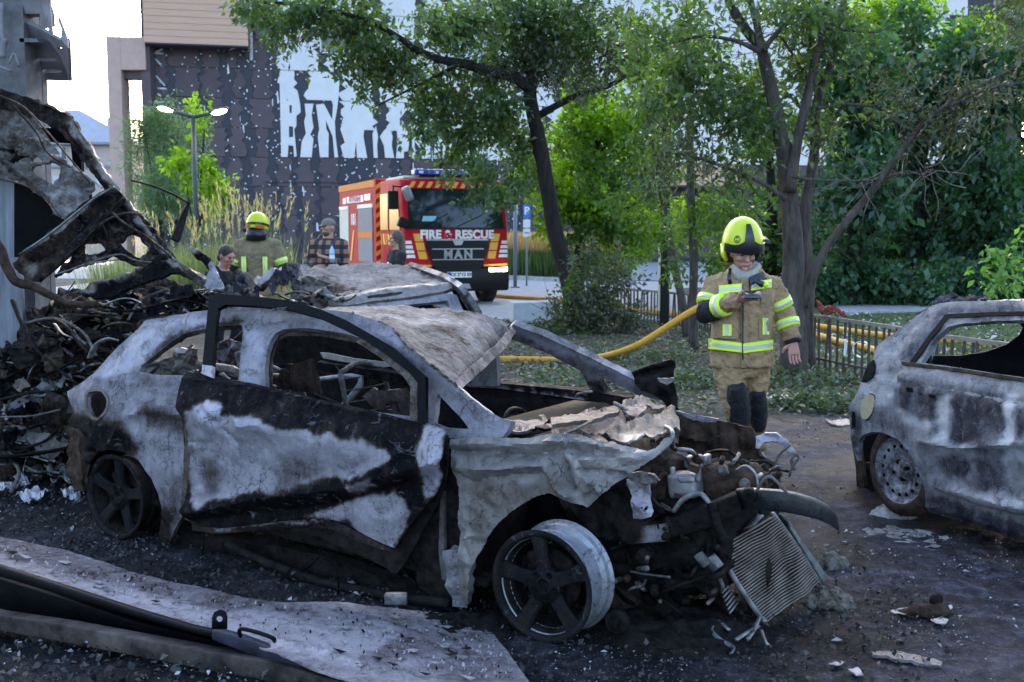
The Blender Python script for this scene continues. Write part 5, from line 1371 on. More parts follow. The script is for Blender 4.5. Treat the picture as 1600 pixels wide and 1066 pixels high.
# plumed grasses
M_blade = leafmat('grass_blade', (.10, .12, .06), (.30, .29, .17), .4)
M_plume = leafmat('grass_plume', (.32, .22, .14), (.58, .44, .31), .4)
def grass_clump(name, lab, px, y0, w, top, Y, nb, npl, lean=.5, group=None, cat='grass clump', bm=M_blade):
    bx, bz = P(px, y0, Y).x, 0.0
    T = Thing(name, lab, cat, (bx, Y, 0), group=group)
    n = nb
    sx = w / FPX * Y / 2; hh = P(px, top, Y).z
    base = np.stack([bx + RNG.normal(0, sx * .35, n), Y + RNG.normal(0, sx * .35, n), np.full(n, .0)], 1)
    d = np.stack([RNG.normal(0, lean, n), RNG.normal(0, lean, n), np.ones(n)], 1)
    L = hh * RNG.uniform(.35, .78, n)
    up = np.stack([RNG.normal(size=n), RNG.normal(size=n), np.zeros(n)], 1)
    p = np.concatenate([base, ]); I = np.array(T.I)
    o = bpy.data.objects.new('blades', leaves_mesh('blades', p @ I[:3, :3].T + I[:3, 3], d, up, L, .02, bm, RNG.random(n), .2)); C.objects.link(o); o.parent = T.o
    m = npl
    d = np.stack([RNG.normal(0, lean * .8, m), RNG.normal(0, lean * .8, m), np.ones(m)], 1); d /= np.linalg.norm(d, axis=1)[:, None]
    base = np.stack([bx + RNG.normal(0, sx * .4, m), Y + RNG.normal(0, sx * .4, m), np.zeros(m)], 1)
    L = hh * RNG.uniform(.8, 1.08, m)
    st = leaves_mesh('stalks', base @ I[:3, :3].T + I[:3, 3], d, np.tile([[1, .3, 0]], (m, 1)), L, .008, M_plume, RNG.random(m), .2)
    o = bpy.data.objects.new('stalks', st); C.objects.link(o); o.parent = T.o
    k = 14
    tp = np.repeat(base + d * L[:, None], k, 0) - np.repeat(d, k, 0) * RNG.uniform(0, .38, (m * k, 1))
    dd_ = np.repeat(d, k, 0) + RNG.normal(0, .22, (m * k, 3))
    o = bpy.data.objects.new('plumes', leaves_mesh('plumes', tp @ I[:3, :3].T + I[:3, 3], dd_, RNG.normal(size=(m * k, 3)), .12, .016, M_plume, RNG.random(m * k), .2)); C.objects.link(o); o.parent = T.o
grass_clump('plumed_grass', 'plumed grass clump with tawny seed heads behind the firefighter with his back turned', 405, 430, 130, 300, 20, 900, 46, .22, 'plumed grasses on the left')
grass_clump('plumed_grass', 'yellowish green grass clump beneath the street lamp', 330, 430, 130, 318, 21, 1100, 30, .25, 'plumed grasses on the left')
grass_clump('plumed_grass', 'wispy grass clump leaning right toward the man in the plaid shirt', 462, 440, 60, 368, 18, 160, 20, .55, 'plumed grasses on the left')
grass_clump('plumed_grass', 'pale grass clump seen through the holes of the wreck', 255, 430, 110, 330, 22, 900, 16, .2, 'plumed grasses on the left')
grass_clump('plumed_grass', 'dim green grass clump lowest behind the wreck lattice', 180, 430, 110, 345, 20, 900, 8, .2, 'plumed grasses on the left')
Yg = 40
tg = Thing('feather_grass_bed', 'bed of tall green grass topped with orange seed heads right of the fire engine', 'grass bed', (P(875, 430, Yg).x, Yg, 0))
n = 5200
I = np.array(tg.I)
xa, xb = P(755, 430, Yg).x, P(985, 430, Yg).x
base = np.stack([RNG.uniform(xa, xb, n), RNG.uniform(Yg, Yg + 3.5, n), np.zeros(n)], 1); base[:, 1] += (base[:, 0] - xa) * -.12
d = np.stack([RNG.normal(0, .13, n), RNG.normal(0, .13, n), np.ones(n)], 1)
o = bpy.data.objects.new('blades', leaves_mesh('blades', base @ I[:3, :3].T + I[:3, 3], d, RNG.normal(size=(n, 3)) * [1, 1, 0], RNG.uniform(.8, 1.3, n), .035, leafmat('bed_blade', (.05, .095, .03), (.17, .22, .07), .4), RNG.random(n), .2)); C.objects.link(o); o.parent = tg.o
m = 9000
base = np.stack([RNG.uniform(xa, xb, m), RNG.uniform(Yg, Yg + 3.5, m), RNG.uniform(1.0, 1.5, m) + RNG.normal(0, .05, m)], 1); base[:, 1] += (base[:, 0] - xa) * -.12
d = np.stack([RNG.normal(0, .2, m), RNG.normal(0, .2, m), np.ones(m)], 1)
o = bpy.data.objects.new('seed_heads', leaves_mesh('seed_heads', base @ I[:3, :3].T + I[:3, 3], d, RNG.normal(size=(m, 3)), RNG.uniform(.18, .32, m), .03, leafmat('orange_plume', (.42, .22, .10), (.66, .42, .24), .4), RNG.random(m), .2)); C.objects.link(o); o.parent = tg.o
# ------------------------------------------------------------------ fire engine
def glossy(name, col, rough=.3, spec=.5, metal=0.0, var=.1, emit=None):
    return plain(name, col, rough, metal, var, 3, .0, 40, spec, emit=emit)
M_red = glossy('fire_red_paint', (.46, .010, .020), .55, .12)
M_yel = glossy('signal_yellow_film', (.80, .36, .02), .4)
M_orange = glossy('signal_orange_film', (.66, .17, .012), .55, .2)
M_wht = glossy('white_film', (.78, .77, .76), .5)
M_cre = glossy('cream_film', (.62, .60, .50), .6, .2)
M_blk = glossy('black_plastic', (.004, .0045, .005), .45, .25)
M_gls = glossy('windscreen_glass', (.012, .018, .018), .06, .6)
M_blue = glossy('blue_lamp_glass', (.03, .06, .42), .2)
M_shut = glossy('grey_roller_shutter', (.20, .215, .25), .6, .25, .2)
M_chrome = glossy('bright_metal', (.30, .30, .32), .35, .4, .6)
M_tyre = plain('tyre_rubber', (.020, .020, .021), .85, 0, .3, 9, .004, 50)
M_hl = glossy('headlamp_lit', (.9, .9, .85), .2, emit=((1.0, .97, .82), 5.0))
yawT = math.atan2(-.927, .375)
fe = Thing('fire_engine', 'red fire engine with yellow chevrons facing us behind the wrecks', 'fire engine', (-2.43, 24.6, 0), yawT)
def FT(name, vf, mat, parent=None, bv=0, seg=2, smooth=False, label=None):
    return fe.part(name, vf, mat, smooth=smooth, parent=parent, mods=[bevel(bv, seg)] if bv else (), label=label)
W2 = 2.5
cab = FT('cab', prism([(0, .5), (.06, 1.1), (.03, 1.76), (-.20, 2.76), (-.34, 2.90), (-2.05, 2.92), (-2.05, .75), (-1.45, .75), (-1.40, 1.05), (-1.15, 1.22), (-.85, 1.22), (-.60, 1.05), (-.5, .5)], 0, W2), M_red, bv=.06, seg=3, smooth=True)
def front(z): return .03 + (.06 - .03) * max(0, min(1, (1.76 - z) / .66)) if z <= 1.76 else .03 - .23 * (z - 1.76)
def fq(name, pts, mat, d=.012, parent=None):
    """a flat piece on the front of the cab, given (y, z) points"""
    n = len(pts)
    V = [(front(z) - .02, y, z) for y, z in pts] + [(front(z) + d, y, z) for y, z in pts]
    Fs = [tuple(range(n - 1, -1, -1)), tuple(range(n, 2 * n))] + [(i, (i + 1) % n, (i + 1) % n + n, i + n) for i in range(n)]
    return FT(name, (V, Fs), mat, parent)
ws = fq('windscreen', [(.10, 1.80), (2.40, 1.80), (2.36, 2.68), (.14, 2.68)], M_gls, .02)
fq('windscreen_seal', [(.06, 1.765), (2.44, 1.765), (2.44, 1.80), (.06, 1.80)], M_blk, .02, ws)
fq('roof_visor', [(.06, 2.69), (2.44, 2.69), (2.42, 2.86), (.08, 2.86)], M_red, .03)
for k in range(11):
    y = .16 + k * .205
    fq('visor_chevron', [(y, 2.70), (y + .10, 2.70), (y + .19, 2.84), (y + .09, 2.84)], M_yel, .034)
wp = [((front(1.83) + .03), .55, 1.82), ((front(2.0) + .03), .95, 2.06)]
for a, b_ in (((.45, 1.82), (1.05, 2.12)), ((1.25, 1.82), (1.9, 2.10)), ((1.95, 1.82), (2.3, 2.0))):
    FT('wiper', tube([(front(a[1]) + .035, *a), (front(b_[1]) + .03, *b_)], .012, 5, 1), M_blk, ws)
fq('dash_card', [(.42, 1.94), (.72, 1.94), (.78, 2.06), (.46, 2.06)], glossy('pale_card', (.25, .5, .6), .5), .024, ws)
fq('front_band', [(.02, .91), (2.48, .91), (2.48, 1.76), (.02, 1.76)], M_red, .004)
fq('grille', [(.50, 1.50), (2.00, 1.50), (2.00, 1.35), (1.84, .94), (1.74, .80), (.76, .80), (.66, .94), (.50, 1.35)], M_blk, .05)
gr = fq('grille_brow', [(.50, 1.505), (2.00, 1.505), (1.98, 1.54), (.52, 1.54)], M_chrome, .055)
for z in (1.30, 1.06, .92): fq('grille_slot', [(.62, z), (1.88, z), (1.86, z + .025), (.64, z + .025)], M_chrome if z > 1 else M_blk, .060)
fq('badge', [(1.17, 1.40), (1.33, 1.40), (1.38, 1.50), (1.12, 1.50)], M_chrome, .075)
for s, o in ((1, 0), (-1, W2)):
    Y = lambda y: o + s * y
    for k in range(3):
        z = 1.66 - k * .20
        x = .20 + k * .045
        fq('yellow_chevron', [(Y(x), z), (Y(x + .2), z), (Y(x + .235), z - .175), (Y(x + .04), z - .175)][::s], M_yel, .014)
    for k in range(4):
        z = 1.50 - k * .105
        fq('white_chevron', [(Y(-.0 + .02), z), (Y(.15 + .025 * k), z), (Y(.17 + .025 * k), z - .07), (Y(.02), z - .07)][::s], M_wht, .016)
    fq('yellow_hem', [(Y(.02), .93), (Y(.62), .91), (Y(.62), .95), (Y(.02), .98)][::s], M_yel, .016)
    hlm = fq('headlight', [(Y(.06), .66), (Y(.46), .66), (Y(.50), .86), (Y(.04), .88)][::s], M_hl if s < 0 else M_wht, .055)
    for k in range(2): fq('lamp_ring', [(Y(.10 + k * .2), .70), (Y(.24 + k * .2), .70), (Y(.24 + k * .2), .72), (Y(.10 + k * .2), .72)][::s], M_chrome, .06, hlm)
FT('bumper', prism([(.10, .34), (.14, .60), (.10, .90), (-.5, .90), (-.6, .34)], -.01, W2 + .01), M_blk, bv=.05, seg=3, smooth=True)
fq('number_plate', [(.98, .66), (1.56, .66), (1.56, .79), (.98, .79)], M_wht, .09)
fq('plate_band', [(.985, .665), (1.05, .665), (1.05, .785), (.985, .785)], M_blue, .094)
fq('lower_intake', [(.95, .40), (1.55, .40), (1.5, .52), (1.0, .52)], M_chrome, .09)
def text(T, name, s, size, M, mat, ext=.006, bold=.0, parent=None, spacing=1.0):
    cu = bpy.data.curves.new(name, 'FONT')
    cu.body = s; cu.size = size; cu.extrude = ext; cu.offset = bold; cu.space_character = spacing
    cu.align_x = 'CENTER'; cu.align_y = 'CENTER'
    cu.materials.append(mat)
    tmp = bpy.data.objects.new(name, cu); C.objects.link(tmp)
    me = bpy.data.meshes.new_from_object(tmp.evaluated_get(bpy.context.evaluated_depsgraph_get()))
    bpy.data.objects.remove(tmp)
    o = bpy.data.objects.new(name, me); C.objects.link(o)
    o.parent = parent or T.o
    o.matrix_local = M
    return o
def face_front(y, z, x): return Matrix(((0, 0, 1, x), (1, 0, 0, y), (0, 1, 0, z), (0, 0, 0, 1)))
def face_side(x, z, y): return Matrix(((1, 0, 0, x), (0, 0, -1, y), (0, 1, 0, z), (0, 0, 0, 1)))
text(fe, 'front_lettering', 'FIRE & RESCUE', .262, face_front(1.25, 1.635, .06), M_wht, .006, .012, spacing=1.05)
text(fe, 'maker_lettering', 'MAN', .27, face_front(1.25, 1.18, .115), M_chrome, .01, .012, spacing=1.35)
text(fe, 'plate_lettering', 'KX 2912 EK', .105, face_front(1.305, .725, .15), M_blk, .003, .003)
# side of the cab
sw = FT('side_window', hexa([(-.30, -.015, 1.75), (-1.15, -.015, 1.75), (-1.15, -.015, 2.60), (-.48, -.015, 2.60)], [(-.30, .01, 1.75), (-1.15, .01, 1.75), (-1.15, .01, 2.60), (-.48, .01, 2.60)]), M_gls)
FT('rear_side_window', box(-1.95, -1.3, -.015, .01, 1.75, 2.6), M_gls)
FT('door_seam', box(-1.235, -1.215, -.008, .01, .8, 2.7), M_blk)
for k in range(9): FT('side_chevron', hexa([(-.1 - k * .21, -.012, 1.40), (-.22 - k * .21, -.012, 1.40), (-.30 - k * .21, -.012, 1.66), (-.18 - k * .21, -.012, 1.66)], [(-.1 - k * .21, .01, 1.40), (-.22 - k * .21, .01, 1.40), (-.30 - k * .21, .01, 1.66), (-.18 - k * .21, .01, 1.66)]), M_yel if k % 2 else M_orange)
FT('side_stripe', box(-1.98, -.06, -.010, .01, .86, .95), M_wht)
mi = FT('mirror', box(-.02, .10, -.38, -.14, 2.2, 2.62), M_blk, bv=.03)
FT('mirror_arm', tube([(-.2, 0, 2.72), (.03, -.25, 2.72), (.04, -.25, 2.6)], .022, 6, 1), M_blk, mi)
mw = FT('kerb_mirror', xf(box(-.10, .10, -.09, .09, -.17, .17), Matrix.Translation((.12, .06, 2.55)) @ Matrix.Rotation(rad(24), 4, 'X')), M_chrome, bv=.05, smooth=True)
FT('low_mirror', xf(box(-.08, .08, -.16, .1, -.1, .12), Matrix.Translation((.1, -.02, 1.88)) @ Matrix.Rotation(rad(-20), 4, 'X')), M_blk, bv=.04)
FT('cab_cap', box(-1.95, -.45, .12, W2 - .12, 2.905, 2.98), M_cre, bv=.03)
lbq = FT('light_bar', box(-.58, -.28, .35, W2 - .35, 2.99, 3.13), M_blue, bv=.04, seg=3)
for k in range(5): FT('lamp_cell', box(-.276, -.262, .45 + k * .36, .55 + k * .36, 3.03, 3.09), M_wht, lbq)
FT('bar_foot', box(-.5, -.36, .5, 2.0, 2.96, 2.99), M_blk, lbq)
# body behind
bd = FT('body', box(-6.2, -2.25, -.02, W2 + .02, .85, 2.92), M_red, bv=.02)
FT('body_skirt', box(-6.2, -2.25, .0, W2, .5, .845), M_shut)
FT('roof_edge', hexa([(-6.2, -.04, 2.80), (-2.25, -.04, 2.80), (-2.25, -.04, 2.98), (-6.2, -.04, 2.96)], [(-6.2, .2, 2.80), (-2.25, .2, 2.80), (-2.25, .2, 3.0), (-6.2, .2, 2.98)]), M_orange)
FT('front_edge_strip', box(-2.42, -2.25, -.05, -.021, .82, 2.97), M_red)
FT('front_edge_face', box(-2.249, -2.235, -.05, .28, .82, 2.97), M_red)
for k in range(9):
    z = .88 + k * .23
    FT('edge_chevron', hexa([(-2.234, -.045, z), (-2.234, .12, z + .10), (-2.234, .12, z + .21), (-2.234, -.045, z + .11)], [(-2.226, -.045, z), (-2.226, .12, z + .10), (-2.226, .12, z + .21), (-2.226, -.045, z + .11)]), M_yel)
for x0, x1 in ((-4.05, -2.62),):
    s_ = FT('roller_shutter', box(x0, x1, -.035, -.021, .95, 2.30), M_shut)
    for k in range(14): FT('shutter_slat', box(x0 + .01, x1 - .01, -.043, -.0352, .97 + k * .095, .97 + k * .095 + .082), M_shut, s_)
    FT('shutter_box', box(x0 - .02, x1 + .02, -.055, -.021, 2.305, 2.40), M_wht)
    FT('shutter_band', box(x0, x1, -.048, -.0435, 1.55, 1.72), M_orange)
FT('rear_shutter', box(-6.15, -5.15, -.035, -.021, .62, 2.30), M_cre)
FT('rear_shutter_box', box(-6.15, -5.15, -.05, -.021, 2.305, 2.40), M_wht)
FT('yellow_guide', hexa([(-5.0, -.036, .95), (-4.85, -.036, .95), (-4.5, -.036, 1.75), (-4.62, -.036, 1.75)], [(-5.0, -.021, .95), (-4.85, -.021, .95), (-4.5, -.021, 1.75), (-4.62, -.021, 1.75)]), M_yel)
FT('body_sign', box(-5.3, -3.5, -.034, -.021, 2.47, 2.64), M_wht)
FT('sign_square', box(-5.75, -5.4, -.034, -.021, 2.46, 2.62), M_blue); FT('sign_square', box(-3.4, -2.8, -.034, -.021, 2.49, 2.65), M_blue)
text(fe, 'body_lettering', 'РЯТУВАЛЬНА', .19, face_side(-4.4, 2.555, -.036), M_red, .002, .004)
text(fe, 'body_number', '101', .40, face_side(-4.6, 2.02, -.026), M_wht, .004, .01)
FT('running_board', box(-4.1, -2.5, -.06, .0, .78, .84), M_yel)
for x in (-.98, -4.9):
    for y0 in (.02, W2 - .32):
        wv = FT('wheel', xf(lathe([(0, .30), (-.0, .44), (.04, .49), (.26, .49), (.3, .44), (.3, .30)], 32, closed=True), Matrix.Translation((x, y0, .49))), M_tyre, smooth=True)
        FT('rim', xf(lathe([(.03, 0), (.03, .12), (.07, .2), (.02, .29), (.06, .31), (.28, .31), (.28, 0)], 24), Matrix.Translation((x, y0, .49))), M_shut, wv, smooth=True)
FT('chassis', box(-6.0, -.2, .5, 2.0, .45, .80), M_blk)
# ------------------------------------------------------------------ people
def loft(pts, secs, side=(1, 0, 0), n=16):
    """closed elliptical tube; secs: (half width along side, half depth)"""
    pts = [Vector(p) for p in pts]; V = []; Fs = []
    for i, p in enumerate(pts):
        d = (pts[min(i + 1, len(pts) - 1)] - pts[max(i - 1, 0)]).normalized()
        s = Vector(side); s = (s - d * s.dot(d))
        s = s.normalized() if s.length > 1e-4 else Vector((0, 1, 0))
        b_ = d.cross(s)
        sx, sy = secs[i] if isinstance(secs[i], tuple) else (secs[i], secs[i])
        for k in range(n):
            a = 2 * math.pi * k / n
            V.append(p + s * (math.cos(a) * sx) + b_ * (math.sin(a) * sy))
    for i in range(len(pts) - 1):
        for k in range(n):
            k2 = (k + 1) % n
            Fs.append((i * n + k, i * n + k2, (i + 1) * n + k2, (i + 1) * n + k))
    Fs += [tuple(range(n - 1, -1, -1)), tuple((len(pts) - 1) * n + k for k in range(n))]
    return V, Fs
def ell(c, rx, ry, rz, seg=16, rg=10, R=None):
    V = []; Fs = []
    for i in range(rg + 1):
        th = math.pi * i / rg
        for k in range(seg):
            a = 2 * math.pi * k / seg
            v = Vector((rx * math.sin(th) * math.cos(a), ry * math.sin(th) * math.sin(a), rz * math.cos(th)))
            if R: v = R @ v
            V.append(v + Vector(c))
    for i in range(rg):
        for k in range(seg):
            k2 = (k + 1) % seg
            Fs.append((i * seg + k, (i + 1) * seg + k, (i + 1) * seg + k2, i * seg + k2))
    return V, Fs
def hand(w, d, palm_n, curl=.5, s=1.0, thumb=1):
    """palm and five fingers from the wrist w along d; palm_n: the way the palm faces"""
    w, d, nrm = Vector(w), Vector(d).normalized(), Vector(palm_n).normalized()
    nrm = (nrm - d * nrm.dot(d)).normalized()
    sd = d.cross(nrm) * thumb
    out = [loft([w - d * .03, w + d * .02 * s, w + d * .05 * s, w + d * .09 * s], [(.028, .022), (.036 * s, .018), (.042 * s, .017), (.040 * s, .014)], side=sd)]
    for k, (o, L) in enumerate(((-.036, .062), (-.012, .075), (.012, .082), (.036, .074))):
        p = w + d * .085 * s + sd * o * s
        q = [p - d * .02]; dd = d.copy()
        for seg in range(3):
            q.append(q[-1] + dd * (L * s * (.5, .3, .22)[seg] + (.02 if seg == 0 else 0)))
            dd = (Matrix.Rotation(-curl * (.7 + .25 * seg), 3, d.cross(nrm)) @ dd) if True else dd
        out.append(loft(q, [(.0092 * s, .0092 * s), (.0088 * s, .0088 * s), (.0080 * s, .0080 * s), (.0068 * s, .0068 * s)], side=sd, n=8))
    p = w + d * .025 * s + sd * .034 * s
    t1_ = p + (d * .5 + sd * .7 + nrm * .4).normalized() * .042 * s
    t2_ = t1_ + (d * .8 + sd * .2 + nrm * .5).normalized() * .032 * s
    out.append(loft([p - sd * .015, p, t1_, t2_], [.015 * s, .0145 * s, .0125 * s, .010 * s], side=nrm, n=8))
    return join(*out)

M_skin = plain('skin', (.42, .22, .16), .55, 0, .12, 14, .001, 120)
M_skin2 = plain('skin_red', (.40, .18, .14), .55, 0, .12, 14, .001, 120)
def fabric(name, col, var=.3, col2=None, rough=.85, bm=.006, sc=9):
    m, t, b = nodes(name)
    v = coords(t)
    n = tex(t, 'ShaderNodeTexNoise', sc, 6, .65, v)
    r = ramp(t, n.outputs['Fac'], [(.3, col2 or tuple(x * (1 - var) for x in col)), (.7, col)])
    t.links.new(r.outputs[0], b.inputs['Base Color'])
    b.inputs['Roughness'].default_value = rough
    w1 = tex(t, 'ShaderNodeTexNoise', 14, 4, .5, v); w1.inputs['Distortion'].default_value = 1.0
    w2 = tex(t, 'ShaderNodeTexNoise', 240, 2, .5, v)
    h = math_n(t, 'ADD', math_n(t, 'MULTIPLY', w1.outputs['Fac'], 2.2), math_n(t, 'MULTIPLY', w2.outputs['Fac'], .12))
    bump(t, b, h, bm * 2)
    return m
M_tan = fabric('tan_turnout_cloth', (.36, .225, .112), .45)
M_tan2 = fabric('worn_tan_turnout_cloth', (.26, .19, .11), .35)
M_pad = fabric('navy_knee_pad', (.006, .0063, .011), .4)
M_lime = plain('lime_reflective_tape', (.62, .80, .05), .5, 0, .1, 6)
M_silver = plain('silver_reflective_tape', (.50, .50, .50), .4, .2, .15, 20)
M_helm = plain('lime_helmet_shell', (.60, .64, .012), .3, 0, .2, 7, col2=(.46, .50, .012))
M_hblk = plain('black_helmet_trim', (.008, .008, .012), .35, 0, .2, 6)
M_scarf = fabric('grey_neck_scarf', (.36, .34, .29), .3)
M_boot = plain('black_boot_leather', (.016, .016, .017), .5, 0, .3, 9)

def crease(amp, f, seed=0):
    """uneven folds in cloth: a displace modifier on a procedural cloud"""
    def fn(o):
        tx = bpy.data.textures.new('cloth_folds', 'CLOUDS'); tx.noise_scale = f; tx.noise_depth = 2
        m = o.modifiers.new('folds', 'DISPLACE'); m.texture = tx; m.strength = amp; m.mid_level = .5
    return fn

def head_mesh(c, R, s=1.0, tilt=None):
    """skull, jaw, nose, lips, brows and ears round the centre c, looking along -y before R"""
    def L(x, y, z): return Vector(c) + R @ (Vector((x, y, z)) * s)
    parts_ = [ell(c, .074 * s, .094 * s, .108 * s, R=R), ell(L(0, -.022, -.062), .056 * s, .066 * s, .056 * s, R=R), ell(L(0, -.078, -.098), .022 * s, .018 * s, .016 * s, R=R),
              loft([L(0, -.080, .03), L(0, -.098, .0), L(0, -.112, -.022), L(0, -.09, -.034)], [.008 * s, .011 * s, .016 * s, .010 * s], side=R @ Vector((1, 0, 0)), n=8),
              ell(L(0, -.088, -.060), .024 * s, .012 * s, .009 * s, R=R), ell(L(0, -.078, .035), .056 * s, .016 * s, .012 * s, R=R)]
    for k in (-1, 1):
        parts_ += [ell(L(k * .076, .008, -.005), .012 * s, .024 * s, .033 * s, R=R), ell(L(k * .042, -.066, -.02), .024 * s, .022 * s, .022 * s, R=R)]
    return join(*parts_)
def eyes(T, par, c, R, s=1.0):
    for k in (-1, 1):
        T.part('eye', ell(Vector(c) + R @ (Vector((k * .031, -.0825, .012)) * s), .013 * s, .008 * s, .009 * s, 10, 6, R), M_hblk, parent=par)

def dome(c, R, rx, ry, rz, z0=-.25, flare=.0, seg=28, rg=12):
    V = []; Fs = []
    for i in range(rg + 1):
        th = (math.pi * .5 + math.asin(-z0)) * i / rg
        for k in range(seg):
            a = 2 * math.pi * k / seg
            g = 1 + flare * max(0, (i / rg - .8) / .2)
            rid = 1 + .035 * math.exp(-(math.cos(a) / .16) ** 2) * math.sin(th)
            V.append(Vector(c) + R @ Vector((rx * g * math.sin(th) * math.cos(a), ry * g * math.sin(th) * math.sin(a), rz * math.cos(th) * rid)))
    for i in range(rg):
        for k in range(seg):
            k2 = (k + 1) % seg
            Fs.append((i * seg + k, (i + 1) * seg + k, (i + 1) * seg + k2, i * seg + k2))
    return V, Fs

def band(a, b_, w, u0, u1, r0, r1, T, par, side=(1, 0, 0), grow=1.09):
    """lime and silver reflective ring on a limb from a to b between fractions u0..u1; r: half sizes at both ends"""
    a, b_ = Vector(a), Vector(b_)
    def at(u, g): 
        ra = r0[0] * (1 - u) + r1[0] * u; rb = r0[1] * (1 - u) + r1[1] * u
        return a.lerp(b_, u), (ra * g, rb * g)
    for mt, f0, f1, g in ((M_lime, 0, 1, grow), (M_silver, .33, .67, grow + .02)):
        st = [at(u0 + (u1 - u0) * x, g) for x in (f0, f1)]
        T.part('reflective_band', loft([s[0] for s in st], [s[1] for s in st], side, 20), mt, parent=par)

# the firefighter with the phone
FY = 7.62
ff = Thing('person', 'firefighter in tan turnout gear and lime helmet looking down at phone in hand', 'person', (P(1165, 700, FY).x, FY, 0), group=None)
def L_(px, py, dy=0.0): return ff.I @ P(px, py, FY + dy)
kpx = FY / FPX
def lw(*a): return [(x * kpx, y * kpx) for x, y in a]
hipL, kneL, ankL = L_(1138, 556), L_(1150, 632, -.10), L_(1156, 712, .02)
hipR, kneR, ankR = L_(1180, 556, .02), L_(1180, 634, .06), L_(1182, 700, .22)
for a in (ankL, ankR): a.z = .10
torso_p = [L_(1160, 572), L_(1160, 540), L_(1161, 500), L_(1162, 462, .01), L_(1163, 440, .01), L_(1164, 427, .01), L_(1165, 416, 0)]
torso_s = lw((52, 34), (50, 35), (47, 34), (50, 35), (45, 33), (30, 25), (20, 19))
shL, elL, wrL = L_(1117, 447, .02), L_(1104, 484, -.04), L_(1152, 470, -.30)
shR, elR, wrR = L_(1206, 448, .02), L_(1226, 494, .03), L_(1239, 534, -.04)
sl = lw((19, 19), (19, 18), (18, 17), (16, 15), (14, 13))
def mid(a, b_, u): return Vector(a).lerp(Vector(b_), u)
armL = loft([mid(shL, torso_p[4], .3), shL, mid(shL, elL, .5), elL + Vector((0, .01, -.01)), mid(elL, wrL, .5), mid(elL, wrL, .93)], [sl[0], sl[0], sl[1], (sl[2][0] * 1.1, sl[2][1] * 1.1), sl[3], sl[4]], (0, 1, .2))
armR = loft([mid(shR, torso_p[4], .3), shR, mid(shR, elR, .5), elR, mid(elR, wrR, .5), mid(elR, wrR, .97)], [sl[0], sl[0], sl[1], sl[2], sl[3], sl[4]], (1, 0, 0))
Rh = Matrix.Rotation(rad(20), 3, 'X') @ Matrix.Rotation(rad(6), 3, 'Z')
hc = L_(1161, 394, -.04)
bod = ff.part('body', join(head_mesh(hc, Rh, 1.0), loft([L_(1164, 425, .03), hc + Rh @ Vector((0, .02, -.06))], [.06, .056]), loft([torso_p[0], torso_p[2], torso_p[4], torso_p[5]], lw((36, 24), (36, 24), (42, 24), (26, 18))),
    loft([hipL, kneL, ankL, ankL - Vector((0, .0, .06))], lw((18, 18), (12, 12), (9, 9), (9, 9))), loft([hipR, kneR, ankR, ankR - Vector((0, 0, .06))], lw((18, 18), (12, 12), (9, 9), (9, 9))),
    loft([shL, elL, wrL], lw((9, 9), (8, 8), (6.5, 6)), (0, 1, .2)), loft([shR, elR, wrR], lw((9, 9), (8, 8), (6.5, 6))),
    hand(wrL, (L_(1178, 464, -.36) - wrL), (.35, .2, .9), .75, .98, 1), hand(wrR, Vector((.06, -.22, -1)), (-.25, .95, .1), .5, 1.02, -1)), M_skin2, mods=[remesh(.0042, 2)])
eyes(ff, bod, hc, Rh)
jk = ff.part('jacket', join(loft(torso_p, torso_s, n=22), armL, armR, loft([L_(1150, 424, .03), L_(1172, 414, .05), L_(1185, 424, .03)], lw((10, 8), (11, 8), (10, 8)))), M_tan, mods=[remesh(.010, 5), crease(.034, .085), crease(.018, .03)])
tr = ff.part('trousers', join(loft([L_(1160, 540), L_(1160, 566), L_(1160, 588)], lw((44, 28), (45, 30), (40, 26))), loft([L_(1138, 556, .0), L_(1141, 590, -.03), kneL, mid(kneL, ankL, .5), ankL], lw((25, 27), (23, 24), (20, 20), (18, 18), (19, 18))), loft([L_(1182, 556, .02), L_(1181, 590, .03), kneR, mid(kneR, ankR, .5), ankR], lw((23, 26), (20, 22), (17, 18), (16, 16), (17, 17)))), M_tan, mods=[remesh(.010, 5), crease(.036, .08), crease(.018, .03)])
for k_, a_ in ((kneL, ankL), (kneR, ankR)):
    wd_ = .080 if k_ is kneL else .072
    ff.part('knee_pad', loft([mid(k_, a_, -.40) + Vector((.012, -.008, 0)), mid(k_, a_, -.1) + Vector((.012, -.018, 0)), mid(k_, a_, .22) + Vector((.012, -.018, 0)), mid(k_, a_, .48) + Vector((.012, -.01, 0))], [(wd_ * .78, .09), (wd_, .094), (wd_, .094), (wd_ * .8, .085)], n=18), M_pad, parent=tr, mods=[remesh(.012, 4), crease(.012, .06)])
for a_, d_ in ((ankL, -.09), (ankR, -.07)):
    ff.part('boot', join(loft([a_ + Vector((0, .03, .08)), a_ + Vector((0, .03, -.02)), a_ + Vector((0, .03, -.095))], [(.062, .07), (.06, .075), (.062, .08)]), loft([a_ + Vector((0, .02, -.06)), a_ + Vector((0, -.09, -.065)), a_ + Vector((0, -.17, -.075))], [(.055, .04), (.055, .038), (.035, .025)])), M_boot, mods=[remesh(.012, 4)])
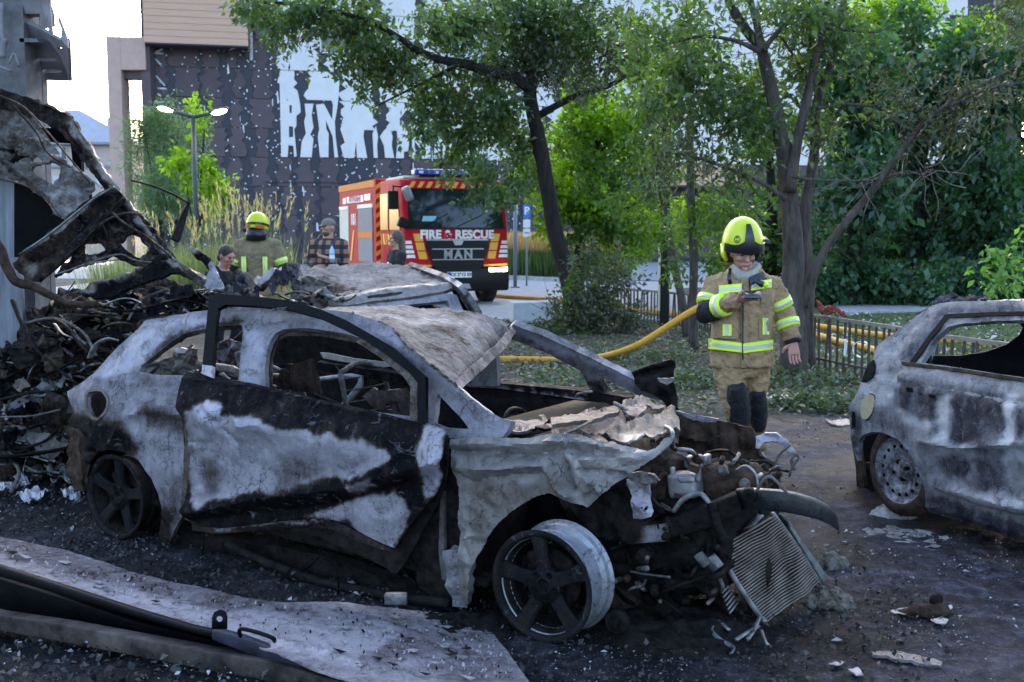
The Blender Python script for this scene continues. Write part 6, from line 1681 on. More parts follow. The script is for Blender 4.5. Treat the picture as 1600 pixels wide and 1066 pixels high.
# reflective tape on the jacket
ys_ = [572, 540, 500, 462, 440, 427]; cx_ = [1160, 1160, 1161, 1162, 1163, 1164]; rx_ = [52, 50, 48, 52, 50, 38]; ry_ = [34, 35, 34, 35, 33, 27]
def chest(off):
    def fn(px, py):
        o = np.argsort(ys_)
        yy = np.array(ys_)[o]
        c_ = np.interp(py, yy, np.array(cx_)[o]); a = np.interp(py, yy, np.array(rx_)[o]); b_ = np.interp(py, yy, np.array(ry_)[o])
        u = np.clip((px - c_) / a, -1.2, 1.2)
        dep = np.where(np.abs(u) < 1, np.sqrt(np.clip(1 - u * u, .0, 1)), 0.0)
        Y = FY - b_ * kpx * dep - off
        d = rays(px, py)
        return EYE + d * (Y / d[..., 1])[..., None]
    return fn
def patch(name, o, off, mat, par, th=.006):
    vf, so = sheet(o, chest(off), res=3)
    return ff.part(name, vf, mat, world=True, parent=par, mods=[solid(th)])
def tape(x0, y0, x1, y1, w, sk=0, off=.022):
    patch('reflective_tape', [(x0, y0), (x1, y1), (x1, y1 + w), (x0, y0 + w)], off, M_lime, jk)
    patch('reflective_tape', [(x0, y0 + w * .33), (x1, y1 + w * .33), (x1, y1 + w * .67), (x0, y0 + w * .67)], off + .004, M_silver, jk)
tape(1107, 530, 1159, 536, 15); tape(1161, 537, 1208, 531, 15)
tape(1123, 446, 1159, 443, 13); tape(1174, 441, 1206, 436, 13)
def vtape(x0, x1, y0, y1):
    patch('reflective_tape', [(x0, y0), (x1, y0), (x1, y1), (x0, y1)], .022, M_lime, jk)
    w_ = (x1 - x0)
    patch('reflective_tape', [(x0 + w_ * .33, y0), (x1 - w_ * .33, y0), (x1 - w_ * .33, y1), (x0 + w_ * .33, y1)], .026, M_silver, jk)
vtape(1129, 1143, 507, 525); vtape(1192, 1202, 497, 523)
M_tan3 = fabric('tan_pocket_cloth', (.30, .195, .105), .3)
for o, of in (([(1112, 500), (1154, 502), (1154, 530), (1110, 528)], .016), ([(1186, 502), (1206, 498), (1207, 526), (1186, 530)], .016), ([(1189, 452), (1206, 449), (1207, 494), (1190, 497)], .016), ([(1128, 470), (1152, 478), (1152, 505), (1126, 500)], .015), ([(1158, 432), (1170, 436), (1168, 570), (1158, 570)], .015)):
    patch('pocket', o, of, M_tan3, jk)
patch('zip_flap', [(1159.5, 445), (1161.5, 445), (1162, 562), (1159.5, 562)], .022, M_hblk, jk, .004)
patch('radio_strap', [(1171, 433), (1192, 424), (1199, 436), (1188, 438), (1173, 447)], .03, M_hblk, jk, .015)
ff.part('radio_torch', loft([L_(1184, 440, -.20), L_(1192, 445, -.23)], [.02, .022]), M_hblk, parent=jk)
ff.part('torch_lens', loft([L_(1193, 446, -.21), L_(1200, 443, -.22)], [.022, .022]), M_lime, parent=jk)
ff.part('strap', loft([L_(1140, 420, -.10), L_(1139, 432, -.15), L_(1141, 444, -.16)], [(.014, .008)] * 3), M_hblk, parent=jk)
# tape and pads on the sleeves
band(shL, elL, 0, .50, .80, sl[0], sl[2], ff, jk, (0, 1, .2), 1.13)
band(elL, wrL, 0, .40, .66, sl[2], sl[4], ff, jk, (0, 1, .2), 1.2)
band(shR, elR, 0, .44, .72, sl[0], sl[2], ff, jk, (1, 0, 0), 1.13)
band(elR, wrR, 0, .18, .48, sl[2], sl[4], ff, jk, (1, 0, 0), 1.17)
ff.part('elbow_pad', loft([mid(shL, elL, .86), elL + Vector((-.008, 0, -.012)), mid(elL, wrL, .32) + Vector((0, -.005, -.014))], [(sl[1][0] * 1.1, sl[1][1] * 1.1), (sl[2][0] * 1.22, sl[2][1] * 1.22), (sl[3][0] * 1.16, sl[3][1] * 1.16)], (0, 1, .2)), M_pad, parent=jk, mods=[remesh(.01, 4)])
ff.part('cuff', loft([mid(elR, wrR, .93), mid(elR, wrR, 1.06)], [(.062, .058), (.056, .05)]), M_pad, parent=jk)
ff.part('cuff', loft([mid(elL, wrL, .84), mid(elL, wrL, .97)], [(.058, .055), (.05, .046)], (0, 1, .2)), M_tan3, parent=jk)
ff.part('scarf', join(*[loft([L_(1146, 416 + k * 4, -.0), L_(1152, 423 + k * 5, -.08 - .01 * k), L_(1166, 430 + k * 5, -.10 - .012 * k), L_(1180, 423 + k * 5, -.07 - .01 * k), L_(1186, 414 + k * 4, .0)], [(.022, .02)] * 5, (0, 0, 1)) for k in range(3)], loft([L_(1165, 434, .02), L_(1164, 414, .02)], [(.085, .075), (.078, .07)])), M_scarf, mods=[remesh(.008, 3), crease(.012, .03)])
# helmet
hR = Matrix.Rotation(rad(13), 3, 'X') @ Matrix.Rotation(rad(5), 3, 'Z')
hcc = L_(1160, 378, -.005)
hm = ff.part('helmet', dome(hcc, hR, .138, .162, .178, -.28, .04), M_helm, mods=[solid(.012)])
def HP(x, y, z): return hcc + hR @ Vector((x, y, z))
def on_dome(a, th, g=1.02): return hcc + hR @ Vector((.138 * g * math.sin(th) * math.cos(a), .162 * g * math.sin(th) * math.sin(a), .178 * g * math.cos(th)))
fa = -math.pi / 2
V = []; Fs = []
for i in range(9):
    th = rad(38 + i * 8.5)
    hw = .15 + .02 * i
    for k in range(5): V.append(on_dome(fa + (k - 2) / 2 * hw, th, 1.035))
for i in range(8):
    for k in range(4): Fs.append((i * 5 + k, i * 5 + k + 1, (i + 1) * 5 + k + 1, (i + 1) * 5 + k))
ff.part('helmet_crest', (V, Fs), M_hblk, parent=hm, mods=[solid(.01)])
V = []; Fs = []
for i in range(5):
    for k in range(21):
        a = fa + (k - 10) / 10 * 1.22
        th = rad(87 + i * 4.2 - 14 * math.exp(-((k - 10) / 3.2) ** 2) * (1 - i / 4))
        V.append(on_dome(a, th, 1.03 + .03 * i / 4))
for i in range(4):
    for k in range(20): Fs.append((i * 21 + k, i * 21 + k + 1, (i + 1) * 21 + k + 1, (i + 1) * 21 + k))
ff.part('helmet_brow', (V, Fs), M_hblk, parent=hm, mods=[solid(.012)])
V = []; Fs = []
for i in range(2):
    for k in range(21):
        a = fa + (k - 10) / 10 * 1.1
        V.append(hcc + hR @ Vector((.132 * math.cos(a) * 1.0, .158 * math.sin(a), -.040 - i * .012)))
for k in range(20): Fs.append((k, k + 1, 22 + k, 21 + k))
ff.part('visor_edge', (V, Fs), M_wht, parent=hm, mods=[solid(.006)])
for s in (-1, 1):
    ff.part('ear_guard', loft([HP(s * .125, .03, -.03), HP(s * .118, .03, -.10), HP(s * .10, .02, -.14)], [(.018, .06), (.018, .055), (.015, .03)]), M_helm if s < 0 else M_hblk, parent=hm)
ff.part('neck_guard', loft([HP(0, .09, -.02), HP(0, .115, -.10), HP(0, .12, -.17)], [(.12, .05), (.115, .04), (.11, .03)]), M_hblk, parent=hm)
ff.part('helmet_torch', loft([HP(.165, -.06, -.005), HP(.168, .0, .0), HP(.168, .06, .005)], [.024, .022, .02]), M_hblk, parent=hm)
ff.part('torch_mount', loft([HP(.12, 0, .0), HP(.165, 0, 0)], [.018, .018], (0, 1, 0)), M_hblk, parent=hm)
Rb = []
for k in range(19):
    a = 2 * math.pi * k / 18
    Rb.append(on_dome(fa - .62 + .145 * math.cos(a), rad(74) + .135 * math.sin(a), 1.012))
ff.part('emblem_ring', tube(Rb, .0022, 5, 1), M_hblk, parent=hm)
ec = on_dome(fa - .62, rad(74), 1.02); en = (ec - hcc).normalized(); ex = Vector((0, 0, 1)).cross(en).normalized(); ey = en.cross(ex)
for s_, oy in (('M', .011), ('N', -.012)):
    p = ec + ey * oy
    text(ff, 'emblem_letter', s_, .024, Matrix(((ex.x, ey.x, en.x, p.x), (ex.y, ey.y, en.y, p.y), (ex.z, ey.z, en.z, p.z), (0, 0, 0, 1))), M_hblk, .002, parent=hm)
# his phone
pc_ = ff.M @ (L_(1176, 461, -.40))
ph = Thing('phone', 'dark phone held in the firefighter\'s hand', 'phone', tuple(pc_), 0)
pr = Matrix.Rotation(rad(-8), 4, 'Z') @ Matrix.Rotation(rad(38), 4, 'X')
ph.part('case', xf(box(-.055, .055, -.036, .036, -.005, .004), pr), M_hblk, mods=[bevel(.004)])
ph.part('screen', xf(box(-.051, .051, -.033, .033, .0043, .0058), pr), glossy('phone_glass', (.03, .03, .04), .1))

# a standing figure for the people behind
def stander(label, px, Y, h, facing, skin, parts_fn, **kw):
    T = Thing('person', label, 'person', (P(px, 400, Y).x, Y, 0), facing)
    s = h / 1.8
    V3 = lambda x, y, z: Vector((x, y, z)) * s
    J = dict(hL=V3(-.1, 0, .93), kL=V3(-.1, -.02, .5), aL=V3(-.11, .02, .08), hR=V3(.1, 0, .93), kR=V3(.1, -.02, .5), aR=V3(.11, .02, .08),
             sL=V3(-.2, .0, 1.46), eL=V3(-.27, .02, 1.18), wL=V3(-.27, -.05, .93), sR=V3(.2, .0, 1.46), eR=V3(.27, .02, 1.18), wR=V3(.27, -.05, .93), head=V3(0, -.01, 1.68), hd=Matrix.Identity(3), dL=V3(0, -.1, -1), dR=V3(0, -.1, -1))
    for k, v in kw.items(): J[k] = v if k in ('hd',) else Vector(v) * s
    tp = [V3(0, 0, .90), V3(0, 0, 1.0), V3(0, -.005, 1.2), V3(0, 0, 1.38), V3(0, 0, 1.47), V3(0, .0, 1.53)]
    def leg(side, g): return loft([J['h' + side], mid(J['h' + side], J['k' + side], .5), J['k' + side], mid(J['k' + side], J['a' + side], .4), J['a' + side]], [(.095 * s * g, .1 * s * g), (.08 * s * g, .088 * s * g), (.062 * s * g, .066 * s * g), (.06 * s * g, .064 * s * g), (.045 * s * g, .05 * s * g)])
    def arm(side, g, end=.95):
        a, e, w_ = J['s' + side], J['e' + side], J['w' + side]
        return loft([mid(a, tp[4], .35), a, mid(a, e, .5), e, mid(e, w_, .5), mid(e, w_, end)], [(.062 * s * g, .06 * s * g), (.062 * s * g, .06 * s * g), (.054 * s * g, .052 * s * g), (.047 * s * g, .046 * s * g), (.042 * s * g, .04 * s * g), (.034 * s * g, .032 * s * g)], (.3, 1, .2))
    hd = head_mesh(J['head'], J['hd'], s)
    b_ = T.part('body', join(hd, loft([tp[4], J['head'] + J['hd'] @ Vector((0, .015, -.07)) * s], [.062 * s, .055 * s]), loft(tp[:5], [(.14 * s, .1 * s), (.13 * s, .09 * s), (.14 * s, .1 * s), (.15 * s, .1 * s), (.1 * s, .07 * s)]), leg('L', .85), leg('R', .85), arm('L', .75, 1), arm('R', .75, 1),
        hand(J['wL'], J['dL'], (.9, -.2, 0), .5, s, 1), hand(J['wR'], J['dR'], (-.9, -.2, 0), .6, s, -1)), skin, mods=[remesh(.008, 3)])
    eyes(T, b_, J['head'], J['hd'], s)
    parts_fn(T, J, s, tp, leg, arm, b_)
    return T
def boots(T, J, s):
    for q in 'LR':
        a_ = J['a' + q]
        T.part('boot', join(loft([a_ + Vector((0, .02, .08)), a_ + Vector((0, .02, -.07)) * s], [(.055, .06), (.055, .065)]), loft([a_ + Vector((0, .02, -.045)), a_ + Vector((0, -.16, -.055))], [(.05, .035), (.035, .025)])), M_boot, mods=[remesh(.014, 3)])

def ff_back(T, J, s, tp, leg, arm, b_):
    j = T.part('jacket', join(loft([Vector((0, 0, .86)) * s] + tp[1:] , [(.24 * s, .17 * s), (.235 * s, .17 * s), (.235 * s, .165 * s), (.25 * s, .165 * s), (.19 * s, .13 * s), (.11 * s, .1 * s)], n=22), arm('L', 1.6), arm('R', 1.6)), M_tan2, mods=[remesh(.012, 5), crease(.03, .09), crease(.014, .03)])
    T.part('trousers', join(leg('L', 1.45), leg('R', 1.45), loft([Vector((0, 0, .80)) * s, Vector((0, 0, .98)) * s], [(.2 * s, .14 * s)] * 2)), M_tan2, mods=[remesh(.014, 4), crease(.03, .08)])
    for x in (-.135, .125):
        for m_, w_, g in ((M_lime, .03, .0), (M_silver, .011, .004)):
            pts = [Vector((x, .172 + g, 1.02)) * s, Vector((x, .170 + g, 1.2)) * s, Vector((x, .167 + g, 1.33)) * s]
            T.part('back_tape', loft(pts, [(w_ * s, .012 * s)] * 3), m_, parent=j)
    for q in 'LR':
        a, e, w_ = J['s' + q], J['e' + q], J['w' + q]
        for mt, u0, u1, g in ((M_lime, .62, .88, 1.72), (M_silver, .71, .79, 1.76)):
            T.part('reflective_band', loft([mid(a, e, u0), mid(a, e, u1)], [(.053 * s * g, .051 * s * g), (.048 * s * g, .047 * s * g)], (.3, 1, .2)), mt, parent=j)
        T.part('elbow_pad', loft([mid(a, e, .9), e, mid(e, w_, .45)], [(.083 * s, .08 * s), (.083 * s, .08 * s), (.075 * s, .072 * s)], (.3, 1, .2)), M_pad, parent=j)
    boots(T, J, s)
    hc_ = J['head'] + Vector((0, .01, .035)) * s
    I3 = Matrix.Rotation(rad(12), 3, 'X')
    h_ = T.part('helmet', dome(hc_, I3, .138, .16, .155, -.45, .03), M_helm, mods=[solid(.012)])
    for z, r_, m_, hh in ((-.02, 1.04, M_hblk, .016), (-.062, 1.06, M_orange, .018)):
        V = []; Fs = []
        rngs = [(0, 2 * math.pi)] if m_ is M_hblk else [(rad(100), rad(150)), (rad(30), rad(70))]
        for a0, a1 in rngs:
            k0 = len(V)
            for i in range(2):
                for k in range(25):
                    a = a0 + (a1 - a0) * k / 24
                    zz = z + hh * (i * 2 - 1)
                    rr_ = math.sqrt(max(.05, 1 - (zz / .155) ** 2)) * r_
                    V.append(hc_ + I3 @ Vector((.138 * rr_ * math.cos(a), .16 * rr_ * math.sin(a), zz)))
            Fs += [(k0 + k, k0 + k + 1, k0 + 26 + k, k0 + 25 + k) for k in range(24)]
        T.part('helmet_band', (V, Fs), m_, parent=h_, mods=[solid(.006)])
    T.part('neck_guard', loft([hc_ + Vector((0, .05, -.07)), hc_ + Vector((0, .07, -.14)), hc_ + Vector((0, .06, -.19))], [(.13, .1), (.135, .1), (.12, .09)]), M_hblk, parent=h_)
    T.part('helmet_torch', loft([hc_ + Vector((.155, -.03, -.07)), hc_ + Vector((.155, .06, -.07))], [.025, .025]), M_hblk, parent=h_)
stander('firefighter seen from behind in tan jacket and lime helmet beyond the wrecks', 404, 13.6, 1.86, rad(8), M_skin, ff_back, eL=(-.30, .0, 1.2), wL=(-.26, -.14, .98), eR=(.31, 0, 1.2), wR=(.24, -.16, 1.0)).o.rotation_euler.z = math.pi + rad(-6)

# man in the plaid shirt with a bottle
mp, t, b = nodes('brown_plaid_flannel')
v = coords(t)
sx_ = t.nodes.new('ShaderNodeSeparateXYZ'); t.links.new(v, sx_.inputs[0])
def stripe(o, f): return math_n(t, 'GREATER_THAN', math_n(t, 'FRACT', math_n(t, 'MULTIPLY', o, f)), .5)
hx, hz = stripe(sx_.outputs[0], 8.0), stripe(sx_.outputs[2], 8.0)
c1 = mixc(t, hx, (.34, .17, .085), (.055, .045, .055)); c2 = mixc(t, hz, c1, (.035, .030, .042))
c3 = mixc(t, math_n(t, 'MULTIPLY', hx, hz), c2, (.018, .016, .024))
n_ = tex(t, 'ShaderNodeTexNoise', 12, 4, .6, v); c3 = mixc(t, .25, c3, n_.outputs['Color'], 'MULTIPLY')
t.links.new(c3, b.inputs['Base Color']); b.inputs['Roughness'].default_value = .9
M_jean = fabric('dark_trousers', (.035, .037, .05))
M_cap = fabric('grey_cap_cloth', (.20, .17, .155))
M_hair = plain('dark_hair', (.022, .017, .014), .6, 0, .4, 40, .006, 120, sc3=(1, 1, .2))
M_hair2 = plain('brown_hair', (.085, .055, .038), .6, 0, .4, 40, .006, 120, sc3=(1, 1, .2))
def plaid(T, J, s, tp, leg, arm, b_):
    T.part('shirt', join(loft([Vector((0, 0, .82)) * s] + tp[1:], [(.205 * s, .145 * s), (.2 * s, .14 * s), (.2 * s, .14 * s), (.215 * s, .14 * s), (.16 * s, .11 * s), (.075 * s, .075 * s)], n=22), arm('L', 1.3, .9), arm('R', 1.3, .9)), mp, mods=[remesh(.011, 4), crease(.026, .08)])
    T.part('trousers', join(leg('L', 1.15), leg('R', 1.15), loft([Vector((0, 0, .82)) * s, Vector((0, 0, .98)) * s], [(.17 * s, .12 * s)] * 2)), M_jean, mods=[remesh(.014, 4)])
    boots(T, J, s)
    c_ = J['head']; R = J['hd']
    cp = T.part('cap', dome(c_ + R @ Vector((0, .005, .045)), R, .092, .108, .088, -.1, 0), M_cap, mods=[solid(.008)])
    T.part('cap_peak', xf(prism([(-.07, -.08), (-.055, -.14), (0, -.165), (.055, -.14), (.07, -.08)], .036, .046, 'xy'), Matrix.Translation(c_) @ R.to_4x4() @ Matrix.Rotation(rad(8), 4, 'X')), M_cap, parent=cp)
    T.part('beard', ell(c_ + R @ Vector((0, -.045, -.085)), .058, .058, .042, R=R), M_hair2)
Rm = Matrix.Rotation(rad(-32), 3, 'Z')
pm = stander('man in brown plaid shirt and grey cap holding a water bottle', 514, 15.5, 1.87, rad(-10), M_skin, plaid, hd=Rm, eR=(.25, -.05, 1.17), wR=(.07, -.25, 1.27), dR=(-.9, -.3, .3), eL=(-.27, -.02, 1.2), wL=(-.12, -.20, 1.14), dL=(.9, -.1, .0))
bo = P(519, 410, 15.16)
bt = Thing('bottle', 'small clear blue water bottle held by the man in plaid', 'bottle', tuple(bo))
M_water = glossy('blue_bottle_plastic', (.30, .50, .68), .12)
bt.part('bottle_body', lathe([(0, 0), (0, .036), (.14, .037), (.18, .03), (.21, .014), (.24, .014), (.24, 0)], 18, 'z'), M_water)
bt.part('cap', lathe([(.225, 0), (.225, .017), (.25, .017), (.25, 0)], 14, 'z'), M_blue)
bt.part('bottle_label', lathe([(.05, .0375), (.10, .0378)], 18, 'z'), M_wht)
def woman(T, J, s, tp, leg, arm, b_):
    T.part('jacket', join(loft([Vector((0, 0, .80)) * s] + tp[1:], [(.17 * s, .13 * s), (.16 * s, .12 * s), (.165 * s, .12 * s), (.185 * s, .12 * s), (.14 * s, .1 * s), (.07 * s, .07 * s)], n=20), arm('L', 1.25, .92), arm('R', 1.25, .92)), fabric('black_jacket', (.016, .016, .02)), mods=[remesh(.011, 4), crease(.022, .07)])
    T.part('trousers', join(leg('L', 1.05), leg('R', 1.05), loft([Vector((0, 0, .80)) * s, Vector((0, 0, .98)) * s], [(.15 * s, .11 * s)] * 2)), M_jean, mods=[remesh(.014, 4)])
    boots(T, J, s)
    c_, R = J['head'], J['hd']
    T.part('hair', join(ell(c_ + R @ Vector((0, .022, .025)), .09, .098, .105, R=R), loft([c_ + R @ Vector((0, .05, .03)), c_ + R @ Vector((0, .075, -.08)), c_ + R @ Vector((.01, .085, -.20)), c_ + R @ Vector((.01, .08, -.28))], [(.085, .06), (.095, .055), (.10, .05), (.07, .03)], R @ Vector((1, 0, 0)))), M_hair2, mods=[remesh(.008, 3), crease(.02, .03)])
    T.part('top', loft([Vector((-.03, -.115, 1.0)) * s, Vector((-.03, -.125, 1.35)) * s], [(.03, .012)] * 2), M_wht)
stander('woman with long brown hair and black jacket beside the fire engine cab', 620, 15.0, 1.69, rad(-65), M_skin, woman, hd=Matrix.Rotation(rad(-8), 3, 'Z'), eR=(.22, -.06, 1.17), wR=(.14, -.2, 1.1), eL=(-.22, -.06, 1.17), wL=(-.14, -.2, 1.1))
# crouching dark-haired man left of the firefighter's back
cm = Thing('person', 'dark haired man crouching low beside the firefighter seen from behind', 'person', (P(354, 430, 12.6).x, 12.6, 0), rad(60))
hc2 = cm.I @ P(354, 400, 12.6)
Rc = Matrix.Rotation(rad(25), 3, 'X')
hz_ = hc2.z
nk = Vector((hc2.x, hc2.y + .06, hz_ - .14)); hp = Vector((hc2.x, hc2.y + .36, hz_ - .68))
tors = [hp, hp.lerp(nk, .4), hp.lerp(nk, .8), nk]
lg = []
for k in (-1, 1):
    lg.append(loft([hp + Vector((k * .1, 0, 0)), hp + Vector((k * .16, -.38, .0)), hp + Vector((k * .14, -.30, -.45)) if hp.z > .5 else hp + Vector((k * .14, -.25, -hp.z + .1))], [(.085, .09), (.068, .07), (.045, .05)]))
am = []
for k in (-1, 1):
    s0 = nk + Vector((k * .19, .03, -.06)); e0 = s0 + Vector((k * .05, -.16, -.22)); w0 = e0 + Vector((-k * .08, -.2, -.02))
    am.append((s0, e0, w0))
bc = cm.part('body', join(head_mesh(hc2, Rc), loft([nk, hc2 + Vector((0, .02, -.06))], [.06, .055]), loft(tors, [(.13, .1), (.13, .09), (.15, .1), (.08, .07)]), *lg, *[loft(list(a), [.045, .04, .03], (0, 1, .2)) for a in am], *[hand(a[2], (0, -1, -.3), (0, -.3, -1), .5, 1, 1) for a in am]), M_skin2, mods=[remesh(.009, 3)])
eyes(cm, bc, hc2, Rc)
jc = cm.part('jacket', join(loft(tors, [(.19, .14), (.185, .14), (.2, .14), (.09, .09)], n=20), *[loft([a[0] + Vector((0, 0, .0)), a[1], a[1].lerp(a[2], .9)], [.072, .062, .05], (0, 1, .2)) for a in am]), M_pad, mods=[remesh(.012, 4), crease(.025, .08)])
for a in am: band(a[0], a[1], 0, .5, .8, (.072, .072), (.062, .062), cm, jc, (0, 1, .2), 1.12)
cm.part('trousers', join(*[loft([hp + Vector((k * .1, .02, .02)), hp + Vector((k * .16, -.38, .0)), hp + Vector((k * .14, -.30, -.40))], [(.11, .11), (.09, .09), (.07, .07)]) for k in (-1, 1)]), M_pad, mods=[remesh(.014, 4)])
cm.part('hair', join(ell(hc2 + Rc @ Vector((0, .02, .03)), .085, .1, .095, R=Rc), ell(hc2 + Rc @ Vector((0, .05, -.03)), .075, .06, .07, R=Rc)), M_hair, mods=[remesh(.009, 2), crease(.016, .02)])
for k in (-1, 1):
    f0 = hp + Vector((k * .14, -.30, -.45))
    cm.part('boot', loft([Vector((f0.x, f0.y + .06, f0.z)), Vector((f0.x, f0.y - .14, f0.z - .04))], [(.05, .06), (.04, .03)]), M_boot)
# ------------------------------------------------------------------ the burnt car on the right, seen from its rear quarter
a_, b_ = G(1452, 799, .14), G(1600, 846, .14)
yawR = math.atan2(b_.y - a_.y, b_.x - a_.x)
dF = Vector((math.cos(yawR), math.sin(yawR), 0))
c_ = CF  # keep the first frame
q_ = G(1398, 786)
nR = Vector((-math.sin(yawR), math.cos(yawR), 0))
O_ = Vector((a_.x, a_.y, 0)) + dF * ((q_ - Vector((a_.x, a_.y, 0))).dot(dF))
CR = CarFrame((O_.x, O_.y), yawR, tum=.24, belt=.80, width=1.66)
rc = Thing('burnt_car', 'burnt out grey car cut by the right edge, plain steel rear wheel', 'car', CR.O, CR.yaw, 'burnt out cars')
M_ashb = burnt('bluish_burnt_paint', white=(0.34, 0.335, 0.365), mid=(0.130, 0.124, 0.142), rust=(0.058, 0.050, 0.055), black=(0.004, 0.0043, 0.007), spread=.6, seed=17.0)
def RP(name, outline, fn, mat, parent=None, label=None, th=0.004, off=-1.0, **kw):
    vf, so = sheet(outline, fn, **kw)
    return rc.part(name, vf, mat, world=True, parent=parent, soot=so, label=label, mods=[solid(th, off)])
rsh = [(1457, 478), (1470, 474), (1510, 471), (1600, 470), (1690, 474), (1690, 885), (1640, 862), (1600, 846), (1525, 820), (1475, 807), (1452, 800), (1450, 795), (1446, 770), (1442, 750), (1432, 725), (1420, 702), (1405, 687), (1390, 679), (1375, 675), (1362, 675), (1348, 681), (1343, 690), (1341, 720), (1333, 702), (1329, 685), (1328, 645), (1330, 630), (1336, 622), (1342, 610), (1345, 598), (1350, 590), (1356, 575), (1365, 557), (1366, 550), (1371, 541), (1390, 525), (1417, 505), (1440, 487)]
rwin = [(1440, 567), (1452, 545), (1462, 528), (1482, 511), (1500, 506), (1560, 501), (1690, 501), (1690, 602), (1600, 590), (1500, 575)]
rb = RP('body_side', rsh, CR.side(), M_ashb, holes=[rwin], base=.36, res=5, dent=[(.008, 4), (.003, 16)],
        zones=[([(1330, 600), (1395, 590), (1395, 640), (1340, 640)], .15, 12), ([(1345, 640), (1400, 640), (1420, 690), (1350, 680)], .5, 10), ([(1328, 640), (1345, 650), (1345, 720), (1328, 700)], .62, 6), ([(1452, 770), (1690, 850), (1690, 885), (1452, 802)], .72, 10), ([(1400, 565), (1440, 500), (1475, 484), (1690, 484), (1690, 500), (1490, 500), (1440, 560)], .5, 6), ([(1425, 690), (1450, 760), (1460, 800), (1445, 770)], .55, 6)],
        folds=[([(1396, 544), (1420, 515), (1445, 497), (1476, 490)], 3, -.014), ([(1476, 490), (1450, 520), (1420, 566)], 4, -.014), ([(1476, 487), (1560, 485), (1690, 485)], 3, -.014), ([(1345, 690), (1362, 678), (1390, 681), (1420, 705), (1440, 750)], 5, .018), ([(1366, 583), (1398, 585)], 2, -.006), ([(1452, 790), (1560, 822), (1690, 870)], 7, .02)], th=.03)
RP('door', [(1410, 566), (1500, 578), (1600, 594), (1690, 608), (1690, 840), (1600, 803), (1525, 786), (1475, 766), (1455, 758), (1447, 735), (1436, 712), (1425, 690), (1412, 676), (1400, 658), (1397, 640), (1398, 610), (1402, 585)], CR.side(-.014), M_ashb, base=.42, res=4.5, dent=[(.014, 4), (.004, 15)],
   zones=[([(1400, 590), (1430, 600), (1470, 610), (1560, 620), (1600, 640), (1600, 700), (1560, 690), (1500, 700), (1440, 660), (1410, 640)], .62, 10), ([(1465, 620), (1487, 622), (1483, 690), (1462, 690)], .12, 5), ([(1570, 600), (1588, 605), (1584, 690), (1570, 730), (1566, 690)], .05, 5), ([(1400, 640), (1460, 660), (1450, 672), (1405, 655)], .1, 6), ([(1455, 690), (1500, 700), (1560, 700), (1600, 690), (1600, 720), (1520, 716), (1470, 712)], .2, 8), ([(1465, 715), (1520, 720), (1515, 750), (1470, 740)], .62, 9), ([(1525, 695), (1570, 700), (1568, 770), (1530, 770)], .62, 9), ([(1470, 745), (1520, 765), (1600, 775), (1600, 800), (1525, 784)], .15, 8), ([(1405, 572), (1500, 582), (1600, 598), (1600, 615), (1500, 600), (1405, 590)], .32, 6)],
   folds=[([(1400, 595), (1500, 612), (1600, 632)], 7, -.016), ([(1440, 688), (1500, 700), (1600, 692)], 7, .03), ([(1498, 640), (1502, 665), (1500, 690), (1512, 740)], 3, -.02), ([(1455, 757), (1530, 778), (1620, 800)], 8, .02)], th=.03, label='blistered grey door')
RP('door_top_rail', [(1408, 565), (1500, 576), (1600, 591), (1690, 605), (1690, 611), (1600, 597), (1500, 581), (1409, 570)], CR.side(-.03), M_rust, base=.6, res=4, th=.04, parent=rb)
RP('window_trim', [(1422, 565), (1450, 525), (1477, 491), (1560, 487), (1690, 486), (1690, 492), (1560, 493), (1483, 497), (1458, 527), (1430, 566)], CR.side(-.008), M_soot, base=1, res=5, th=.02, parent=rb)
RP('window_flange', [(1430, 567), (1455, 533), (1484, 499), (1560, 494), (1690, 493), (1690, 503), (1560, 503), (1500, 508), (1484, 513), (1463, 531), (1458, 545), (1450, 568)], CR.side(.04), M_ashb, base=.4, res=4, th=.02, parent=rb)
RP('quarter_bar', [(1447, 545), (1453, 540), (1452, 568), (1446, 568)], CR.side(.03), M_soot, res=3, th=.02, parent=rb)
RP('tail_lamp_recess', [(1364, 562), (1368, 575), (1363, 590), (1352, 598), (1346, 597), (1352, 578), (1360, 565)], CR.side(-.006), M_soot, res=3, th=.01, parent=rb)
RP('bumper_slot', [(1331, 640), (1336, 641), (1336, 668), (1331, 670)], CR.side(-.006), M_soot, res=3, th=.01, parent=rb)
cap_ = soften([(1348, 622), (1356, 616), (1364, 618), (1366, 628), (1362, 645), (1354, 656), (1346, 654), (1344, 640)])
RP('fuel_flap_rim', soften([(1347, 620), (1356, 614), (1366, 616), (1368, 628), (1364, 646), (1355, 658), (1345, 656), (1342, 640)]), CR.side(-.003), M_soot, res=3, th=.008, parent=rb)
RP('fuel_flap', cap_, CR.side(-.010), plain('bare_primer', (.34, .27, .17), .75, 0, .25, 30, .002, 90), res=3, th=.01, parent=rb, label='round ochre fuel flap')
RP('door_handle_hole', soften([(1415, 605), (1424, 606), (1426, 613), (1417, 613)]), CR.side(-.03), M_soot, res=3, th=.006)
RP('door_handle_hole', soften([(1450, 616), (1460, 617), (1461, 623), (1452, 622)]), CR.side(-.03), M_soot, res=3, th=.006)
RP('roof', [(1457, 477), (1500, 470), (1600, 468), (1690, 470), (1690, 476), (1600, 475), (1500, 476)], planefit([(1457, 478, CR.side()(np.array(1457.), np.array(478.))[1]), (1690, 474, CR.side()(np.array(1690.), np.array(474.))[1]), (1600, 466, CR.side()(np.array(1600.), np.array(470.))[1] + .6)]), M_ashb, base=.25, res=4, dent=[(.01, 8)], th=.02)
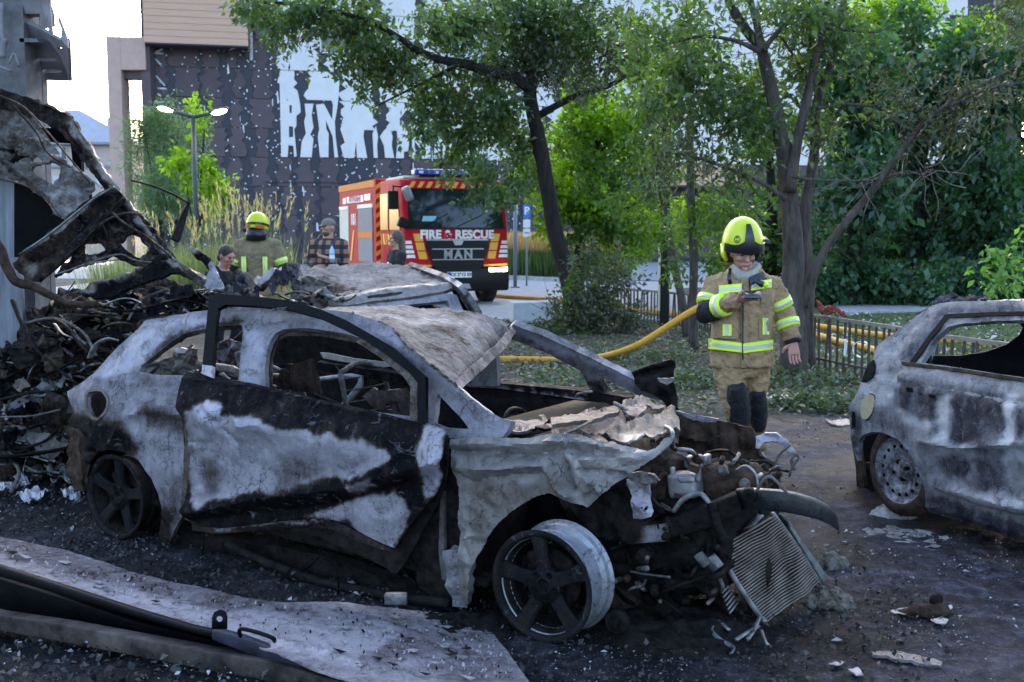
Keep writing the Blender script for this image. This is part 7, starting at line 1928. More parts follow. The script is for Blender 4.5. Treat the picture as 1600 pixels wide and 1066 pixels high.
RP('spoiler_remains', [(1457, 477), (1468, 468), (1489, 463), (1509, 461), (1524, 462), (1526, 467), (1519, 471), (1484, 475)], CR.side(.02), M_ashb, base=.62, res=3, dent=[(.03, 16)], th=.10)
ffn = CR.side(far=True)
RP('far_side', [(1395, 560), (1440, 490), (1480, 478), (1690, 478), (1690, 720), (1395, 700)], ffn, M_soot, holes=[[(1457, 556), (1456, 541), (1462, 530), (1482, 511), (1509, 505), (1560, 502), (1590, 503), (1598, 512), (1592, 524), (1572, 539), (1540, 550), (1500, 556)]], res=12, th=.03)
fl = [CR.W(x, y, .25) for x, y in ((-.1, .2), (2.4, .2), (2.4, 1.4), (-.1, 1.4))]
rc.part('floor_pan', hexa([p - Vector((0, 0, .04)) for p in fl], fl), M_char, world=True)
RP('arch_liner', [(1335, 670), (1400, 670), (1450, 730), (1455, 800), (1340, 800)], CR.lat(.42), M_soot, res=12, th=.02)
RP('tail_skin', [(1326, 640), (1335, 630), (1342, 700), (1350, 760), (1342, 765), (1334, 710)], CR.side(.08), M_rust, base=.7, res=5, th=.03)
wz = CR.loc(1397, 736, -.0)
Mw = Matrix.Translation((wz[0], .03, max(.24, wz[2])))
rw = rc.part('rear_wheel', xf(lathe([(0, .19), (-.008, .205), (.0, .225), (.02, .262), (.08, .27), (.15, .262), (.17, .225), (.17, .19)], 40, closed=True), Mw), M_rust)
rc.part('rim_disc', xf(lathe([(.0, .19), (.012, .182), (.028, .168), (.02, .15), (.012, .125), (.035, .10), (.04, .065), (.01, .05), (.008, 0)], 40), Mw), burnt('ashen_steel_wheel', white=(.42, .42, .46), seed=3, spread=.9), parent=rw, soot=.46)
for k in range(16):
    a = k * math.pi / 8
    rc.part('rim_hole', xf(lathe([(.0, 0), (.0, .0115), (.012, .0115)], 12), Mw @ Matrix.Translation((.139 * math.cos(a), .013, .139 * math.sin(a)))), M_soot, parent=rw)
for k in range(4):
    a = k * math.pi / 2 + .4
    rc.part('wheel_bolt', xf(lathe([(-.004, 0), (-.004, .012), (.02, .014)], 8), Mw @ Matrix.Translation((.05 * math.cos(a), .01, .05 * math.sin(a)))), M_soot, parent=rw)

# ------------------------------------------------------------------ the third car, its tail towards us behind the hatchback
tc_ = Thing('burnt_car', 'burnt out car behind the hatchback, ash covered roof and slotted tailgate', 'car', (P(620, 400, 9.6).x, 9.6, 0), 0.0, 'burnt out cars')
def TP(name, outline, ctrl, mat, parent=None, th=.006, **kw):
    vf, so = sheet(outline, planefit(ctrl), **kw)
    return tc_.part(name, vf, mat, world=True, parent=parent, soot=so, mods=[solid(th)])
TP('roof', [(462, 422), (491, 418), (530, 414), (562, 412), (610, 412), (636, 415), (665, 426), (693, 438), (706, 443), (657, 445), (610, 449), (562, 459), (522, 467), (505, 462), (491, 448), (470, 428)], [(525, 466, 9.2), (705, 443, 9.7), (562, 411, 11.4), (636, 414, 11.4)], M_roof, base=.36, res=4, dent=[(.035, 3), (.014, 10)], zones=[([(495, 432), (530, 440), (560, 455), (520, 465), (490, 448)], .62, 8)], th=.02, jag=.5)
tg_ = TP('tailgate_bar', [(520, 468), (553, 458), (590, 451), (622, 447), (665, 444), (703, 442), (707, 450), (693, 456), (634, 465), (586, 470), (545, 477), (527, 477)], [(520, 468, 9.12), (703, 443, 9.62), (620, 462, 9.33)], M_ash2, holes=[soften([(572, 465), (585, 462), (628, 457), (629, 460), (600, 465), (577, 468.5)])], base=.28, res=4, dent=[(.008, 8)], folds=[([(530, 470), (600, 456), (700, 446)], 4, .02)], th=.05)
TP('tailgate_frame', [(530, 478), (560, 476), (600, 473), (640, 469), (693, 459), (714, 461), (719, 473), (726, 490), (735, 530), (722, 560), (706, 486), (699, 470), (640, 476), (600, 480), (574, 484), (574, 560), (530, 540)], [(520, 468, 9.10), (703, 443, 9.60), (620, 490, 9.25)], M_ash, base=.25, res=5, dent=[(.01, 7)], th=.05)
TP('rear_pillar', [(636, 414), (660, 422), (693, 434), (716, 449), (732, 470), (746, 492), (752, 540), (742, 540), (736, 491), (722, 468), (708, 452), (692, 440), (660, 428)], [(636, 414, 11.2), (700, 440, 9.7), (746, 492, 9.6)], M_ash, base=.55, res=4, zones=[([(640, 412), (716, 447), (748, 492), (742, 494), (708, 450)], .15, 3)], th=.05)
TP('pillar_gap', [(706, 455), (712, 455), (734, 488), (744, 540), (730, 540), (722, 486)], [(706, 455, 9.72), (744, 500, 9.72), (722, 540, 9.72)], M_soot, res=5, th=.02)
TP('lower_tail', [(500, 500), (745, 510), (780, 560), (782, 640), (500, 640)], [(500, 500, 9.3), (745, 510, 9.75), (640, 600, 9.3)], M_ash, base=.5, res=8, dent=[(.03, 5)], th=.03)
TP('cabin_floor', [(440, 470), (700, 480), (740, 600), (440, 600)], [(440, 500, 10.2), (740, 500, 10.4), (600, 600, 10.0)], M_soot, res=14, th=.05)
TP('seat_remains', [(612, 478), (640, 474), (645, 510), (612, 510)], [(612, 478, 9.9), (645, 478, 9.9), (630, 510, 9.8)], M_soot, res=5, dent=[(.02, 8)], th=.05)
TP('seat_remains', [(655, 470), (664, 469), (690, 488), (690, 520), (655, 520)], [(655, 478, 10), (690, 478, 10), (660, 510, 10)], M_char, res=5, dent=[(.02, 8)], th=.05)
TP('crushed_side', [(467, 431), (480, 430), (498, 438), (512, 452), (524, 466), (536, 484), (560, 520), (480, 520), (478, 480), (466, 466)], [(467, 431, 9.4), (530, 470, 9.05), (480, 520, 9.2)], M_ash2, base=.42, res=3.6, dent=[(.10, 6), (.04, 14)], th=.008, jag=.5)
TP('bent_post', [(450, 416), (458, 411), (466, 412), (469, 440), (468, 470), (470, 500), (455, 500), (456, 470), (453, 440)], [(450, 416, 9.35), (468, 416, 9.3), (460, 500, 9.3)], M_ash, base=.5, res=3.5, dent=[(.06, 8)], th=.02)
TP('peeled_sheet', [(366, 456), (379, 438), (386, 433), (400, 437), (420, 428), (438, 420), (450, 412), (470, 410), (462, 422), (446, 432), (438, 438), (431, 449), (426, 456), (415, 447), (405, 455), (402, 480), (368, 480)], [(366, 456, 9.1), (460, 415, 9.4), (400, 480, 8.9)], M_ashb, base=.66, res=3.2, dent=[(.14, 5), (.05, 12)], th=.006, jag=.4)
TP('peeled_edge', [(396, 434), (420, 426), (440, 418), (440, 422), (420, 432), (400, 440)], [(396, 434, 9.0), (440, 420, 9.2), (420, 436, 9.0)], M_ash2, base=.1, res=3, dent=[(.06, 8)], th=.006)
TP('torn_flap', [(345, 452), (356, 446), (368, 452), (380, 470), (380, 500), (345, 500)], [(345, 452, 8.8), (380, 452, 8.9), (360, 490, 8.7)], M_ashb, base=.6, res=3.2, dent=[(.12, 8)], th=.006)
for k in range(22):
    x, y = random.uniform(340, 520), random.uniform(455, 500)
    q = [(x, y)]; a = random.uniform(-.8, .8)
    for _ in range(3): a += random.uniform(-.7, .7); q.append((q[-1][0] + 14 * math.cos(a), q[-1][1] + 9 * math.sin(a)))
    tc_.part('twisted_rod', tube([P(u, v, 9.0 + random.uniform(-.3, .4)) for u, v in q], random.uniform(.008, .022), 6, 4, random.uniform(.4, 1), .3), random.choice([M_char, M_wire, M_alu, M_soot]), world=True)

# ------------------------------------------------------------------ the reared-up wreck on the left
lw_ = Thing('wreck', 'mangled burnt vehicle body reared up over a heap of wreckage', 'wreck', (-3.2, 8.0, 0))
M_hoodu = burnt('scorched_inner_panel', white=(.25, .225, .22), mid=(.105, .086, .077), rust=(.045, .033, .026), spread=1.0, seed=23, bmp=.008)
def WP(name, outline, ctrl, mat, parent=None, th=.008, **kw):
    vf, so = sheet(outline, planefit(ctrl), **kw)
    return lw_.part(name, vf, mat, world=True, parent=parent, soot=so, mods=[solid(th)])
def wl(px, Y, w, mat, name, flat=.5, wob=.25, sides=9):
    n = len(px); Ys = np.interp(np.linspace(0, 1, n), np.linspace(0, 1, len(Y)), Y); ws_ = np.interp(np.linspace(0, 1, n), np.linspace(0, 1, len(w)), w)
    vf = tube([P(x, y, yy) for (x, y), yy in zip(px, Ys)], [a / 2 / FPX * yy for a, yy in zip(ws_, Ys)], sides, 6, flat, wob)
    return lw_.part(name, vf, mat, world=True, soot=.5)
WP('roof_rail', [(-40, 128), (5, 140), (45, 152), (62, 162), (100, 176), (116, 188), (125, 205), (140, 232), (165, 268), (195, 308), (222, 345), (255, 385), (285, 412), (312, 432), (347, 448), (346, 458), (325, 452), (300, 440), (270, 424), (245, 405), (225, 378), (205, 350), (180, 318), (150, 280), (122, 245), (108, 222), (90, 203), (60, 188), (20, 172), (-40, 160)], [(-40, 140, 8.6), (120, 200, 8.2), (346, 455, 7.6)], M_ash2, base=.74, res=4, dent=[(.03, 5), (.01, 16)], zones=[([(105, 180), (120, 195), (200, 310), (290, 412), (346, 448), (340, 452), (275, 412), (190, 315), (118, 208)], .3, 4), ([(225, 370), (300, 430), (340, 455), (300, 442), (240, 400)], .42, 6)], folds=[([(100, 190), (150, 262), (220, 355), (290, 425)], 4, .03), ([(115, 225), (180, 312), (240, 392)], 4, -.02)], th=.04, jag=.5)
WP('bonnet_underside', [(-30, 140), (10, 160), (32, 166), (52, 183), (72, 217), (88, 234), (103, 249), (118, 266), (131, 272), (142, 284), (151, 296), (146, 308), (130, 313), (112, 329), (97, 343), (85, 330), (65, 308), (42, 293), (22, 281), (-30, 272)], [(-30, 150, 8.7), (140, 290, 8.0), (0, 280, 8.3)], M_hoodu, holes=[soften([(45, 247), (60, 245), (72, 254), (66, 262), (52, 254)]), soften([(60, 271), (70, 264), (84, 260), (102, 265), (106, 278), (96, 287), (76, 286), (65, 279)])], base=.44, res=3.2, dent=[(.10, 4), (.035, 11)], zones=[([(-30, 228), (20, 236), (48, 247), (40, 252), (15, 240), (-30, 240)], .95, 3), (soften([(22, 242), (32, 240), (35, 252), (25, 260)]), 1.1, 2), ([(0, 150), (60, 195), (60, 215), (20, 200)], .5, 8), ([(65, 300), (100, 290), (140, 300), (100, 340)], .12, 8)], folds=[([(5, 190), (60, 225), (110, 262)], 9, .05), ([(0, 245), (30, 268), (80, 310)], 6, .05), ([(80, 318), (120, 305), (148, 300)], 3, .04), ([(75, 300), (115, 292), (145, 290)], 3, -.04)], th=.02, jag=.6)
WP('dark_frame', [(52, 202), (60, 200), (108, 200), (122, 218), (127, 230), (127, 268), (114, 258), (110, 224), (80, 222), (60, 218)], [(52, 200, 8.7), (127, 200, 8.7), (127, 268, 8.7)], M_soot, res=4, th=.06)
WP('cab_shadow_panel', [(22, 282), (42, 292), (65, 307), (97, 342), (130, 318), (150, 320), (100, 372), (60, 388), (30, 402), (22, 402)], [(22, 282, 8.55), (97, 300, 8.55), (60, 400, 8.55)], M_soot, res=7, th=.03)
WP('screen_pillar', [(176, 291), (185, 298), (193, 308), (176, 330), (158, 352), (140, 366), (118, 388), (95, 410), (75, 430), (58, 442), (38, 432), (20, 412), (32, 396), (50, 385), (72, 368), (105, 337), (138, 316)], [(176, 291, 7.9), (20, 412, 7.8), (60, 440, 7.7)], M_ash2, base=.74, res=4, dent=[(.03, 5)], zones=[([(40, 390), (72, 370), (138, 318), (176, 292), (150, 320), (80, 374)], .42, 4), ([(32, 405), (60, 410), (62, 432), (40, 428)], .5, 6), (soften([(122, 338), (131, 337), (133, 347), (124, 349)]), 1.2, 2)], folds=[([(45, 400), (90, 372), (170, 305)], 5, .05), ([(30, 412), (80, 395), (180, 310)], 4, -.04)], th=.02)
WP('inner_lattice', [(160, 346), (175, 329), (200, 331), (220, 335), (240, 355), (253, 376), (273, 400), (264, 413), (230, 421), (211, 416), (186, 406), (160, 413), (120, 419), (84, 432), (100, 410), (120, 390), (142, 370)], [(175, 329, 8.0), (270, 400, 7.75), (90, 430, 7.75)], M_hoodu, holes=[soften([(134, 380), (155, 379), (165, 389), (155, 401), (141, 403), (132, 397)]), soften([(185, 376), (199, 366), (224, 369), (236, 382), (229, 397), (214, 401), (197, 392)]), soften([(166, 397), (177, 390), (186, 395), (181, 402)])], base=.68, res=3.5, dent=[(.05, 6), (.02, 16)], zones=[([(165, 350), (200, 352), (225, 360), (205, 356), (175, 356)], .3, 3), ([(90, 428), (130, 415), (180, 406), (130, 420)], .32, 3)], folds=[([(175, 335), (215, 345), (245, 375)], 4, .04), ([(128, 405), (180, 403), (225, 416)], 4, .04)], th=.02, jag=.5)
WP('cross_beam', [(122, 461), (150, 449), (185, 437), (225, 422), (264, 408), (277, 410), (287, 424), (262, 431), (210, 446), (176, 461), (150, 468)], [(122, 461, 7.7), (280, 415, 7.6), (170, 465, 7.55)], M_ash2, base=.86, res=4, dent=[(.03, 7)], folds=[([(122, 458), (270, 412)], 4, .04)], zones=[([(122, 459), (185, 435), (225, 420), (224, 425), (185, 441), (130, 461)], .3, 3), ([(262, 408), (280, 410), (287, 426), (270, 422)], .3, 4)], th=.02)
wl([(-30, 350), (0, 388), (10, 417), (25, 440), (50, 447), (75, 460), (112, 475), (152, 476)], [7.6, 7.4], [26, 24, 20, 16], M_rust, 'bent_rail', .6)
wl([(205, 282), (225, 287), (250, 295), (275, 306), (295, 318)], [8.2, 8.0], [5, 6], M_char, 'window_bar', .6, .05)
WP('window_corner', [(293, 316), (297, 319), (290, 348), (281, 378), (268, 372), (282, 338)], [(293, 316, 8.0), (297, 330, 8), (275, 375, 7.9)], M_char, base=.7, res=3.5, th=.04)
WP('folded_end', [(296, 392), (305, 398), (316, 408), (326, 424), (322, 436), (318, 445), (330, 453), (348, 457), (348, 444), (341, 426), (331, 407), (318, 393), (308, 389)], [(296, 392, 7.6), (345, 420, 7.5), (330, 452, 7.4)], M_ash, base=.3, res=3.2, dent=[(.07, 7)], zones=[([(300, 398), (316, 391), (331, 408), (326, 426)], 1, 3)], th=.012)
wl([(127, 270), (145, 282), (159, 294)], [8.0, 7.9], [5, 4], M_alu, 'wiper_arm', .5, .1)
wl([(160, 478), (185, 468), (205, 467), (222, 474)], [7.4, 7.4], [6, 4], M_alu, 'bent_strip', .5, .1)
wl([(85, 500), (105, 512), (122, 535), (138, 552)], [7.5, 7.4], [12, 8], M_char, 'bent_tube')
wl([(140, 560), (150, 540), (168, 530), (184, 532)], [7.2, 7.1], [10, 7], M_alu, 'bent_tube')
heap = [(-60, 560), (20, 540), (32, 512), (50, 485), (90, 462), (150, 455), (200, 440), (260, 432), (300, 440), (345, 455), (345, 500), (290, 500), (245, 510), (205, 540), (170, 575), (130, 620), (118, 680), (130, 760), (-60, 760)]
hp_ = WP('wreckage_heap', heap, [(-60, 560, 8.3), (330, 450, 8.6), (-60, 745, 7.2), (180, 745, 7.2)], burnt('heap_scrap', white=(.27, .225, .21), mid=(.085, .064, .056), rust=(.032, .022, .018), spread=1.2, seed=31, bmp=.02, speck=.8, rough=(.6, .9)), base=.58, res=3.6, dent=[(.20, 2.2), (.06, 6), (.03, 15)], th=.03, jag=1.0)
M_scrap = [M_ash2, M_hoodu, M_rust, M_char, M_ashb]
def scrap(T, WPf, x, y, r, Y, base, mat, nm='scrap_sheet'):
    n = random.randint(5, 8); a0 = random.random() * 6
    o = [(x + r * random.uniform(.5, 1.2) * math.cos(a0 + 2 * math.pi * k / n), y + r * random.uniform(.35, .8) * math.sin(a0 + 2 * math.pi * k / n)) for k in range(n)]
    d = [random.uniform(-.15, .15) for _ in range(3)]
    return WPf(nm, o, [(x - r, y, Y + d[0]), (x + r, y, Y + d[1]), (x, y + r, Y - .12 + d[2])], mat, base=base, res=max(2.6, r / 7), dent=[(r * .0028, 4), (r * .0008, 16)], seed=random.random() * 50, th=.006, jag=.6)
def heapY(x, y): return 8.25 - (y - 480) * .0042
for k in range(40):
    while True:
        x, y = random.uniform(-20, 330), random.uniform(455, 740)
        if inside(np.array([x]), np.array([y]), heap)[0]: break
    scrap(lw_, WP, x, y, random.uniform(10, 34), heapY(x, y) - random.uniform(.1, .45), random.choice([.3, .5, .62, .75, .9]), random.choice(M_scrap))
for k in range(190):
    while True:
        x, y = random.uniform(-20, 335), random.uniform(450, 740)
        if inside(np.array([x]), np.array([y]), heap)[0]: break
    q = [(x, y)]; a = random.uniform(-.5, 1.6); L = random.uniform(12, 52)
    for _ in range(3): a += random.uniform(-.7, .7); q.append((q[-1][0] + L * .5 * math.cos(a), q[-1][1] + L * .4 * math.sin(a)))
    lw_.part('twisted_rod', tube([P(u, v, heapY(u, v) - random.uniform(.1, .5)) for u, v in q], random.uniform(.003, .016), 6, 4, random.uniform(.3, 1), .3), random.choice([M_char, M_wire, M_alu, M_rust, M_soot]), world=True)
for q, w_, m_ in ((((30, 398), (75, 368), (140, 316), (178, 292)), [5, 4], M_alu), (((62, 440), (100, 408), (150, 358), (192, 310)), [6, 5], M_char), (((130, 378), (165, 345), (200, 333), (222, 338)), [5, 4], M_ash), (((120, 418), (160, 404), (190, 398), (215, 408), (262, 412)), [5, 4], M_wire), (((160, 350), (168, 372), (165, 395)), [5, 5], M_char), (((176, 332), (196, 350), (232, 372), (268, 402)), [6, 4], M_ash2), (((85, 430), (140, 412), (186, 406)), [4, 3], M_alu), (((0, 150), (40, 170), (90, 225), (140, 285)), [5, 4], M_ash2), (((20, 165), (55, 205), (75, 240), (110, 262)), [4, 3], M_char), (((0, 280), (40, 290), (70, 310), (96, 340)), [4, 3], M_ash2), (((150, 476), (200, 486), (240, 478), (300, 462)), [7, 5], M_char), (((20, 470), (40, 520), (70, 560), (120, 600)), [9, 6], M_char), (((40, 505), (85, 498), (130, 520), (150, 556)), [7, 6], M_wire), (((0, 625), (60, 612), (100, 622), (112, 640)), [7, 5], M_char), (((0, 652), (50, 650), (95, 640)), [4, 4], M_wire), (((-10, 716), (60, 708), (108, 700)), [9, 8], M_soot), (((60, 590), (110, 568), (150, 540), (182, 520)), [6, 4], M_soot), (((230, 482), (270, 470), (310, 474), (340, 490)), [6, 4], M_soot), (((200, 500), (220, 470), (260, 452)), [5, 4], M_wire)):
    vf = tube([P(x, y, (heapY(x, y) - .5) if y > 455 else 7.72) for x, y in q], [w_[0] / 2 / FPX * 7.7, w_[1] / 2 / FPX * 7.7], 7, 6, .7, .3)
    lw_.part('torn_rib', vf, m_, world=True, soot=.6)
for x, y, r, bs_, m_ in ((70, 560, 62, .72, M_hoodu), (150, 525, 55, .8, M_ash2), (30, 610, 60, .75, M_hoodu), (90, 640, 50, .7, M_ash2), (230, 470, 50, .85, M_ashb), (20, 700, 60, .7, M_hoodu), (290, 470, 42, .7, M_ashb)):
    scrap(lw_, WP, x, y, r, heapY(x, y) - .35, bs_, m_, 'bent_panel')
WP('perforated_strap', [(2, 640), (12, 632), (40, 616), (48, 618), (44, 626), (18, 642), (4, 648)], [(2, 640, 7.3), (48, 618, 7.3), (20, 645, 7.2)], M_ash, holes=[soften([(27, 627), (31, 625), (33, 629), (29, 631)]), soften([(40, 619), (44, 618), (45, 622), (41, 623)])], base=.4, res=2.6, th=.01)
for o, Y_, bs_ in (([(45, 708), (60, 690), (80, 682), (96, 672), (104, 668), (106, 700), (90, 712), (70, 708)], 7.3, -.1), ([(-20, 700), (40, 705), (100, 712), (60, 722), (-20, 716)], 7.2, .8), ([(20, 740), (45, 732), (65, 735), (60, 750), (30, 755)], 7.0, -.1), ([(70, 730), (95, 722), (112, 735), (110, 752), (80, 748)], 6.9, .25), ([(25, 770), (60, 765), (80, 772), (60, 780), (35, 778)], 6.6, -.05), ([(95, 770), (125, 765), (126, 778), (100, 778)], 6.6, 0), ([(-10, 760), (30, 752), (25, 765), (-10, 772)], 6.8, .1)):
    cx_, cy_ = sum(p[0] for p in o) / len(o), sum(p[1] for p in o) / len(o)
    WP('ash_sheet', o, [(cx_ - 40, cy_, Y_), (cx_ + 40, cy_, Y_), (cx_, cy_ + 30, Y_ - .28)], M_ashb, base=bs_, res=2.8, dent=[(.05, 9), (.02, 24)], th=.006, jag=.5)

# ------------------------------------------------------------------ the fallen sheet metal gate in the foreground
gt = Thing('fallen_gate', 'fallen scorched sheet metal gate leaning on its black frame in the foreground', 'gate', (-1.6, 4.6, 0))
M_gate = burnt('scorched_gate_sheet', white=(.31, .262, .278), mid=(.150, .115, .118), rust=(.062, .044, .042), spread=1.0, seed=41, bmp=.004, speck=.6, metal=.1, rough=(.45, .8))
def GP(name, outline, fn, mat, parent=None, th=.006, **kw):
    vf, so = sheet(outline, fn, **kw)
    return gt.part(name, vf, mat, world=True, parent=parent, soot=so, mods=[solid(th)])
gfn = planefit([(-100, 815, 5.85), (390, 936, 4.72), (758, 973, 4.34), (-100, 860, 4.75), (430, 1016, 3.93), (825, 1072, 3.70)])
go_ = [(-60, 828), (0, 839), (54, 850), (107, 861), (160, 878), (215, 896), (268, 908), (322, 920), (362, 930), (403, 936), (441, 941), (500, 940), (545, 942), (591, 947), (650, 953), (720, 962), (745, 966), (758, 973), (768, 985), (780, 1002), (800, 1028), (830, 1070), (812, 1090), (620, 1090), (560, 1066), (500, 1048), (430, 1020), (376, 998), (300, 975), (215, 950), (107, 916), (0, 884), (-60, 866)]
gz = [([(-60, 822), (54, 848), (215, 892), (403, 930), (441, 941), (380, 950), (250, 925), (120, 895), (0, 866), (-60, 856)], .46, 3), ([(0, 880), (150, 915), (300, 945), (450, 965), (600, 985), (650, 1010), (560, 1030), (430, 1010), (300, 970), (150, 925)], .02, 12), ([(590, 950), (750, 970), (830, 1070), (700, 1070), (640, 1010)], .42, 12), ([(420, 945), (480, 950), (500, 960), (450, 958)], .7, 6), ([(290, 935), (330, 942), (380, 950), (370, 956), (300, 944)], .55, 4), ([(640, 990), (660, 1020), (600, 1035), (560, 1030)], .55, 8)]
sh_ = GP('sheet_panel', go_, gfn, M_gate, base=.26, zones=gz, res=5, dent=[(.005, 3), (.003, 14), (.0015, 40)], jag=.0, folds=[([(0, 866), (107, 892), (215, 918), (330, 940), (420, 948), (520, 952)], 3, -.014), ([(470, 950), (520, 955), (600, 975), (660, 1000)], 5, .012), ([(430, 1005), (480, 1015), (560, 1038)], 4, .02)])
# peeled paint curls on it
for k in range(46):
    u = random.random()
    x = random.choice([random.uniform(0, 420), random.uniform(420, 800), random.uniform(560, 790)])
    ylo = np.interp(x, [0, 107, 215, 322, 441, 591, 720, 800], [845, 866, 900, 925, 945, 952, 968, 1030]); yhi = np.interp(x, [0, 215, 376, 560, 800], [875, 940, 985, 1050, 1064])
    y = random.uniform(ylo + 4, max(yhi - 4, ylo + 5)); a = random.uniform(-.1, .6); L = random.uniform(6, 26); w_ = random.uniform(1.5, 4)
    ca, sa = math.cos(a), math.sin(a) * .5
    o = [(x, y), (x + ca * L * .5, y + sa * L - w_ * .5), (x + ca * L, y + sa * L * 1.3), (x + ca * L * .6, y + sa * L + w_)]
    o = [(px_, py_) for px_, py_ in o]
    def lf(px, py, _x=x, _y=y, _L=L): 
        p = gfn(px, py); d = rays(px, py)
        return p - d * (.03 + .02 * np.sin((px - _x) / _L * 3))[..., None]
    GP('peeled_flake', o, lf, M_ashb if random.random() < .4 else M_gate, base=random.choice([0, .15, .3, .8]), res=3, th=.002, parent=sh_)
chips_o = []
for k in range(700):
    x = random.uniform(0, 800) if k % 3 else random.uniform(560, 800)
    ylo = np.interp(x, [0, 107, 215, 322, 441, 591, 720, 800], [845, 866, 900, 925, 945, 952, 968, 1030]); yhi = np.interp(x, [0, 215, 376, 560, 800], [875, 940, 985, 1050, 1064])
    y = random.uniform(ylo + 2, max(yhi - 2, ylo + 3)); r = random.uniform(.8, 3.2); a0 = random.random() * 6
    pts_ = np.array([(x + r * math.cos(a0 + q * 1.57) * random.uniform(.5, 1.2), y + r * .5 * math.sin(a0 + q * 1.57)) for q in range(4)])
    p = gfn(pts_[:, 0], pts_[:, 1]) - rays(pts_[:, 0], pts_[:, 1]) * .022
    p[:, 2] += np.array([0, random.uniform(0, .012), random.uniform(0, .012), 0])
    chips_o.append((p, [(0, 1, 2, 3)]))
for m_, a, b_ in ((M_ash, 0, 330), (M_soot, 330, 520), (M_gate, 520, 700)):
    gt.part('paint_chips', join(*chips_o[a:b_]), m_, world=True, parent=sh_, soot=.1)['kind'] = 'stuff'
M_gfr = plain('black_gate_frame', (.004, .004, .005), .5, .0, .5, 8, .003, 50, col2=(.0014, .0014, .002), spec=.12)
M_gfr2 = plain('scorched_gate_beam', (.10, .078, .070), .75, .0, .7, 7, .006, 40, col2=(.003, .0025, .003), spec=.1)
def gbar(name, top, bot, Ya, Yb, dp, mat):
    V = []; Fs = []; n = len(top)
    for i in range(n):
        Y = Ya + (Yb - Ya) * (top[i][0] - top[0][0]) / (top[-1][0] - top[0][0])
        a, b_ = P(*top[i], Y), P(*bot[i], Y)
        bk = Vector((0.1, 1, -.15)) * dp
        V += [a, b_, b_ + bk, a + bk]
    for i in range(n - 1):
        for j in range(4): Fs.append((i * 4 + j, i * 4 + (j + 1) % 4, i * 4 + 4 + (j + 1) % 4, i * 4 + 4 + j))
    Fs += [(3, 2, 1, 0), (4 * n - 4, 4 * n - 3, 4 * n - 2, 4 * n - 1)]
    return gt.part(name, (V, Fs), mat, world=True, mods=[bevel(.008)])
gbar('frame_bar', [(-60, 868), (0, 886), (107, 920), (215, 955), (300, 980), (360, 992)], [(-60, 882), (0, 902), (107, 934), (215, 966), (300, 990), (360, 1003)], 4.62, 4.0, .05, M_gfr)
gbar('frame_channel', [(330, 984), (376, 996), (430, 1016), (500, 1044), (560, 1066), (640, 1090)], [(330, 1000), (376, 1018), (430, 1040), (500, 1066), (560, 1090), (640, 1120)], 4.0, 3.72, .06, plain('blue_grey_gate_channel', (.034, .036, .058), .45, .0, .4, 8, .003, 50, col2=(.007, .007, .011), spec=.2))
gbar('gap_shade_strip', [(-60, 892), (0, 905), (107, 938), (215, 972), (330, 1000), (430, 1022), (560, 1056), (680, 1095)], [(-60, 935), (0, 952), (107, 975), (215, 1000), (330, 1018), (430, 1032), (560, 1068), (680, 1105)], 4.70, 3.80, .05, M_soot)  # black strip standing in for the shade of the gap between the bars
gbar('lower_beam', [(-60, 952), (0, 962), (107, 978), (170, 990), (290, 1012), (420, 1034), (520, 1062), (600, 1085)], [(-60, 980), (0, 987), (107, 1006), (170, 1018), (290, 1042), (420, 1068), (520, 1092), (600, 1115)], 4.35, 3.70, .10, M_gfr2)
e_ = gt.part('hinge_lug', xf(prism([(-.028, 0), (.028, 0), (.028, .045), (.02, .064), (0, .072), (-.02, .064), (-.028, .045)], -.006, .006), Matrix.Translation(gt.I @ P(343, 983, 3.98)) @ Matrix.Rotation(rad(-12), 4, 'X')), M_gfr)
gt.part('lug_eye', xf(lathe([(-.008, 0), (-.008, .011)], 18), Matrix.Translation(gt.I @ P(344, 966, 3.972))), M_ash, parent=e_, soot=0)
gt.part('pull_handle', tube([P(376, 994, 3.93), P(374, 986, 3.90), P(380, 983, 3.88), P(405, 989, 3.87), P(426, 997, 3.87), P(429, 1002, 3.90)], .008, 8, 4), M_gfr, world=True)
gt.part('gate_clip', xf(box(-.05, .05, -.02, .02, 0, .05), Matrix.Translation(gt.I @ P(619, 944, 4.66))), M_alu, mods=[bevel(.006)])
# ------------------------------------------------------------------ street furniture
M_fence = plain('rusty_brown_fence_paint', (.085, .062, .052), .8, .1, .5, 14, .003, 60, col2=(.035, .027, .025))
M_rail = plain('weathered_fence_rail', (.22, .185, .15), .85, 0, .4, 9, .003, 60)
def fence(name, label, pts, h, step, n_h):
    T = Thing('fence', label, 'fence', (pts[0][0], pts[0][1], 0), group='low iron park fences')
    bar = mesh('bar', *box(-.011, .011, -.011, .011, 0, h - .02), M_fence, False)
    P_ = [Vector((x, y, 0)) for x, y in pts]
    for a, b_ in zip(P_[:-1], P_[1:]):
        L = (b_ - a).length; yaw = math.atan2(b_.y - a.y, b_.x - a.x)
        for z, w_ in ((h - .04, .05), (.16, .03)):
            o = T.part('rail', xf(box(0, L, -.02, .02, z, z + w_ * .8), Matrix.Translation(a) @ Matrix.Rotation(yaw, 4, 'Z')), M_rail if z > .3 else M_fence, world=True, smooth=False)
        n = int(L / step)
        for k in range(n):
            o = bpy.data.objects.new('bar', bar); C.objects.link(o); o.parent = T.o
            p = a + (b_ - a) * ((k + .5) / n) - Vector((*pts[0], 0))
            o.location = (p.x, p.y, 0); o.rotation_euler = (random.uniform(-.04, .04), random.uniform(-.06, .06), yaw)
    return T
fence('fence', 'low dark iron fence between the bush and the thin trees', [(1.5, 22.1), (2.2, 20.9), (3.1, 19.0), (3.3, 17.4)], .62, .115, 1)
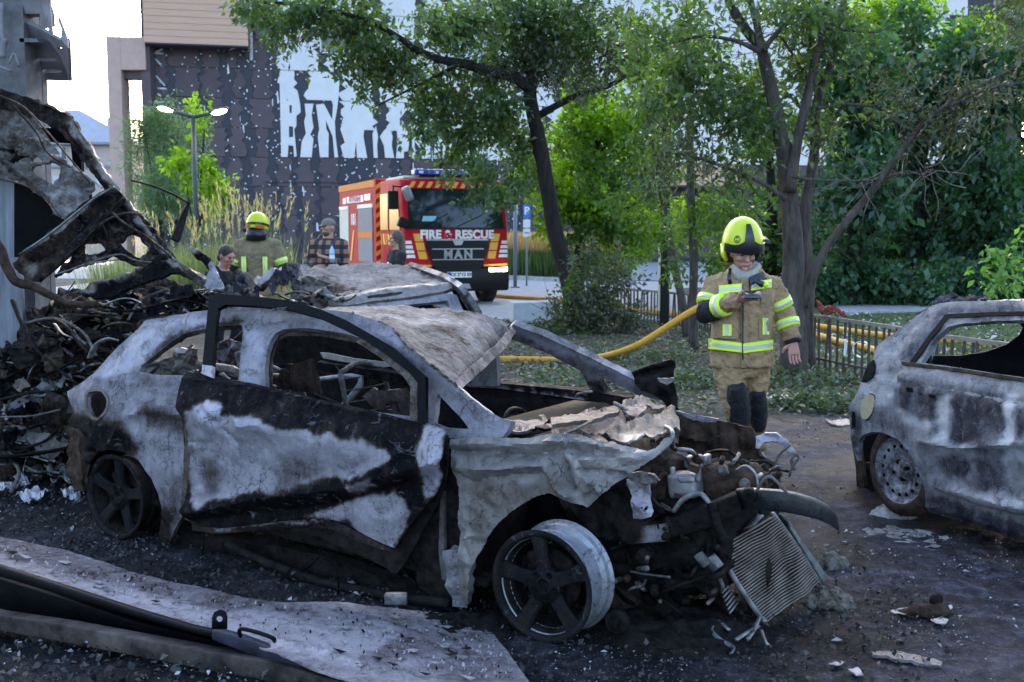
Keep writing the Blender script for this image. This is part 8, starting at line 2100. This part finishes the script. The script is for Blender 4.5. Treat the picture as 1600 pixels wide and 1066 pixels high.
fence('fence', 'low rusty iron fence right of the firefighter, running behind the right hand car', [(3.50, 13.6), (3.62, 13.1), (4.04, 11.45), (4.17, 10.4), (4.45, 9.5), (4.9, 8.3)], .69, .125, 1)
# white ring and tag on it
rp_ = P(1346, 546, 12.15)
single('white_ring', xf(lathe([(-.03, .085), (-.03, .095), (.03, .095), (.03, .085)], 26, closed=True), Matrix.Translation(rp_) @ Matrix.Rotation(rad(-35), 4, 'Z')), M_wht, 'white plastic ring hanging on the rusty iron fence', 'ring')
a = P(1320, 530, 12.3); b_ = P(1320, 556, 12.3)
single('white_strap', tube([a, (a + b_) / 2 + Vector((.01, 0, 0)), b_, b_ + Vector((.05, 0, .0))], .022, 6, 3, .4), M_wht, 'white plastic strap hanging beside the white ring on the fence', 'strap')
# hoses
M_hose = plain('yellow_hose', (.62, .29, .018), .6, 0, .2, 22, .003, 160)
def hose(label, pts, r=.037): return single('hose', tube(pts, r, 12, 8, 1, .06), M_hose, label, 'hose', 'yellow fire hoses')
g0 = [G(x, y, .04) for x, y in ((640, 556), (700, 558), (775, 561), (840, 562), (890, 563))]
hose('yellow fire hose rising from the ground to the firefighter\'s elbow', g0 + [P(930, 559, 13.9), P(965, 551, 13.6), P(1000, 537, 13.4), P(1040, 512, 13.3), P(1085, 484, 13.2), P(1125, 468, 13.2), P(1180, 490, 13.2), P(1240, 530, 13.0), G(1260, 575, .05)], .040)
hose('yellow fire hose lying on the paving from the fire engine to the fence', [G(x, y, .075) for x, y in ((760, 461), (790, 464), (840, 467), (880, 470), (930, 476), (980, 483), (1040, 489), (1100, 493), (1180, 500))], .055)
hose('upper yellow hose lying on the grass behind the rusty fence', [G(x, y, .10) for x, y in ((1240, 508), (1275, 510), (1320, 517), (1390, 526), (1450, 530), (1530, 536), (1620, 546))], .055)
hose('lower yellow hose lying behind the rusty fence beside the white ring', [G(x, y, .09) for x, y in ((1250, 520), (1280, 525), (1310, 534), (1340, 541), (1362, 546), (1380, 552))], .05)
# double street lamp
Yl = 24.0
lp = Thing('street_lamp', 'dark street lamp with two lit heads in front of the patterned facade', 'lamp', (P(302, 366, Yl).x, Yl, 0))
M_pole = plain('dark_lamp_paint', (.035, .05, .055), .5, .3, .3, 6)
M_lit = glossy('lit_lamp_glass', (.9, .85, .7), .3, emit=((1.0, .86, .55), 9.0))
top = P(302, 183, Yl)
lp.part('pole', tube([Vector((top.x, Yl, 0)), top], .055, 12, 1), M_pole, world=True)
for hx_, hy_ in ((263, 172), (339, 176)):
    e = P(hx_, hy_, Yl)
    lp.part('arm', tube([top, top.lerp(e, .5) + Vector((0, 0, -.0)), e], [.045, .04, .035], 8, 3), M_pole, world=True)
    dr = (e - top).normalized()
    s = 1 if e.x > top.x else -1
    Mx = Matrix.Translation(lp.I @ (e + dr * .06)) @ Matrix.Rotation(-s * rad(14), 4, 'Y')
    hd_ = lp.part('lamp_head', xf(box(-.20, .20, -.13, .13, .012, .07), Mx), M_pole, mods=[bevel(.03)])
    lp.part('lamp_glass', xf(ell((0, 0, 0), .17, .11, .055, 16, 8), Mx @ Matrix.Translation((0, -.04, .0))), M_lit, parent=hd_)
pl_ = Thing('park_lamp', 'slim black park lamp post behind the thin trees', 'lamp', (G(1037, 512).x, G(1037, 512).y, 0))
yq = pl_.o.location.y
pl_.part('post', box(-.075, .075, -.06, .06, 0, 3.6), M_blk, smooth=False)
pl_.part('pale_strip', box(-.105, -.077, -.05, .05, .3, 1.5), M_cream, smooth=False)
pl_.part('lamp_cap', box(-.16, .16, -.16, .16, 3.6, 3.72), M_blk, smooth=False)
# concrete block
M_conc = plain('pale_concrete', (.42, .42, .43), .9, 0, .2, 6, .003, 60)
cb = Thing('concrete_block', 'pale concrete block seat left of the leaning tree', 'block', (G(836, 506).x, 20.2, 0), rad(9))
cb.part('block', box(-.44, .44, -.2, .45, 0.02, .40), M_conc, mods=[bevel(.012)], smooth=False)
cb.part('plinth', box(-.38, .38, -.15, .4, 0, .03), M_soot, smooth=False)
# parking sign
sg = Thing('parking_sign', 'blue parking sign with white plates on a post behind the leaning tree', 'sign', (P(823, 366, 34).x, 34, 0))
sx0 = P(823, 366, 34).x
sg.part('post', tube([(sx0, 34.05, 0), (sx0, 34.05, P(823, 318, 34).z)], .03, 8, 1), M_chrome, world=True)
for nm, y0, y1, m_ in (('blue_plate', 320, 341, M_blue2 if False else plain('sign_blue', (.03, .18, .55), .4, 0, .05, 3)), ('white_plate', 343, 356, M_wht), ('white_plate', 357.5, 370, M_wht)):
    a, b_ = P(817.5, y1, 34), P(828.5, y0, 34)
    sg.part(nm, box(a.x, b_.x, 33.97, 34.0, a.z, b_.z), m_, world=True, smooth=False)
pz = P(823, 330, 34).z
text(sg, 'sign_letter', 'P', .32, Matrix(((1, 0, 0, 0), (0, 0, -1, -.034), (0, 1, 0, pz), (0, 0, 0, 1))), M_wht, .002, .01)
a = P(822, 364, 34).z
sg.part('arrow', box(-.07, .07, -.034, -.0305, a - .012, a + .012), M_blk, smooth=False)
sp = Thing('sign_post', 'grey metal post standing beside the blue parking sign', 'post', (P(805, 366, 33).x, 33, 0))
sp.part('pole', tube([(sp.o.location.x, 33, 0), (sp.o.location.x, 33, 2.9)], .06, 8, 1), M_shut, world=True)
sp.part('base_plate', box(-.14, .14, -.14, .14, 0, .07), M_shut, smooth=False)

# ------------------------------------------------------------------ things lying about
M_redcl = fabric('dark_red_cloth', (.24, .035, .025), .5)
vf, so = sheet([(1276, 470), (1290, 476), (1306, 482), (1324, 491), (1318, 493), (1300, 489), (1285, 487), (1278, 480)], planefit([(1276, 470, 13.0), (1324, 491, 12.6), (1290, 490, 12.7)]), res=2.5, dent=[(.06, 8)])
single('red_cloth', vf, M_redcl, 'dark red torn cloth caught on the fence beside the grey stems', 'cloth', mods=[solid(.02)])
def flatscrap(name, label, cat, o, mat, z=.03, group=None, dent=.02, th=.012):
    def fn(px, py):
        d = rays(px, py)
        return EYE + d * ((z - CZ) / d[..., 2])[..., None]
    vf, so = sheet(o, fn, res=2.5, dent=[(dent, 8)], base=.15)
    return single(name, vf, mat, label, cat, group, soot=so, mods=[solid(th)])
flatscrap('pale_plank', 'long pale plank on the ground right behind the firefighter\'s legs', 'plank', [(1190, 613), (1215, 615), (1252, 622), (1253, 627), (1225, 626), (1190, 619)], M_ashb, .05)
flatscrap('blue_scrap', 'small bright blue scrap on the leaf litter near the rusty fence', 'scrap', [(1300, 588), (1306, 590), (1311, 599), (1306, 599)], plain('blue_plastic', (.25, .40, .62), .4), .05)
flatscrap('ash_board', 'flat grey board on the wet asphalt left of the right hand car', 'board', [(1290, 655), (1325, 656), (1332, 662), (1312, 665), (1300, 662)], M_ash2, .02)
sb = Thing('charred_shoe', 'charred shoe like lump lying on the ash at lower right', 'lump', (G(1450, 965).x, G(1450, 965).y, 0))
zz = sb.o.location
sb.part('sole', join(ell((-.02, 0, .03), .075, .04, .03), ell((.045, .0, .035), .045, .035, .035), ell((-.09, .01, .018), .05, .03, .016)), M_rust, mods=[remesh(.006, 3), crease(.016, .03)])
sb.part('upper', ell((.035, .01, .075), .028, .024, .028), M_char, mods=[crease(.012, .03)])
for o, nm, lab in (([(1391, 955), (1405, 948), (1424, 950), (1418, 958), (1398, 960)], 'ash_flake', 'white flake left of the charred shoe like lump'), ([(1454, 968), (1470, 964), (1482, 970), (1478, 976), (1462, 975)], 'ash_flake', 'white flake under the right end of the charred shoe like lump'), ([(1470, 952), (1486, 945), (1489, 949), (1478, 956)], 'ash_flake', 'white flake pointing up right of the charred lump'), ([(1325, 1048), (1340, 1045), (1349, 1056), (1338, 1058)], 'ash_flake', 'pale flake at the bottom edge right of centre'), ([(1295, 1036), (1306, 1032), (1319, 1036), (1308, 1041)], 'ash_flake', 'pale flake just above the one at the bottom edge')):
    flatscrap(nm, lab, 'flake', o, M_ashb, .025, 'pale flakes on the ash', .012, .004)
flatscrap('charred_lath', 'long grey charred lath lying on the black ground at lower right', 'lath', [(1362, 1015), (1400, 1020), (1472, 1036), (1470, 1041), (1410, 1032), (1364, 1020)], M_hoodu, .02)
def mound(name, label, cat, px, py, r, hh, mat, base, seed):
    g = G(px, py); V = []; Fs = []; n, m = 14, 28
    for i in range(n + 1):
        for k in range(m):
            a = 2 * math.pi * k / m; q = i / n
            p = Vector((g.x + math.cos(a) * r * q, g.y + math.sin(a) * r * q * .8, 0))
            p.z = hh * (1 - q * q) * (1 + .5 * noise.noise(p * 9 + Vector((seed, 0, 0)))) + .03 * noise.noise(p * 30) - .015
            V.append(p)
    for i in range(n):
        for k in range(m): Fs.append((i * m + k, (i + 1) * m + k, (i + 1) * m + (k + 1) % m, i * m + (k + 1) % m))
    return single(name, (V, Fs), mat, label, cat, soot=base)
M_ashh = burnt('pale_ash', white=(.48, .46, .44), mid=(.28, .25, .23), rust=(.17, .14, .11), spread=1.0, seed=55, bmp=.02, rough=(.8, .95), metal=0)
mound('ash_heap', 'pale crusty ash heap at the foot of the steel wheel', 'ash heap', 1397, 806, .16, .10, M_ashh, .2, 1)
mound('ash_heap', 'spill of white ash before the steel wheel heap', 'ash heap', 1385, 835, .34, .02, M_ashh, .25, 2)
mound('ash_heap', 'grey ash lump beside the radiator corner', 'ash heap', 1300, 885, .10, .09, M_ashh, .55, 3)
mound('ash_heap', 'rubbly ash heap under the radiator corner', 'ash heap', 1290, 940, .16, .08, M_ashh, .6, 4)
mound('cinder_heap', 'black cinder heap under the gearbox', 'cinder heap', 1050, 985, .45, .10, M_char, .9, 5)
mound('cinder_heap', 'black cinder heap between front rim and fallen gate', 'cinder heap', 720, 985, .3, .06, M_char, .9, 6)

# ------------------------------------------------------------------ litter one cannot count
def scatter(name, n, region, size, mat, tint, flatness=.35, z=.02, wr=.6, zamp=.03, dens=None):
    x = []; 
    pts = np.zeros((0, 2))
    xs = [p[0] for p in region]; ys = [p[1] for p in region]
    while len(pts) < n:
        q = np.c_[RNG.uniform(min(xs), max(xs), n * 2), RNG.uniform(min(ys), max(ys), n * 2)]
        q = q[inside(q[:, 0], q[:, 1], region)]
        if dens is not None:
            v = fbm(np.c_[q, np.zeros(len(q))], dens, 3, 2.0)
            q = q[RNG.random(len(q)) < np.clip(.35 + v * 1.3, .03, 1)]
        pts = np.r_[pts, q]
    pts = pts[:n]
    pos = np.c_[pts, z + zamp * RNG.random(n) ** 2]
    a = RNG.uniform(0, 2 * math.pi, n)
    d = np.c_[np.cos(a), np.sin(a), RNG.normal(0, flatness, n)]
    up = np.c_[RNG.normal(0, flatness, (n, 2)), np.ones(n)]
    s = size[0] + (size[1] - size[0]) * RNG.random(n) ** 2
    me = leaves_mesh(name, pos, d, up, s, s * wr, mat, np.clip(tint + RNG.normal(0, .28, n), 0, 1))
    o = bpy.data.objects.new(name, me); C.objects.link(o)
    return tag(o, kind='stuff')
L_litter = leafmat('fallen_leaf', (.045, .045, .032), (.17, .18, .125), .2)
L_litg = leafmat('fallen_green_leaf', (.035, .05, .028), (.115, .145, .075), .25)
M_chip = leafmat('pale_chip', (.09, .085, .09), (.44, .42, .44), .0, .7)
M_cind = leafmat('cinder_flake', (.003, .003, .0035), (.045, .04, .04), .0, .7)
R_e = [(-3, 10.0), (1.5, 9.9), (3.0, 9.7), (6.2, 9.4), (7.5, 13), (7.0, 22), (1.5, 21.5), (-4, 20)]
scatter('leaf_litter', 15000, R_e, (.04, .12), L_litter, .5, .35, .01, .5, .05)
scatter('leaf_litter', 7000, R_e, (.05, .13), L_litg, .5, .4, .01, .5, .06, .5)
for cx, cy, rr_, n in ((1285, 638, .55, 900), (1070, 600, .7, 900), (1000, 560, .8, 700), (870, 520, .8, 500), (1230, 600, .8, 900), (1500, 560, 1.2, 700), (930, 600, .9, 500)):
    g = G(cx, cy)
    ring = [(g.x + rr_ * math.cos(a), g.y + rr_ * .7 * math.sin(a)) for a in np.linspace(0, 2 * math.pi, 12)[:-1]]
    scatter('leaf_litter', n, ring, (.05, .12), L_litg, .6, .6, .02, .45, .13)
scatter('lawn_grass', 16000, [(3.9, 12.5), (4.5, 10.6), (7.5, 10.8), (9.5, 13), (10.5, 21.5), (5.2, 22.2), (4.2, 17)], (.05, .13), leafmat('lawn_blade', (.03, .06, .014), (.13, .19, .045), .35), .5, 2.2, .02, .18, .01)
scatter('white_litter', 900, [(3.9, 12.5), (4.5, 10.6), (7.5, 10.8), (9.5, 13), (10.5, 21.5), (5.2, 22.2), (4.2, 17)], (.04, .14), M_chip, .8, .4, .06, .7, .08)
R_n = [(-3.5, 6.4), (-2.4, 5.2), (-.9, 4.3), (.0, 3.2), (2.2, 3.2), (4.3, 5.0), (5, 9.6), (1.2, 9.8), (1.0, 6.0), (-1, 6.5), (-4.2, 8.4)]
scatter('ash_chips', 11000, R_n, (.004, .015), M_chip, .4, .5, .008, .7, .02, 1.2)
scatter('ash_chips', 420, R_n, (.02, .055), M_chip, .3, .4, .01, .6, .02, 1.2)
scatter('cinder_flakes', 16000, [(-4, 8.0), (-3.4, 5.6), (-1.2, 4.2), (-.3, 3.3), (1.5, 3.3), (2.0, 5.0), (.4, 6.4), (-3, 8.2)], (.006, .036), M_cind, .35, .9, .004, .7, .04)
scatter('cinder_flakes', 7000, R_n, (.005, .028), M_cind, .5, .8, .003, .7, .015, 1.2)

R_g = [(-3.2, 4.9), (-3.2, 2.9), (.2, 2.9), (-.2, 3.5), (-1.0, 3.95), (-2.0, 4.4)]
scatter('cinder_flakes', 5000, R_g, (.006, .05), M_cind, .45, .9, .004, .7, .05)
scatter('ash_chips', 900, R_g, (.004, .03), M_chip, .35, .6, .01, .7, .04, 2.0)
